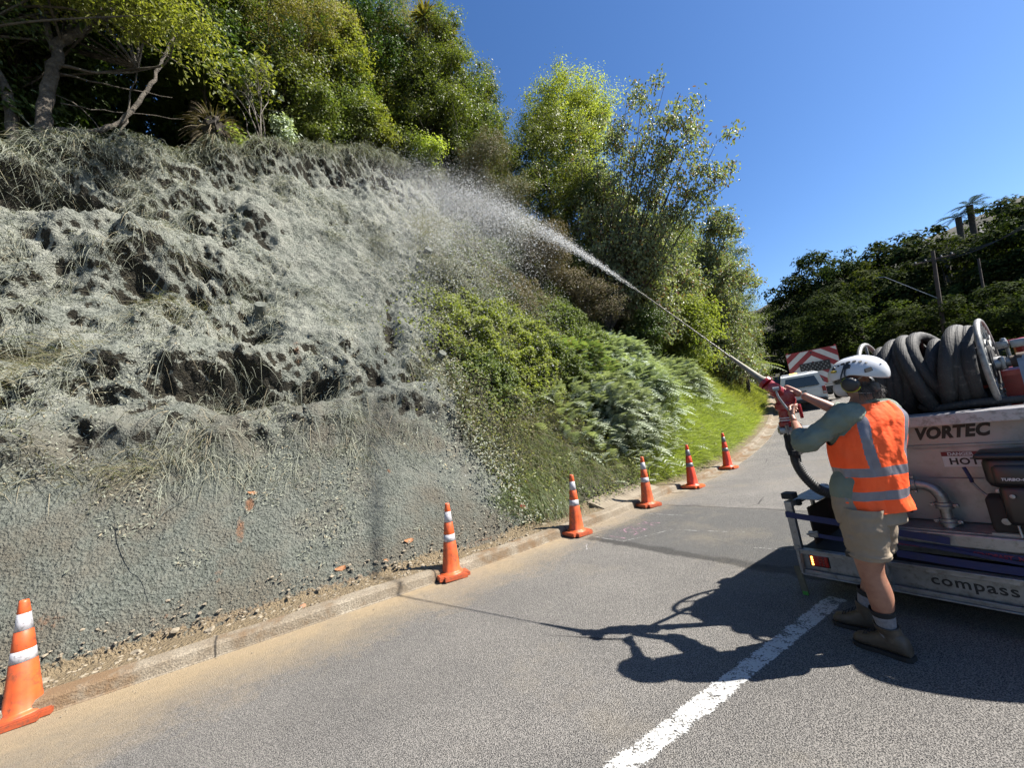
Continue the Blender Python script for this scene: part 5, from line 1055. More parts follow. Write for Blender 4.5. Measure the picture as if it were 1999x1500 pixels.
b = B(); b.box((1.62, 1.50, 1.70), (.66, .9, .24), bev=.04); b.box((1.62, 1.04, 1.80), (.72, .05, .03), bev=.008); bo(b, 'hopper_hatch', M_REDP)
b = B(); b.box((.56, 1.25, 1.72), (.20, .16, .18), bev=.03); bo(b, 'white_box', M_WHITE)
o = text_obj('lettering', 'VORTEC', .114, M_BLACK, hy, frame((.765, .4785, 1.186 + HZ), (1, 0, 0.028), (0, 0, 1), (0, -1, 0)), shear=.28, bold=.006, spacing=1.06, sx=.79)
b = B(); b.box((.975, .4775, 1.035), (.20, .004, .105), bev=.0015); ds = bo(b, 'danger_sign', M_WHITE); b = B(); b.box((.975, .4745, 1.073), (.20, .003, .030)); bo(b, 'sign_header', pm('sign_red', (.30, .02, .03), (.25, .015, .025)), ds)
text_obj('sign_text', 'DANGER', .030, M_WHITE, ds, frame((.905, .4725, 1.063 + HZ), (1, 0, 0), (0, 0, 1), (0, -1, 0)), bold=.0012); text_obj('sign_text', 'HOT', .062, M_BLACK, ds, frame((.905, .475, 1.000 + HZ), (1, 0, 0), (0, 0, 1), (0, -1, 0)), bold=.002, spacing=1.1)
# suction pipe: flange, clamp, elbow, clamp, drop
pp = empty('pump_pipe'); pp.parent = hy
def pb_(name, f, mat=M_GALV): mb = B(); f(mb); return bo(mb, name, mat, pp, smooth=35)
pb_('pipe', lambda q: (q.tube([(.60, .33, .885), (.70, .33, .885)], .028, 16), q.tube([(.845, .33, .76), (.845, .33, .60)], .030, 16), q.tube(smoothpts([(.845, .33, .62), (.85, .32, .58), (.90, .30, .56)], 4), .036, 14)))
pb_('elbow', lambda q: q.tube(smoothpts([(.70, .33, .885), (.76, .33, .882), (.815, .33, .855), (.842, .33, .80), (.845, .33, .75)], 5), .034, 16))
def clamp(q, c, ax, R=.046):
    q.lathe([(R * .8, -.022), (R, -.02), (R, -.005), (R * 1.1, 0), (R, .005), (R, .02), (R * .8, .022)], c, ax, 22)
    s_ = np.cross(ax, (0, 1, 0)); c = np.array(c, float)
    for sg in (-1, 1): q.box(c + s_ * sg * R * 1.15, (.035, .03, .022), bev=.006); q.cyl(c + s_ * sg * R * 1.2 - np.array([0, .03, 0]), c + s_ * sg * R * 1.2 + np.array([0, .03, 0]), .006, 8)
for c, ax in (((.715, .33, .885), (1, 0, 0)), ((.845, .33, .745), (0, 0, 1)), ((.845, .33, .635), (0, 0, 1))): pb_('clamp', lambda q: clamp(q, c, ax))
def fl(q):
    q.lathe([(0, -.006), (.075, -.006), (.075, .006), (0, .006)], (.605, .33, .885), (1, 0, 0), 6)
    for a in range(4): q.cyl((.58, .33 + .055 * cos(a * 1.57 + .8), .885 + .055 * sin(a * 1.57 + .8)), (.63, .33 + .055 * cos(a * 1.57 + .8), .885 + .055 * sin(a * 1.57 + .8)), .007, 8)
pb_('flange', fl, M_POLE)
b = B(); b.lathe([(0, -.05), (.17, -.055), (.19, -.03), (.19, .03), (.17, .055), (0, .05)], (.50, .36, .84), (1, .15, 0), 30); bo(b, 'pump_guard', M_RUB, smooth=40)
b = B(); b.tube(smoothpts([(1.0, .36, .90), (1.0, .35, .93), (.985, .35, 1.0)], 3), .010, 8); b.build('lever_grip', M_STRAP, hy, M=Matrix.Translation((0, 0, HZ)), smooth=50)
b = B(); b.tube(smoothpts([(1.0, .36, .90), (1.04, .32, .84), (1.13, .26, .74), (1.155, .22, .69), (1.16, .2, .60)], 4), .007, 8); bo(b, 'lever', M_STEEL, smooth=50)
# engine
en = empty('engine'); en.parent = hy
def eb(name, f, mat=M_PLAS, **k): mb = B(); f(mb); return bo(mb, name, mat, en, **k)
eb('air_cleaner', lambda q: (q.box((1.27, .25, 1.00), (.36, .24, .20), bev=.045), q.box((1.27, .24, 1.10), (.40, .26, .035), bev=.017), q.box((1.24, .17, .985), (.24, .10, .14), bev=.03)), smooth=50)
eb('shroud', lambda q: (q.box((1.56, .27, .86), (.30, .30, .42), bev=.03), q.box((1.22, .30, .72), (.34, .16, .22), bev=.02)), M_DARK, smooth=50)
eb('crankcase', lambda q: (q.box((1.34, .26, .80), (.42, .26, .24), bev=.03), q.lathe([(.02, 0), (.13, 0), (.15, .02), (.15, .09), (.13, .11), (.02, .11)], (1.40, .20, .80), (0, -1, 0), 28)), M_PLAS, smooth=50)
eb('recoil_starter', lambda q: (q.lathe([(0, .02), (.05, .015), (.11, 0)], (1.40, .085, .80), (0, -1, 0), 24), [q.box((1.40 + .07 * cos(a), .08, .80 + .07 * sin(a)), (.008, .01, .06), rot=Matrix.Rotation(-a + 1.57, 3, 'Y')) for a in np.arange(0, 6.2, .5)]), M_RUB)
eb('control_lever', lambda q: q.tube(smoothpts([(1.46, .12, 1.04), (1.49, .10, .97), (1.54, .10, .93), (1.66, .10, .925)], 4), .011, 8), M_STEEL, smooth=50)
eb('bolt', lambda q: [q.lathe([(.012, 0), (.012, .008), (0, .01)], (u, v, z), (0, -1, 0), 8) for u, v, z in ((1.12, .21, .875), (1.18, .12, .862), (1.02, .5, .6))], M_GALV)
eb('exhaust', lambda q: (q.tube(smoothpts([(1.52, .2, .88), (1.60, .18, .95), (1.62, .3, 1.05)], 4), .022, 10), q.box((1.60, .34, 1.02), (.16, .22, .14), bev=.03)), M_DARK, smooth=50)
eb('mounting_plate', lambda q: (q.box((1.22, .245, .66), (.30, .02, .15), bev=.003), q.box((1.22, .32, .60), (.36, .2, .02))), M_ALU)
eb('hex_port', lambda q: (q.lathe([(.034, 0), (.034, .012), (0, .014)], (1.115, .235, .685), (0, -1, 0), 6), q.lathe([(.020, .01), (.020, .022), (0, .024)], (1.115, .235, .685), (0, -1, 0), 12)), M_GALV)
text_obj('engine_badge', 'TURBO-CLEAN', .022, M_WHITE, en, frame((1.155, .1185, .955 + HZ), (1, 0, 0), (0, 0, 1), (0, -1, 0)), bold=.0006, shear=.2)
# hose reel
RC = np.array([.86, .78, 1.655]); hr = empty('hose_reel', L2W(.915, .64, 1.36), 'hose reel wound with thick worn black hose on top of the hydroseeder', 'hose reel', rot=TROT)
RM = Matrix.Translation((-RC[0], -RC[1], -1.36))
def rb(mb, name, mat, par=hr, **k): return mb.build(name, mat, par, M=RM, **k)
M_RIM = pm('worn_reel_paint', (.36, .36, .33), (.50, .50, .49), 12, .55, .3, dirt=(.12, .10, .08), dirt_amt=.7, bump=.3, bscale=60)
for ui, u in enumerate((.545, 1.185)):
    a = np.arange(40) * 2 * pi / 40; b = MB(); b.tube([(u, RC[1] + .325 * cos(q), RC[2] + .325 * sin(q)) for q in a], .017, 10, closed=True); fo = rb(b, 'flange_ring', M_RIM, smooth=60)
    b = MB()
    for q in np.arange(0, 2 * pi, pi / 4): b.tube([(u, RC[1] + .04 * cos(q), RC[2] + .04 * sin(q)), (u, RC[1] + .32 * cos(q), RC[2] + .32 * sin(q))], .011, 6)
    b.tube([(u, RC[1] + .18 * cos(q), RC[2] + .18 * sin(q)) for q in a], .009, 6, closed=True)
    if ui:
        for q in np.arange(0, 2 * pi, pi / 14): b.box((u + .004, RC[1] + .262 * cos(q), RC[2] + .262 * sin(q)), (.012, .016, .045), rot=Matrix.Rotation(-q + pi / 2, 3, 'X').inverted())
    rb(b, 'spokes', M_RIM, fo, smooth=60)
b = MB(); b.cyl((.53, RC[1], RC[2]), (1.20, RC[1], RC[2]), .14, 28); rb(b, 'drum', M_DARK, smooth=40)
b = MB(); b.lathe([(.0, -.03), (.05, -.03), (.05, .03), (.035, .05), (.035, .10)], (1.20, RC[1], RC[2]), (1, 0, 0), 18); b.box((1.235, RC[1], RC[2]), (.03, .10, .09), bev=.01); rb(b, 'hub', M_GALV, smooth=40)
b = MB(); b.tube([(1.27, RC[1], RC[2]), (1.42, RC[1], RC[2] + .0)], .042, 14); b.lathe([(.03, -.03), (.055, -.03), (.055, .03), (.03, .03)], (1.33, RC[1], RC[2]), (1, 0, 0), 16); b.tube([(1.42, RC[1], RC[2]), (1.75, RC[1], RC[2] + .01)], .030, 12); rb(b, 'swivel_joint', M_POLE, smooth=40)
b = MB(); b.box((1.255, RC[1] - .02, RC[2] + .125), (.055, .05, .05), bev=.008); b.box((1.325, RC[1] - .02, RC[2] + .12), (.07, .045, .055), bev=.008); b.tube([(1.27, RC[1], RC[2] + .11), (1.27, RC[1], RC[2] + .03)], .010, 8); b.lathe([(.018, 0), (.012, .02), (0, .022)], (1.265, RC[1] - .02, RC[2] + .15), (0, 0, 1), 10); rb(b, 'valve', M_GALV, smooth=40)
for u, s_ in ((.44, 1), (1.31, 1)):
    b = MB(); w0, w1, h_ = .17, .09, .30 if u > 1 else .20; z0 = 1.372
    V = [(u - .008, RC[1] - .27 - w0 / 2, z0), (u - .008, RC[1] - .27 + w0 / 2, z0), (u - .008, RC[1] - .14 + w1 / 2, z0 + h_), (u - .008, RC[1] - .20 - w1 / 2, z0 + h_)]; V = [(x, y + .15, z) for x, y, z in V]; V2 = [(x + .075, y, z) for x, y, z in V]
    b.raw(V + V2, [(0, 1, 2, 3), (7, 6, 5, 4), (0, 4, 5, 1), (1, 5, 6, 2), (2, 6, 7, 3), (3, 7, 4, 0)]); b.box((u + .03, RC[1] - .12, z0 + .006), (.12, .22, .010), bev=.003); b.tube([(u + .035, RC[1] - .06, z0 + h_), (u + .035, RC[1], RC[2])], .025, 10); br = rb(b, 'support_bracket', M_GALV)
b = MB(); b.box((1.357, RC[1] - .228, 1.50), (.034, .004, .10), rot=Matrix.Rotation(radians(-8), 3, 'X')); rb(b, 'data_label', pm('pale_blue_label', (.45, .52, .66), (.5, .56, .68), 60, .5))
# hose: loose coils
r = np.random.RandomState(6); pts = []; NL = 10; K = 26
for i in range(NL * K + 1):
    q = i / K; a = 2 * pi * q - 1.2; lp = int(q); u = .60 + .545 * (q / NL); tilt = [.02, .045, .03, .06, -.07, .06, -.10, .08, .015, .01][min(lp, NL - 1)]
    rad = .238 + [.0, .02, .0, .035, .05, -.02, .06, .05, .015, .03][min(lp, NL - 1)] * sin(pi * (q - lp)) ** 2; sag = .04 * [.5, 1.4, .6, 1.2, .4, 1., .2, 1.6, 1.9, 1.][min(lp, NL - 1)] * max(0, -sin(a))
    pts.append((u + tilt * sin(a + .5) , RC[1] + rad * cos(a) * -1, RC[2] + rad * 1.02 * sin(a) - sag))
b = MB(); b.tube(np.array(pts), .040, 14); rb(b, 'wound_hose', M_HOSE, smooth=60)
b = MB()   # three loose outer turns that ride over the others
for (u0, u1, rad, ph, tl) in ((.62, .73, .285, .3, .10), (.80, .93, .300, 0., -.13), (.98, 1.09, .295, .5, .07)):
    q = np.linspace(0, 1, 34); a = 2 * pi * q - pi / 2 + ph; rr = np.minimum(rad, .24 + .6 * np.minimum(q, 1 - q)); b.tube(np.stack([u0 + (u1 - u0) * q + tl * np.sin(a) * .6, RC[1] - rr * np.cos(a), RC[2] + rr * np.sin(a) - .035 * np.clip(-np.sin(a), 0, 1)], 1), .040, 14)
rb(b, 'loose_hose_turns', M_HOSE, smooth=60)
b = MB(); b.tube(smoothpts([(.74, .70, 1.45), (.86, .58, 1.395), (.98, .54, 1.405), (1.12, .55, 1.41), (1.30, .60, 1.40), (1.60, .62, 1.40), (1.9, .5, 1.36)], 5), .026, 12); rb(b, 'hose_tail', M_HOSE, smooth=60)
# things on the trailer outside the frame whose shadows fall in view
b = MB(); b.tube(smoothpts([(1.50, .52, 1.40), (1.62, .32, 1.62), (1.80, .22, 1.56), (2.05, .3, 1.30), (2.1, .6, .9)], 6), .034, 12); o = b.build('slack_hose', M_HOSE, smooth=60, M=TM); tag(o, 'slack black hose looping over the right end of the hydroseeder, beyond the frame', 'hose')
# straps
def strap(pts, w, lab, letters=None, mat=M_STRAP):
    P = smoothpts(pts, 6); n = len(P); T = unit(np.gradient(P, axis=0)); nrm = np.array([0, -1., 0]); wd = unit(np.cross(T, nrm)); V = []
    for i in range(n):
        for k, h in ((-.5, 0), (.5, 0), (.5, .003), (-.5, .003)): V.append(P[i] + wd[i] * k * w + nrm * h)
    F = [(i * 4 + j, i * 4 + (j + 1) % 4, (i + 1) * 4 + (j + 1) % 4, (i + 1) * 4 + j) for i in range(n - 1) for j in range(4)] + [(0, 1, 2, 3), ((n - 1) * 4 + 3, (n - 1) * 4 + 2, (n - 1) * 4 + 1, (n - 1) * 4)]
    root = empty('ratchet_strap', TA, lab, 'strap', 'blue lashing straps', rot=TROT); mb = MB(); mb.raw(V, F); mb.build('webbing', mat, root)
    return root
s1 = strap([(-.03, -.035, .655), (.25, -.04, .63), (.5, -.02, .60), (.9, .01, .55)], .048, 'blue lashing strap from the corner post, upper of those by the man')
s2 = strap([(.10, -.005, .50), (.35, .0, .485), (.7, .03, .50), (1.15, .035, .485), (2.0, .04, .475)], .032, 'blue strap with red lettering running along under the skid')
s3 = strap([(.62, -.01, .435), (1.0, -.01, .42), (1.5, -.01, .415), (2.0, -.01, .41)], .050, 'lowest blue strap lying above the rear beam')
s4 = strap([(.58, .02, .515), (.9, .015, .49), (1.2, .01, .455), (1.7, .0, .41)], .020, 'thin slanting strap crossing between the other two')
text_obj('red_lettering', 'SENDFAST  N', .034, M_REDL, s2, frame((.985, .028, .470), (1, 0, -.02), (0, 0, 1), (0, -1, 0)), bold=.001); text_obj('red_lettering', 'ARMORED 10', .026, M_REDL, s2, frame((.62, .022, .490), (1, 0, -.02), (0, 0, 1), (0, -1, 0)), bold=.001)
b = MB(); b.box((.13, .0, .50), (.07, .03, .05), bev=.01); b.cyl((.09, -.02, .50), (.17, -.02, .53), .008, 8); b.build('ratchet', M_STEEL, s2)

# ---------------- spray monitor in the man's hands, with its feed hose
M_MRED = pm('monitor_red', (.50, .012, .022), (.40, .010, .018), 14, .3, bump=.2, bscale=60, dirt=(.45, .36, .34), dirt_amt=.35); M_BRASS = pm('muddy_nozzle', (.36, .33, .25), (.26, .235, .18), 20, .6, .3, dirt=(.5, .46, .4))
MO = np.array([2.088, 3.065, 1.366]); bz = MO.copy(); mn = empty('spray_monitor', MO, 'red hand-aimed spray monitor with a long tapered nozzle', 'spray monitor')
def mo(name, f, mat=M_MRED): mb = MB(); f(mb); return mb.build(name, mat, mn, M=Matrix.Translation(-Vector(MO)), smooth=40)
jd = V0 / np.linalg.norm(V0); back = P0 - jd * .40; XR = np.array([.86, -.46, .0]); YR = np.array([.46, .86, 0]); cx2 = (.02, -.03, 1)
mo('swivel_column', lambda q: q.lathe([(.054, .045), (.062, .05), (.062, .08), (.050, .09), (.050, .17), (.062, .18), (.066, .195), (.066, .225), (.05, .24), (.05, .27), (.03, .29)], bz, cx2, 26))
mo('white_ring', lambda q: (q.lathe([(.056, .093), (.056, .100)], bz, cx2, 26), q.lathe([(.056, .112), (.056, .119)], bz, cx2, 26)), M_WHITE)
mo('elbow_body', lambda q: (q.tube(smoothpts([bz + [.02, .0, .20], bz + [.035, .0, .25], bz + [.02, -.005, .285], bz + [-.02, -.01, .315], back * .6 + (bz + [-.02, -.01, .315]) * .4, back + jd * .02], 5), [.062] * 6 + [.058] * 6 + [.050] * 7 + [.044] * 7, 18), q.lathe([(.034, -.055), (.060, -.05), (.060, .05), (.034, .055)], bz + [.015, -.01, .275], YR, 22), q.lathe([(.028, -.07), (.042, -.065), (.042, .065), (.028, .07)], back - jd * .04, YR, 20), q.box(bz + [.085, -.05, .15], (.02, .02, .11), bev=.006)))
mo('swivel_ring', lambda q: q.lathe([(.036, -.016), (.054, -.013), (.054, .013), (.036, .016)], back + jd * .03, jd, 24))
mo('nozzle', lambda q: q.lathe([(.038, .03), (.038, .06), (.030, .08), (.026, .12), (.018, .26), (.0135, .39), (.0135, .40), (.008, .40)], back, jd, 20), M_BRASS)
hL = np.array([2.024, 2.922, 1.529])
mo('aiming_handle', lambda q: (q.tube(smoothpts([back - jd * .05 - YR * .075, back * .6 + hL * .4 - YR * .055 + [0, 0, -.01], hL * .85 + back * .15, hL + [.012, -.018, -.045]], 4), .0085, 10), q.lathe([(.016, -.02), (.016, .02)], back - jd * .05 - YR * .075, XR, 12)), M_STEEL)
mo('base_flange', lambda q: (q.box(bz + [.0, -.01, .020], (.15, .11, .045), rot=Matrix.Rotation(-.45, 3, 'Z'), bev=.008), [q.cyl(bz + [x, y - .01, -.012], bz + [x, y - .01, .058], .012, 8) for x in (-.05, .05) for y in (-.045, .035)]), M_GALV)
mo('hose_coupling', lambda q: (q.lathe([(.030, -.18), (.045, -.175), (.045, -.14), (.033, -.135), (.033, -.07), (.047, -.062), (.047, -.02), (.033, 0)], bz, (0, 0, 1), 20), [q.tube([bz + [sx_ * .05, -.01, -.03], bz + [sx_ * .058, -.012, -.11], bz + [sx_ * .047, -.012, -.17]], .009, 6) for sx_ in (-1, 1)], q.tube([bz + [.035, -.03, -.15], bz + [.085, -.035, -.145]], .010, 6)), M_DARK)
mo('support_arm', lambda q: q.tube([bz + [.03, .02, .012], bz + [.35, .18, .0], L2W(.36, .5, 1.33)], .018, 8), M_GALV)
b = MB(); q = smoothpts([bz + [0, 0, -.15], bz + [.0, .005, -.24], bz + [.035, .0, -.35], bz + [.12, .0, -.46], bz + [.26, .02, -.51], L2W(.36, .26, .86), L2W(.48, .24, .84)], 8); b.tube(q, .034, 14); o = b.build('feed_hose', M_RUB, smooth=60); tag(o, 'black ribbed hose curving from the spray monitor to the pump', 'hose')
r_ = MB(); T_ = unit(np.gradient(q, axis=0))
for i in range(2, 32): r_.lathe([(.0345, -.0035), (.037, 0), (.0345, .0035)], q[i], T_[i], 16)
r_.build('hose_ribbing', M_RUB, o, smooth=50)
# ================================================================ THE MAN AT THE MONITOR
def V3(*a): return np.array(a, float)
J = dict(head=V3(2.215, 2.520, 1.672), neck=V3(2.243, 2.532, 1.565), c7=V3(2.238, 2.528, 1.495), chest=V3(2.186, 2.535, 1.33), waist=V3(2.150, 2.540, 1.08), pelvis=V3(2.112, 2.560, .92),
    shL=V3(2.060, 2.490, 1.462), elL=V3(1.848, 2.600, 1.325), wrL=V3(1.985, 2.840, 1.452), haL=V3(2.024, 2.915, 1.515), shR=V3(2.410, 2.600, 1.450), elR=V3(2.324, 2.846, 1.480), wrR=V3(2.185, 2.980, 1.640), haR=V3(2.135, 3.045, 1.690),
    hipL=V3(2.035, 2.520, .88), hipR=V3(2.195, 2.605, .88), knL=V3(2.030, 2.560, .485), anL=V3(2.066, 2.590, .12), knR=V3(2.235, 2.770, .48), anR=V3(2.155, 2.850, .12))
MAN = V3(2.10, 2.60, 0)
man = empty('person', MAN, 'man in orange hi-vis vest, khaki shorts and white helmet aiming the spray monitor', 'person')
def skin(name, chains, mat, parent, sub=2, merge=None, smooth=True):
    """chains: lists of (point, radius or (rx, ry)); equal points are shared; one continuous surface from the Skin modifier"""
    V = []; R_ = []; E = []; idx = {}
    for ch in chains:
        prev = None
        for p, rr in ch:
            k = tuple(np.round(p, 4))
            if k not in idx: idx[k] = len(V); V.append(tuple(p)); R_.append(rr if hasattr(rr, '__len__') else (rr, rr))
            if prev is not None and prev != idx[k]: E.append((prev, idx[k]))
            prev = idx[k]
    me = bpy.data.meshes.new(name); me.from_pydata(V, E, []); o = link(name, me); m = o.modifiers.new('s', 'SKIN'); m.use_smooth_shade = True; m.branch_smoothing = .6
    for i, v in enumerate(me.skin_vertices[0].data): v.radius = R_[i]
    me.skin_vertices[0].data[0].use_root = True
    if sub: s_ = o.modifiers.new('u', 'SUBSURF'); s_.levels = sub; s_.render_levels = sub
    dg = bpy.context.evaluated_depsgraph_get(); nm = bpy.data.meshes.new_from_object(o.evaluated_get(dg)); nm.name = name; bpy.data.objects.remove(o)
    nm.materials.clear(); nm.materials.append(mat); nm.polygons.foreach_set('use_smooth', np.ones(len(nm.polygons), bool))
    return nm
def place(me, name, parent=None, off=MAN, fn=None):
    V = np.empty(len(me.vertices) * 3, np.float32); me.vertices.foreach_get('co', V); V = V.reshape(-1, 3).astype(float)
    if fn: V = fn(V)
    me.vertices.foreach_set('co', (V - off).astype(np.float32).ravel()); me.update(); return link(name, me, parent or man)
def joinm(ms, name):
    bm = bmesh.new()
    for m_ in ms: bm.from_mesh(m_)
    me = bpy.data.meshes.new(name); bm.to_mesh(me); bm.free(); me.materials.append(ms[0].materials[0]); me.polygons.foreach_set('use_smooth', np.ones(len(me.polygons), bool)); return me
m = NT('skin'); sn = m.noise(14, 4, .6); M_SKIN = m.done(m.mix(m.ramp(sn, [(.35, 0.), (.65, 1.)]), (.66, .33, .215), (.50, .225, .145)), .5, 0., m.bump(m.noise(160, 3), .25, .002), Subsurface_Weight=.08)
def cloth(name, c1, c2, folds=.5, fs=9, weave=420, rough=.85, **k):
    t = NT(name); n1 = t.noise(fs, 3, .5, Distortion=1.2) if False else t.noise(fs, 3, .5); col = t.mix(t.ramp(t.noise(5, 4), [(.35, 0.), (.65, 1.)]), c1, c2)
    return t.done(col, rough, 0., t.bump(t.noise(weave, 2), .25, .001, t.bump(n1, folds, .03)), **k)
M_SHIRT = cloth('sage_shirt', (.32, .38, .30), (.24, .29, .225), 1.); M_SHORT = cloth('khaki_shorts', (.54, .42, .30), (.44, .345, .245), 1., 7); M_VEST = cloth('hi_vis_orange', (1., .135, .04), (1., .11, .03), .8, 8, rough=.75, K=.86, Specular_IOR_Level=.12)
M_TAPE = pm('silver_tape', (.36, .34, .38), (.28, .265, .31), 18, .35, bump=.3, bscale=30, bdist=.004); M_SOCK = pm('grey_sock', (.42, .41, .45), (.28, .28, .31), 60, .9, bump=.6, bscale=200); M_SOCKB = pm('black_sock_top', (.02, .02, .022), rough=.9)
M_BOOT = pm('brown_boot_leather', (.16, .115, .075), (.10, .072, .048), 20, .6, bump=.4, bscale=60, dirt=(.16, .13, .10), dirt_amt=.5); M_SOLE = pm('boot_sole', (.03, .027, .024), rough=.8); M_HAIR = pm('grey_hair', (.10, .085, .075), (.19, .17, .155), 40, .7, bump=.9, bscale=150, bdist=.006)
# hands: palm and five fingers, each finger a chain rooted inside the palm
def hand(wr, ctr, palm_n, side, curl, spread=.018, wrap=None, thumb_sg=1., flen=(.066, .074, .069, .054), curlvec=None):
    """wr wrist, ctr palm centre; side = towards the thumb; fingers leave along the palm and curl round towards -palm_n"""
    d = unit(ctr - wr); side = unit(side - d * (side @ d)); n_ = unit(palm_n - d * (palm_n @ d) - side * (palm_n @ side)); ms = []
    kn = ctr + d * .042
    ms.append(skin('p', [[(wr, (.022, .027)), (wr * .45 + ctr * .55, (.019, .034)), (ctr + d * .004, (.0165, .038)), (kn - d * .008, (.0145, .037))]], M_SKIN, None, 2))
    for i in range(4):
        off = side * (.030 - .0195 * i) ; b0 = ctr + off * .75; b1 = kn + off - n_ * 0; L = flen[i]; P_ = [b0, b1]; a = 0; dd = d + side * (.10 - .06 * i)
        for k in range(3):
            a += curl[k] * (1 + .06 * i); v = unit(dd * cos(a) - n_ * sin(a)); P_.append(P_[-1] + v * L * (.46, .31, .26)[k])
        rr = [.0095, .0098, .0088, .0082, .0068]; ms.append(skin('f', [[(p, r_) for p, r_ in zip(P_, rr)]], M_SKIN, None, 2))
    t0 = wr * .5 + ctr * .5 + side * .018; t1 = ctr + side * .046 - n_ * .012; v = unit(d * .75 + side * .55 * thumb_sg - n_ * .6); t2 = t1 + v * .030; v = unit(d * .75 - n_ * .85 - side * .25); t3 = t2 + v * .026
    ms.append(skin('t', [[(t0, .013), (t1, .0125), (t2, .0105), (t3, .0085)]], M_SKIN, None, 2)); return ms
# the body: one skin from pelvis through torso, neck, head, arms and legs
fd = unit(V3(-.52, .83, .08)); hr_ = unit(np.cross(fd, V3(0, 0, 1)))       # the way he looks, and his right
hd = J['head']; Q = lambda f_, r_, u: hd + fd * f_ + hr_ * r_ + V3(0, 0, u)
ch = [[(J['pelvis'], (.13, .10)), (J['waist'], (.125, .095)), (J['chest'], (.15, .11)), (J['c7'], (.075, .065)), (J['neck'], .056), (Q(-.012, 0, -.02), (.070, .072)), (Q(-.008, 0, .055), (.076, .082)), (Q(-.005, 0, .105), (.05, .055))],
      [(Q(-.012, 0, -.02), (.070, .072)), (Q(.055, 0, -.055), (.040, .036)), (Q(.085, 0, -.085), (.022, .018))],
      [(J['c7'], (.075, .065)), (J['shL'], .052), ((J['shL'] + J['elL']) / 2, .044), (J['elL'], .038), (J['elL'] * .7 + J['wrL'] * .3, .041), (J['elL'] * .3 + J['wrL'] * .7, .031), (J['wrL'], (.025, .029))],
      [(J['c7'], (.075, .065)), (J['shR'], .052), ((J['shR'] + J['elR']) / 2, .044), (J['elR'], .038), (J['elR'] * .7 + J['wrR'] * .3, .043), (J['elR'] * .3 + J['wrR'] * .7, .032), (J['wrR'], (.025, .029))],
      [(J['pelvis'], (.13, .10)), (J['hipL'], .088), (J['hipL'] * .5 + J['knL'] * .5, .090), (J['knL'] + V3(0, 0, .06), .074), (J['knL'], .066), (J['knL'] * .68 + J['anL'] * .32 + V3(.012, -.012, 0), .074), (J['knL'] * .35 + J['anL'] * .65, .054), (J['anL'] + V3(0, 0, .05), .039), (J['anL'], .036)],
      [(J['pelvis'], (.13, .10)), (J['hipR'], .088), (J['hipR'] * .5 + J['knR'] * .5, .088), (J['knR'] + V3(0, 0, .06), .070), (J['knR'], .062), (J['knR'] * .68 + J['anR'] * .32 + V3(.012, -.012, 0), .068), (J['knR'] * .35 + J['anR'] * .65, .050), (J['anR'] + V3(0, 0, .05), .037), (J['anR'], .036)]]
ms = [skin('b', ch, M_SKIN, None, 2)]
ms += hand(J['wrL'], J['haL'], V3(-.85, -.2, .3), V3(-.1, -.5, .7), (.9, 1.15, .8))
ms += hand(J['wrR'], J['haR'] + V3(0, 0, .004), V3(.1, .1, 1), V3(-.8, -.5, .1), (.65, .75, .5))
# nose, brow and ears
ms.append(skin('n', [[(Q(.075, 0, .035), .010), (Q(.100, 0, .0), .014), (Q(.098, 0, -.012), .012)]], M_SKIN, None, 1))
for sg in (-1, 1): ms.append(skin('e', [[(Q(-.005, .074 * sg, .01), .010), (Q(-.012, .083 * sg, .03), .012), (Q(-.008, .082 * sg, .0), .010), (Q(0, .077 * sg, -.02), .007)]], M_SKIN, None, 1))
place(joinm(ms, 'body'), 'body')
# hair below the helmet
ms = [skin('h', [[(Q(-.085, -.03, -.005), .030), (Q(-.095, -.035, -.045), .026), (Q(-.10, -.04, -.075), .013)], [(Q(-.08, .03, -.005), .032), (Q(-.10, .03, -.05), .028), (Q(-.11, .02, -.09), .013)], [(Q(-.09, 0, 0), .035), (Q(-.11, 0, -.05), .028), (Q(-.12, 0, -.10), .014)], [(Q(-.05, -.065, -.01), .018), (Q(-.055, -.066, -.045), .014)]], M_HAIR, None, 2)]
ho = place(ms[0], 'hair')
r = np.random.RandomState(2); n = 900; a = r.uniform(-2.1, 2.1, n); st = np.stack([Q(-.075 * cos(q * .75) - .02, -.078 * sin(q * .75), -.03 + u) for q, u in zip(a, r.uniform(-.03, .03, n))]); V, F = strands(st, unit(-fd * .25 + V3(0, 0, -1) + r.normal(size=(n, 3)) * .22), r.uniform(.03, .075, n), .003, r, .1, 2); npmesh('strands', V - MAN, F, M_HAIR, ho)
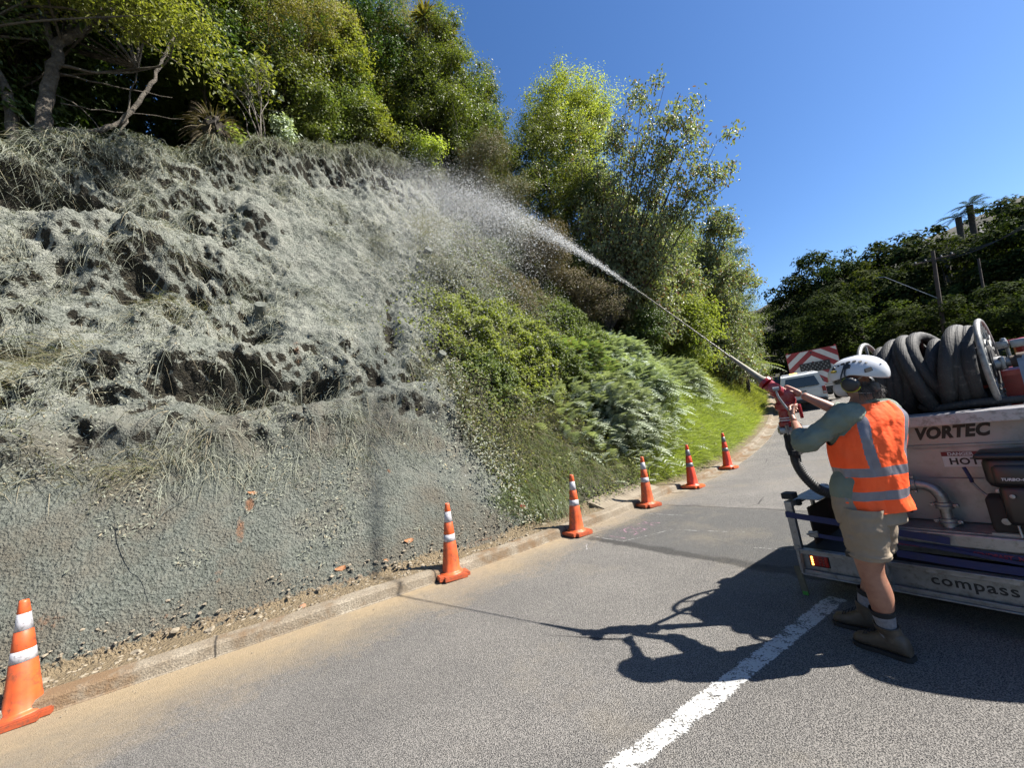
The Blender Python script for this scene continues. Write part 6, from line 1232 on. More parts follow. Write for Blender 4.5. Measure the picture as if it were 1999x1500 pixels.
# shirt (torso and sleeves), skin grown a little larger than the body
def tube_cloth(name, pts, rr, mat, n=28, sub=6, parent=None, axis=None, wob=.004, seed=0, closed_end=False, thick=.004):
    """a sleeve: rings of elliptical section along a path, with folds and a real rim; rr rows (ra, rb) with ra along axis"""
    P_ = smoothpts(pts, sub); R_ = smoothpts(np.array(rr, float), sub); T = unit(np.gradient(P_, axis=0)); V = []; ang = np.arange(n) * 2 * pi / n
    for i in range(len(P_)):
        ax_ = unit(axis - T[i] * (axis @ T[i])); ay_ = np.cross(T[i], ax_); w = 1 + wob * (.9 * np.sin(i * .9 + 1.2 * np.cos(ang + seed)) * np.cos(ang - 1.1 - seed) if wob > .02 else 0) + wob * 6 * fbm(np.cos(ang) * 1.6 + seed, np.sin(ang) * 1.6, np.full(n, i * .32), 3, seed)
        V.append(P_[i] + (np.cos(ang) * R_[i, 0] * w)[:, None] * ax_ + (np.sin(ang) * R_[i, 1] * w)[:, None] * ay_)
    m_ = len(P_); inner = [P_[i] + (V[i] - P_[i]) * (1 - thick / max(.02, R_[i].min())) for i in range(m_ - 1, -1, -1)]; V = np.concatenate(V + inner); F = gridf(2 * m_, n, True)
    return V, F, m_
lt = unit(V3(.99, -.10, 0)); bk = unit(V3(-.10, -.99, 0))      # his shoulder line, his back
V, F, _ = tube_cloth('t', [J['pelvis'] + V3(0, 0, -.005), J['pelvis'] + V3(0, 0, .08), J['waist'], J['chest'] + V3(0, 0, -.05), J['chest'] + V3(0, 0, .06), J['c7'] + V3(0, 0, -.04), J['c7'] + V3(0, 0, .03)], [(.172, .132), (.175, .135), (.170, .135), (.19, .145), (.195, .14), (.14, .10), (.072, .066)], M_SHIRT, 44, 6, axis=lt, wob=.005, seed=3)
so_ = npmesh('shirt', V - MAN, F, M_SHIRT, man, smooth=True)
V, F, _ = tube_cloth('sl', [J['c7'] * .45 + J['shL'] * .55 + V3(0, 0, -.01), J['shL'], J['shL'] * .5 + J['elL'] * .5, J['elL'] + V3(-.004, -.004, -.002), J['elL'] * .80 + J['wrL'] * .20, J['elL'] * .66 + J['wrL'] * .34], [(.075, .072), (.078, .078), (.068, .066), (.061, .060), (.060, .057), (.053, .051)], M_SHIRT, 40, 10, axis=V3(0, 0, 1), wob=.045, seed=5)
npmesh('sleeve', V - MAN, F, M_SHIRT, so_, smooth=True)
V, F, _ = tube_cloth('sl', [J['c7'] * .45 + J['shR'] * .55 + V3(0, 0, -.01), J['shR'], J['shR'] * .5 + J['elR'] * .5, J['elR'] + V3(.004, .004, 0), J['elR'] * .85 + J['wrR'] * .15], [(.075, .072), (.080, .080), (.072, .070), (.062, .060), (.056, .055)], M_SHIRT, 40, 10, axis=V3(0, 0, 1), wob=.045, seed=6)
npmesh('sleeve', V - MAN, F, M_SHIRT, so_, smooth=True)
for a_, b_, f_ in (('elL', 'wrL', .33), ('elR', 'wrR', .14)):
    c_ = J[a_] * (1 - f_) + J[b_] * f_; t_ = unit(J[b_] - J[a_]); mb = MB(); mb.lathe([(.046, -.020), (.057, -.018), (.060, -.004), (.057, .012), (.047, .014)], c_, t_, 26); mb.build('cuff', M_SHIRT, so_, smooth=60, M=Matrix.Translation(-Vector(MAN)))
mb = MB(); mb.tube(J['c7'] + V3(0, 0, .035) + np.stack([lt * .068 * cos(q) + bk * .058 * sin(q) + V3(0, 0, .008 * sin(q)) for q in np.arange(24) * 2 * pi / 24]), .012, 8, closed=True); mb.build('collar', M_SHIRT, so_, smooth=60, M=Matrix.Translation(-Vector(MAN)))
# vest: a shell round the torso with armholes, tape in the cloth's own grid
NA, NR = 300, 260
zz = np.linspace(0, 1, NR); hts = np.array([.875, .95, 1.08, 1.22, 1.34, 1.43, 1.495, 1.535]); ctr = np.array([J['pelvis'] + V3(.028, -.02, 0), J['pelvis'] + V3(.018, -.012, 0), J['waist'] + V3(.008, -.006, 0), J['chest'] * .5 + J['waist'] * .5, J['chest'] + V3(.005, -.003, 0), J['chest'] * .3 + J['c7'] * .7 + V3(.004, -.004, 0), J['c7'] + V3(0, 0, 0), J['c7'] + V3(0, 0, 0)])
ra = [.186, .182, .176, .190, .203, .198, .152, .098]; rb_ = [.150, .150, .146, .156, .158, .140, .108, .088]
Hh = hts[0] + (hts[-1] - hts[0]) * zz; A = np.arange(NA) * 2 * pi / NA; V = np.zeros((NR, NA, 3))
from_c = lambda k: np.interp(Hh, hts, ctr[:, k])
smooth_ = lambda y: np.interp(Hh, hts, y)
k_ = np.exp(-.5 * (np.arange(-16, 17) / 7.) ** 2); k_ /= k_.sum(); sm = lambda y: np.convolve(np.pad(y, 16, mode='edge'), k_, 'valid')
cx_, cy_, RA, RB = sm(from_c(0)), sm(from_c(1)), sm(smooth_(ra)), sm(smooth_(rb_))
for j in range(NR):
    fold = .020 * fbm(np.cos(A) * 2.4 + Hh[j] * 2.6, np.sin(A) * 2.4, np.full(NA, Hh[j] * 3.4), 3, 7) * (1 - .5 * zz[j]) + .010 * np.abs(np.sin(A * 4.5 + Hh[j] * 9 + 2 * fbm(np.cos(A) * 2, np.sin(A) * 2, np.full(NA, Hh[j] * 4), 2, 19))) * np.clip(np.sin(A + .6), 0, 1) + .006 * np.sin(A * 7 + 3 * fbm(np.cos(A), np.sin(A), np.full(NA, Hh[j] * 5), 2, 9)) * (1 - zz[j])
    e = 2.3; ca_, sa_ = np.cos(A), np.sin(A); q = (np.abs(ca_) ** e + np.abs(sa_) ** e) ** (-1 / e)
    V[j] = np.stack([cx_[j] + 0 * A, cy_[j] + 0 * A, Hh[j] + 0 * A], 1) + lt * ((RA[j] + fold) * ca_ * q)[:, None] + bk * ((RB[j] + fold) * sa_ * q)[:, None]
V = V.reshape(-1, 3); F = gridf(NR, NA, True); C_ = V[F].mean(1); jr = (F[:, 0] // NA); ja = F[:, 0] % NA; th = (A[ja] + pi / NA); h_ = Hh[jr] + .5 * (Hh[1] - Hh[0])
# angles: 0 = his right side, 90 = middle of the back, 180 = his left side, 270 = front
deg = np.degrees(th)
def hole(cdeg, c0, hw, hh, ctr_h):
    d = (deg - cdeg + 180) % 360 - 180; return ((d / hw) ** 2 + ((h_ - ctr_h) / hh) ** 2) < 1
arm = hole(186, 0, 33, .135, 1.425) | hole(-4, 0, 33, .135, 1.425) | ((h_ > 1.44) & ((np.abs((deg - 183 + 180) % 360 - 180) < 26) | (np.abs((deg - 0 + 180) % 360 - 180) < 26)))
neck = h_ > 1.528
slit = (h_ < .985) & (np.abs((deg - 180 + 180) % 360 - 180) < 16 * np.sqrt(np.clip((.985 - h_) / .11, 0, 1)))
front = (np.abs((deg - 270 + 180) % 360 - 180) < 4) | ((h_ > 1.30) & (np.abs((deg - 270 + 180) % 360 - 180) < 4 + (h_ - 1.30) * 150))
keep = ~(arm | neck | front | slit)
band = ((h_ > 1.095) & (h_ < 1.147)) | ((h_ > .955) & (h_ < 1.007)) ; latc = (C_ - np.stack([np.interp(C_[:, 2], Hh, cx_), np.interp(C_[:, 2], Hh, cy_), C_[:, 2]], 1)) @ lt
vert = ((np.abs(latc + .070 + (h_ - 1.14) * .16) < .0265) | (np.abs(latc - .150) < .0265)) & (h_ > 1.14)
tape = band | vert; n0 = len(V); Vi = V - np.stack([lt * 0] * len(V)) ; cen = np.stack([np.repeat(cx_, NA), np.repeat(cy_, NA), V[:, 2]], 1); dirr = unit(V - cen); Vin = V - dirr * .003
Fo = F[keep]; Fi = Fo[:, ::-1] + n0; mi = np.r_[tape[keep].astype(int), np.zeros(len(Fi), int)]
E_ = {}
for f in Fo:
    for a_, b_ in zip(f, np.roll(f, -1)):
        key = (min(a_, b_), max(a_, b_)); E_[key] = None if key in E_ else (a_, b_)
rim = np.array([(b_, a_, a_ + n0, b_ + n0) for v in E_.values() if v is not None for a_, b_ in [v]])
vest = npmesh('vest', np.vstack([V, Vin]) - MAN, np.vstack([Fo, Fi, rim]), [M_VEST, M_TAPE, pm('vest_binding', (.55, .06, .02), (.5, .05, .02))], man, smooth=True, mi=np.r_[mi, np.full(len(rim), 2)])
# shorts
V, F, _ = tube_cloth('w', [J['pelvis'] + V3(0, 0, .05), J['pelvis'] + V3(0, 0, -.02), J['pelvis'] + V3(0, .0, -.12)], [(.178, .138), (.185, .145), (.178, .150)], M_SHORT, 40, 7, axis=lt, wob=.006, seed=8); sh_ = npmesh('shorts', V - MAN, F, M_SHORT, man, smooth=True)
for s_, hp, kn, sd in (('L', 'hipL', 'knL', 11), ('R', 'hipR', 'knR', 12)):
    V, F, _ = tube_cloth('l', [J[hp] + V3(0, 0, .03), J[hp] * .75 + J[kn] * .25, J[hp] * .45 + J[kn] * .55, J[hp] * .30 + J[kn] * .70], [(.105, .130), (.108, .124), (.100, .116), (.098, .112)], M_SHORT, 44, 10, axis=lt, wob=.022, seed=sd); npmesh('short_leg', V - MAN, F, M_SHORT, sh_, smooth=True)
mb = MB(); c = J['hipL'] * .33 + J['knL'] * .67 - lt * .102 - bk * .02; mb.box(c, (.004, .032, .032), rot=Matrix.Rotation(.4, 3, 'Z'), bev=.001); lb_ = mb.build('logo_patch', M_BLACK, sh_, M=Matrix.Translation(-Vector(MAN)))
mb = MB(); c = J['pelvis'] - lt * .15 + bk * .06; mb.tube(smoothpts([c + V3(0, 0, .01), c + V3(-.02, -.01, -.04), c + V3(-.005, -.015, -.09), c + V3(.012, -.01, -.05), c], 4), .0022, 6); mb.build('drawcord', M_BLACK, sh_, M=Matrix.Translation(-Vector(MAN)))
# socks and boots
def boot(an, toe_dir, kn):
    d = unit(V3(*toe_dir, 0)); s_ = V3(d[1], -d[0], 0); g = V3(an[0], an[1], 0)
    prof = [(-.088, .030, .030, .085), (-.078, .040, .036, .125), (-.04, .046, .052, .160), (.0, .048, .055, .160), (.04, .048, .050, .132), (.08, .052, .036, .104), (.12, .056, .028, .088), (.155, .054, .023, .078), (.178, .044, .02, .070), (.190, .026, .015, .056)]
    V = []; n_ = 20; a = np.arange(n_) * 2 * pi / n_
    for x, w, hh, top in prof:
        z0 = .022; cz = (z0 + top) / 2; rz = (top - z0) / 2; V.append(g + d * (x + .0) + s_ * (w * np.sign(np.cos(a)) * np.abs(np.cos(a)) ** .8)[:, None] + V3(0, 0, 1) * (cz + rz * np.sign(np.sin(a)) * np.abs(np.sin(a)) ** .7)[:, None])
    V = np.concatenate(V); F = [list(map(int, f)) for f in gridf(len(prof), n_, True)] + [list(range(n_))[::-1], [(len(prof) - 1) * n_ + j for j in range(n_)]]
    mb = MB(); mb.raw(V, F); b_ = mb.build('boot', M_BOOT, man, smooth=50, M=Matrix.Translation(-Vector(MAN)))
    V, F, _ = tube_cloth('a', [g + V3(0, 0, .09) - d * .012, g + V3(0, 0, .13) - d * .012, an + (kn - an) * .13, an + (kn - an) * .17], [(.051, .054), (.051, .055), (.056, .060), (.060, .063)], M_BOOT, 22, 4, axis=s_, wob=.004, seed=4, thick=.007); npmesh('ankle_collar', V - MAN, F, M_BOOT, b_, smooth=True)
    mb = MB(); pr_ = [(-.096, .030), (-.075, .044), (0, .047), (.05, .048), (.11, .058), (.155, .058), (.185, .046), (.200, .024)]; up_ = []
    for x, w in pr_: up_.append((x, w))
    ol = [(x, w) for x, w in pr_] + [(x, -w) for x, w in pr_[::-1]]; nn_ = len(ol); V = [g + d * x + s_ * w + V3(0, 0, .001) for x, w in ol] + [g + d * x + s_ * w + V3(0, 0, .026) for x, w in ol]
    mb.raw(V, [list(range(nn_))[::-1], list(range(nn_, 2 * nn_))] + [(j, (j + 1) % nn_, nn_ + (j + 1) % nn_, nn_ + j) for j in range(nn_)]); mb.build('sole', M_SOLE, b_, M=Matrix.Translation(-Vector(MAN)))
    mb = MB()
    for k in range(5): x = .035 + k * .020; zt = .150 - k * .0135; mb.tube(smoothpts([g + d * x + s_ * .030 + V3(0, 0, zt - .018), g + d * (x + .008) + V3(0, 0, zt + .003), g + d * (x + .016) - s_ * .030 + V3(0, 0, zt - .018)], 3), .0028, 6)
    mb.build('lace', M_BLACK, b_, smooth=60, M=Matrix.Translation(-Vector(MAN)))
    V, F, _ = tube_cloth('s', [g + V3(0, 0, .10), an + (kn - an) * .12, an + (kn - an) * .36], [(.047, .047), (.047, .047), (.057, .057)], M_SOCK, 20, 4, axis=s_, wob=.004, seed=6, thick=.003); sk = npmesh('sock', V - MAN, F, M_SOCK, man, smooth=True)
    V, F, _ = tube_cloth('s', [an + (kn - an) * .34, an + (kn - an) * .38, an + (kn - an) * .43], [(.0585, .0585), (.060, .060), (.063, .063)], M_SOCKB, 20, 3, axis=s_, wob=.003, seed=6, thick=.003); npmesh('sock_top', V - MAN, F, M_SOCKB, sk, smooth=True)
boot(J['anL'], (-.42, .91), J['knL']); boot(J['anR'], (-.55, .84), J['knR'])
# helmet, ear defenders, mask, glasses
M_HELM = pm('helmet_white', (.80, .81, .83), (.76, .77, .80), 5, .22, bump=.03, dirt=(.5, .48, .45), dirt_amt=.25); M_MUFF = pm('ear_cup_black', (.025, .025, .027), (.035, .035, .037), 9, .5); M_YEL = pm('yellow_green_rubber', (.62, .72, .03), (.55, .65, .02), 9, .5)
hup = unit(V3(0, 0, 1) + fd * .08); hf = unit(fd - hup * (fd @ hup)); hs = np.cross(hf, hup)
hc = hd + V3(0, 0, .035) - hf * .012
def HP(az, el, k=1.):
    """point on the helmet shell: az 0 = front, 90 = his left, el up"""
    ca_, sa_ = np.cos(az), np.sin(az); ce, se = np.cos(el), np.sin(el); lx = .150 + .010 * np.clip(-ca_, 0, 1)
    P_ = np.stack([ce * ca_ * lx, -ce * sa_ * .118, se * .130 + 0 * az], -1) * k; return hc + P_[..., :1] * hf + P_[..., 1:2] * hs + P_[..., 2:3] * hup
na, ne = 64, 26; AZ = np.arange(na) * 2 * pi / na; rows = []
for j in range(ne):
    t = j / (ne - 1); lo_e = -.02 - .40 * np.clip(-np.cos(AZ), 0, 1) ** 1.1 + .10 * np.exp(-((np.abs(np.angle(np.exp(1j * (AZ)))) - 1.65) / .45) ** 2); el = lo_e + (pi / 2 - lo_e) * t
    k = 1 + .018 * np.sin(np.clip(el, 0, 1.6) * 2) * np.cos(AZ * 2) + (.012 * (np.abs(np.sin(AZ)) < .30) * (el > .25) * (el < 1.5)); rows.append(HP(AZ, el, k[:, None]))
Vh = np.concatenate(rows); inn = hc + (Vh - hc) * .955; Vh2 = np.concatenate([Vh, inn]); F1 = gridf(ne, na, True); F2_ = F1[:, ::-1] + len(Vh); rimf = np.array([((j + 1) % na, j, j + len(Vh), (j + 1) % na + len(Vh)) for j in range(na)])
helm = npmesh('helmet', Vh2 - MAN, np.vstack([F1, F2_, rimf]), M_HELM, man, smooth=True)
mb = MB(); q = np.linspace(-.75, .75, 13); Vb = np.concatenate([HP(q, np.full(13, .03), 1.005), HP(q, np.full(13, -.02), 1.0) + hf * (.030 * np.cos(q * 2.1).clip(0))[:, None] - hup * .006, HP(q, np.full(13, -.05), .985) + hf * (.028 * np.cos(q * 2.1).clip(0))[:, None] - hup * .008]); Fb = gridf(3, 13)
mb.raw(Vb, [list(map(int, f)) for f in Fb] + [(int(12 - 0) * 0 + j, j + 1, 26 + j + 1, 26 + j) for j in range(12)]); mb.build('brim', M_HELM, helm, smooth=60, M=Matrix.Translation(-Vector(MAN)))
def vent(az, el, w, h, name='vent', mat=M_BLACK, dep=.002, ng=6, tilt=0.):
    mb = MB(); c = HP(np.array([az]), np.array([el]), 1.012)[0]; n_ = unit(c - hc); u_ = unit(np.cross(hup, n_)); v_ = np.cross(n_, u_); u2 = u_ * cos(tilt) + v_ * sin(tilt); v2 = -u_ * sin(tilt) + v_ * cos(tilt)
    ol = [(-.5, -.35), (-.2, -.5), (.35, -.45), (.5, .1), (.25, .5), (-.35, .45)][:ng]; P_ = [c + u2 * a * w + v2 * b * h for a, b in ol]; mb.raw([p + n_ * dep for p in P_] + [p - n_ * .008 for p in P_], [list(range(ng)), list(range(ng, 2 * ng))[::-1]] + [(j, (j + 1) % ng, ng + (j + 1) % ng, ng + j) for j in range(ng)]); mb.build(name, mat, helm, M=Matrix.Translation(-Vector(MAN)))
for sg in (1, -1):
    for a, e_, w, h in ((.85, .62, .030, .022), (1.12, .72, .014, .010), (1.35, .78, .024, .012), (1.62, .80, .026, .012), (1.90, .76, .022, .012), (2.12, .66, .020, .012), (2.28, .52, .013, .011)): vent(sg * a, e_, w, h, tilt=.15 * sg)
    vent(sg * 2.22, .14, .052, .026, tilt=.1 * sg); vent(sg * 2.75, .30, .010, .006)
    vent(sg * 1.55, .56, .040, .034, 'side_mount', M_MUFF, .004)
mb = MB(); q = np.linspace(-.9, .9, 22); 
for off in (.0,): mb.tube(HP(np.where(q > 0, 0.16, pi - .16) * 1. + 0 * q, pi / 2 - np.abs(q), 1.022), .0022, 6)
mb.build('shell_groove', pm('helmet_groove', (.45, .46, .48), rough=.5), helm, smooth=60, M=Matrix.Translation(-Vector(MAN)))
for sg in (1, -1):
    c = HP(np.array([sg * 1.52]), np.array([-.28]), 1.0)[0] ; n_ = -hs * sg * 1.; c = c + n_ * .002 - hup * .012
    muff = empty('ear_defender'); muff.parent = man; MT = Matrix.Translation(-Vector(MAN))
    mb = MB(); mb.lathe([(.030, -.030), (.043, -.026), (.046, -.012), (.046, .002), (.043, .012), (.036, .022), (.020, .026), (0, .027)], c + n_ * .018, n_, 30); mb.build('cup', M_MUFF, muff, smooth=50, M=MT)
    mb = MB(); mb.tube(np.array([c + n_ * .010 + (hf * cos(q) + hup * sin(q) * 1.0) * .0475 for q in np.linspace(-2.6 * 1, 1.4, 26)]), .0042, 8); mb.build('rubber_edge', M_YEL, muff, smooth=60, M=MT)
    mb = MB(); top = HP(np.array([sg * 1.5]), np.array([.50]), 1.03)[0]; mb.tube(smoothpts([c + hf * .03 + n_ * .02, c + hf * .038 + hup * .045 + n_ * .018, top + hf * .01], 5), .004, 8); mb.tube(smoothpts([c - hf * .02 + n_ * .02, c + hf * .012 + hup * .055 + n_ * .016, top], 5), .004, 8); mb.build('spring_arm', M_MUFF, muff, smooth=60, M=MT)
    mb = MB(); p = HP(np.array([sg * 1.0]), np.array([.42]), 1.05)[0]; mb.box(p, (.026, .026, .014), bev=.004); mb.build('yellow_clip', pm('yellow_plastic', (.85, .60, .02), rough=.4), muff, M=MT)
mb = MB(); mc = Q(.098, 0, -.040); mb.lathe([(.058, -.045), (.060, -.030), (.056, -.005), (.042, .015), (.02, .026), (0, .028)], mc, unit(fd + V3(0, 0, -.15)), 24); mk = mb.build('dust_mask', pm('mask_white', (.72, .72, .74), (.66, .66, .69), 20, .9, bump=.3), man, smooth=60, M=Matrix.Translation(-Vector(MAN)))
mb = MB()
for sg in (-1, 1): mb.tube(smoothpts([mc - fd * .03 + hr_ * .055 * sg, Q(.02, .080 * sg, -.06), Q(-.06, .075 * sg, -.075), Q(-.105, 0, -.075)], 4), .0018, 6); mb.tube(smoothpts([mc - fd * .03 + hr_ * .05 * sg + V3(0, 0, .02), Q(.0, .088 * sg, .0), Q(-.06, .08 * sg, .03)], 4), .0018, 6)
mb.build('elastic', pm('elastic_white', (.7, .68, .66), rough=.8), mk, smooth=60, M=Matrix.Translation(-Vector(MAN)))
m = NT('clear_visor'); M_GLS = m.done((.9, .93, .95), .05, 0., Transmission_Weight=.9, IOR=1.2)
mb = MB(); q = np.linspace(-1.25, 1.25, 15); P1 = [Q(.108 * cos(a), .092 * sin(a), .040) for a in q]; P2 = [Q(.112 * cos(a), .090 * sin(a), -.004) for a in q]; P1 = np.array(P1); P2 = np.array(P2); cc_ = Q(0, 0, .02)
Vg = np.concatenate([P1, P2, cc_ + (P2 - cc_) * .98, cc_ + (P1 - cc_) * .98]); mb.raw(Vg, [list(map(int, f)) for f in gridf(4, 15)] + [(j, j + 1, 45 + j + 1, 45 + j) for j in range(14)]); gl = mb.build('safety_glasses', M_GLS, man, smooth=60, M=Matrix.Translation(-Vector(MAN)))
mb = MB(); 
for sg in (-1, 1): mb.tube(smoothpts([Q(.035, .086 * sg, .035), Q(-.01, .085 * sg, .034), Q(-.04, .082 * sg, .02)], 3), .0022, 6)
mb.build('temple_arm', M_MUFF, gl, smooth=60, M=Matrix.Translation(-Vector(MAN)))
for sg in (-1, 1): mb = MB(); mb.lathe([(0, -.012), (.008, -.009), (.012, 0), (.008, .009), (0, .012)], Q(.078, .031 * sg, .022), fd, 12); mb.build('eye', pm('eye_white', (.7, .68, .65), rough=.2), man, smooth=60, M=Matrix.Translation(-Vector(MAN)))
# ================================================================ VEHICLES DOWN THE ROAD
M_UTE = pm('white_vehicle_paint', (.74, .76, .77), (.70, .72, .73), 3, .25, bump=0, dirt=(.45, .44, .42), dirt_amt=.3); M_GLASS = pm('dark_window', (.015, .022, .045), (.03, .04, .07), 4, .08, bump=0); M_TYRE = pm('tyre', (.02, .02, .02), rough=.85); M_RIMS = pm('wheel_rim', (.35, .35, .36), rough=.4, metal=.6)
M_TL = pm('tail_lamp_red', (.32, .015, .02), (.4, .02, .02), 20, .2); M_TRIM = pm('black_trim', (.025, .025, .027), rough=.6); M_LENS = pm('clear_lens', (.6, .6, .6), rough=.2)
def prism(mb, prof, x0, x1, inset=None):
    """side profile (y, z) list extruded across x; inset narrows points above the belt line"""
    n = len(prof); ins = inset or (lambda z: 0.); V = [(x0 + ins(z), y, z) for y, z in prof] + [(x1 - ins(z), y, z) for y, z in prof]
    mb.raw(V, [list(range(n))[::-1], list(range(n, 2 * n))] + [(j, (j + 1) % n, n + (j + 1) % n, n + j) for j in range(n)])
def wheel(root, x, y, r, w=.22):
    mb = MB(); mb.lathe([(r * .55, -w / 2), (r * .93, -w / 2), (r, -w * .35), (r, w * .35), (r * .93, w / 2), (r * .55, w / 2)], (x, y, r), (1, 0, 0), 24); wo = mb.build('wheel', M_TYRE, root, smooth=40); mb = MB(); mb.lathe([(0, -w * .45), (r * .3, -w * .48), (r * .58, -w * .42), (r * .58, w * .42), (r * .3, w * .48), (0, w * .45)], (x, y, r), (1, 0, 0), 20); mb.build('rim', M_RIMS, wo, smooth=40)
def ground_at(x, y): return (x, y, float(road_z(x, y)) + .004)
hdg = atan2(8.5, 6.6)   # road heading there
# local y = forward, x = right; rear faces us
def yaw(dx, dy): return atan2(dy, dx) - pi / 2
ute = empty('utility_vehicle', ground_at(14.0, 18.95), 'white utility vehicle with a canopy, parked with its tailgate towards the camera', 'utility vehicle', rot=(radians(4), 0, yaw(6.0, 8.6)))
tb = lambda z: .0 if z < 1.05 else (z - 1.05) * .22
mb = MB(); prism(mb, [(0, .45), (0, 1.02), (.04, 1.06), (.10, 1.72), (.22, 1.77), (3.0, 1.76), (3.7, 1.15), (5.0, 1.02), (5.15, .9), (5.15, .45)], -.90, .90, tb); mb.build('body', M_UTE, ute, smooth=20)
mb = MB(); prism(mb, [(.020, 1.16), (.085, 1.62), (.095, 1.62), (.095, 1.16)], -.70, .70, lambda z: (z - 1.16) * .28); mb.box((0, .03, 1.14), (1.3, .03, .02)); mb.build('canopy_window', M_GLASS, ute)
for sg in (-1, 1):
    mb = MB(); mb.raw([(sg * .865, .4, 1.18), (sg * .865, 2.6, 1.18), (sg * .765, 2.6, 1.62), (sg * .765, .5, 1.62), (sg * .855, .4, 1.18), (sg * .855, 2.6, 1.18), (sg * .755, 2.6, 1.62), (sg * .755, .5, 1.62)], [(0, 1, 2, 3), (7, 6, 5, 4), (0, 4, 5, 1), (1, 5, 6, 2), (2, 6, 7, 3), (3, 7, 4, 0)]); mb.build('side_window', M_GLASS, ute)
    mb = MB(); mb.box((sg * .82, -.012, .88), (.14, .03, .36), bev=.012); t_l = mb.build('tail_lamp', M_TL, ute); mb = MB(); mb.box((sg * .82, -.028, .78), (.12, .01, .09)); mb.build('lens', M_LENS, t_l)
    mb = MB(); mb.box((sg * 1.0, 3.1, 1.22), (.16, .10, .18), bev=.03); mb.build('wing_mirror', M_TRIM, ute)
    wheel(ute, sg * .78, .95, .37); wheel(ute, sg * .78, 4.2, .37)
mb = MB(); mb.box((0, -.005, .86), (1.42, .02, .40), bev=.02); tg = mb.build('tailgate', M_UTE, ute); mb = MB(); mb.box((0, -.022, .93), (.28, .02, .05), bev=.01); mb.build('handle', M_TRIM, tg); mb = MB(); mb.box((-.05, -.0215, .76), (.34, .012, .11), bev=.003); mb.build('number_plate', M_LENS, tg)
mb = MB(); mb.box((0, -.05, .47), (1.74, .14, .16), bev=.03); mb.cyl((0, -.12, .44), (0, -.2, .44), .03, 10); mb.box((0, 2.5, .40), (1.5, 4.6, .12)); mb.build('bumper', M_TRIM, ute)
mb = MB(); mb.box((-.15, .9, 1.815), (1.1, .22, .05), bev=.02); lb = mb.build('light_bar', M_UTE, ute); mb = MB(); mb.box((-.2, .78, 1.83), (.32, .03, .045), bev=.01); m = NT('lit_amber_beacon'); mb.build('amber_beacon', m.done((.9, .45, .1), .3, 0., Emission_Color=(1, .55, .15, 1), Emission_Strength=1.5), lb)
for x_ in (-.62, .62): mb = MB(); mb.box((x_, 1.6, 1.80), (.04, 1.6, .03), bev=.01); mb.build('roof_rail', M_UTE, ute)
# truck with the red and white arrow board
M_RW_R = pm('board_red', (.46, .018, .03), (.42, .015, .025), 9, .45); M_RW_W = pm('board_white', (.70, .69, .68), (.64, .63, .62), 9, .45)
trk = empty('attenuator_truck', ground_at(17.0, 21.75), 'white truck with a red and white chevron arrow board, beyond the utility vehicle', 'truck', rot=(radians(4), 0, yaw(5.8, 8.8)))
mb = MB(); mb.box((0, 2.6, .75), (2.1, 5.0, .16)); mb.box((0, 2.6, .56), (1.0, 5.2, .16)); mb.build('chassis', M_TRIM, trk)
mb = MB(); mb.box((0, 1.6, 1.0), (2.2, 3.2, .32), bev=.02); mb.build('tray', M_UTE, trk); mb = MB(); prism(mb, [(3.5, .6), (3.5, 2.15), (3.7, 2.25), (4.7, 2.2), (5.35, 1.35), (5.4, .6)], -1., 1., lambda z: max(0, z - 1.3) * .1); cb = mb.build('cab', M_UTE, trk); mb = MB(); mb.box((0, 3.49, 1.75), (1.4, .02, .5), bev=.003); mb.build('rear_window', M_GLASS, cb)
for sg in (-1, 1): wheel(trk, sg * .86, 1.1, .40, .3); wheel(trk, sg * .86, 4.5, .40, .25); mb = MB(); mb.box((sg * .9, -.02, .78), (.28, .05, .12), bev=.01); mb.build('tail_lamp', M_TL, trk)
bd_ = empty('arrow_board'); bd_.parent = trk; bd_.location = (0, -.12, 1.0)
BW, BH = 2.25, 1.95
mb = MB(); mb.box((0, .03, BH / 2), (BW + .05, .05, BH + .05), bev=.008); [mb.cyl((x, -.02, BH + .03), (x, -.02, BH + .09), .035, 8) for x in (-BW / 2 + .05, BW / 2 - .05)]; mb.build('backing', M_RW_R, bd_)
# chevron stripes pointing up: clip |x| * k + z bands
def clip_poly(P_, a, b, c):
    o = []
    for i in range(len(P_)):
        p, q = P_[i], P_[(i + 1) % len(P_)]; dp, dq = a * p[0] + b * p[1] + c, a * q[0] + b * q[1] + c
        if dp >= 0: o.append(p)
        if (dp >= 0) != (dq >= 0): t = dp / (dp - dq); o.append((p[0] + (q[0] - p[0]) * t, p[1] + (q[1] - p[1]) * t))
    return o
for i, c0 in enumerate(np.arange(.02, 3.2, .66)):
    mb = MB(); any_ = False
    for sg in (-1, 1):
        P_ = [(0, 0), (sg * BW / 2, 0), (sg * BW / 2, BH), (0, BH)]; P_ = clip_poly(P_, sg * .82, 1, -c0 + .0); P_ = clip_poly(P_, -sg * .82, -1, c0 + .33) if len(P_) > 2 else P_
        if len(P_) > 2: n_ = len(P_); mb.raw([(x, .004, z) for x, z in P_] + [(x, .0, z) for x, z in P_], [list(range(n_)), list(range(n_, 2 * n_))[::-1]] + [(j, (j + 1) % n_, n_ + (j + 1) % n_, n_ + j) for j in range(n_)]); any_ = True
    if any_: mb.build('white_chevron', M_RW_W, bd_)
mb = MB(); mb.box((.05, -.03, 1.02), (1.36, .05, .52), bev=.006); pn = mb.build('lamp_panel', M_BLACK, bd_)
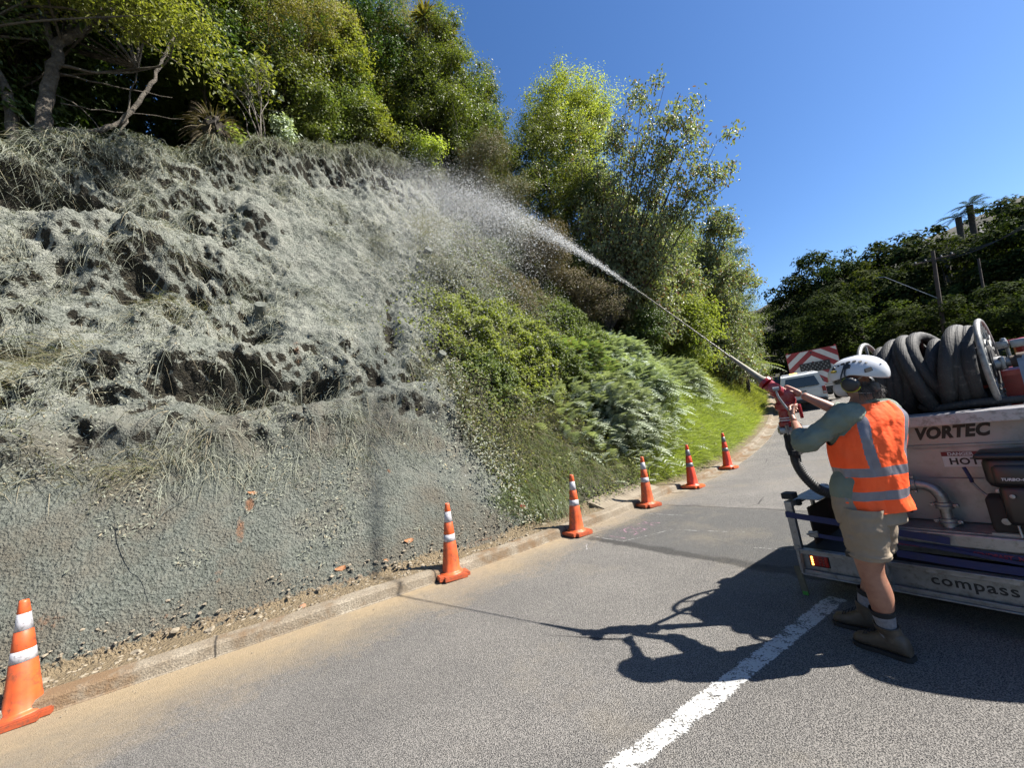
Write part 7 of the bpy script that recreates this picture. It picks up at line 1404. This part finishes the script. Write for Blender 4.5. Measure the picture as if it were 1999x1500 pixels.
for j in range(4):
    for i in range(7 if j % 2 else 6): mb = MB(); mb.lathe([(.034, 0), (.026, .012), (0, .016)], (-.53 + .19 * i - (.095 if j % 2 else 0) + .10, -.056, .85 + .115 * j), (0, -1, 0), 10); mb.build('arrow_lamp', M_RIMS, pn)
mb = MB(); mb.lathe([(.05, 0), (.05, .02), (0, .03)], (0, -.005, BH - .12), (0, -1, 0), 12); mb.build('top_lamp', M_TRIM, bd_)
# far silver car
car = empty('parked_car', ground_at(41.8, 61.3), 'small silver car far off on the left where the road bends into the trees', 'car', rot=(0, 0, yaw(.2, 1.) + radians(35)))
mb = MB(); prism(mb, [(-2.2, .35), (-2.2, .85), (-1.9, .98), (-1.2, 1.40), (.2, 1.44), (1.0, .98), (2.0, .85), (2.2, .6), (2.2, .35)], -.87, .87, lambda z: max(0, z - .9) * .35); cbod = mb.build('body', pm('silver_paint', (.34, .38, .42), (.30, .34, .38), 3, .3, .3, bump=0), car, smooth=25)
for sg in (-1, 1):
    mb = MB(); mb.raw([(sg * (.868 - max(0, z - .9) * .35), y, z) for y, z in [(-1.6, .98), (-1.15, 1.34), (.15, 1.38), (.75, .98)]] + [(sg * (.85 - max(0, z - .9) * .35), y, z) for y, z in [(-1.6, .98), (-1.15, 1.34), (.15, 1.38), (.75, .98)]], [(0, 1, 2, 3), (7, 6, 5, 4), (0, 4, 5, 1), (1, 5, 6, 2), (2, 6, 7, 3), (3, 7, 4, 0)]); mb.build('side_window', M_GLASS, car)
    wheel(car, sg * .78, -1.35, .31, .2); wheel(car, sg * .78, 1.35, .31, .2); mb = MB(); mb.box((sg * .65, -2.19, .78), (.3, .04, .12), bev=.01); mb.build('tail_lamp', M_TL, car)
mb = MB(); mb.raw([(-.74, -1.93, 1.0), (.74, -1.93, 1.0), (.62, -1.28, 1.38), (-.62, -1.28, 1.38), (-.74, -1.90, .99), (.74, -1.90, .99), (.62, -1.25, 1.37), (-.62, -1.25, 1.37)], [(0, 1, 2, 3), (7, 6, 5, 4), (0, 4, 5, 1), (1, 5, 6, 2), (2, 6, 7, 3), (3, 7, 4, 0)]); mb.build('rear_window', M_GLASS, car)
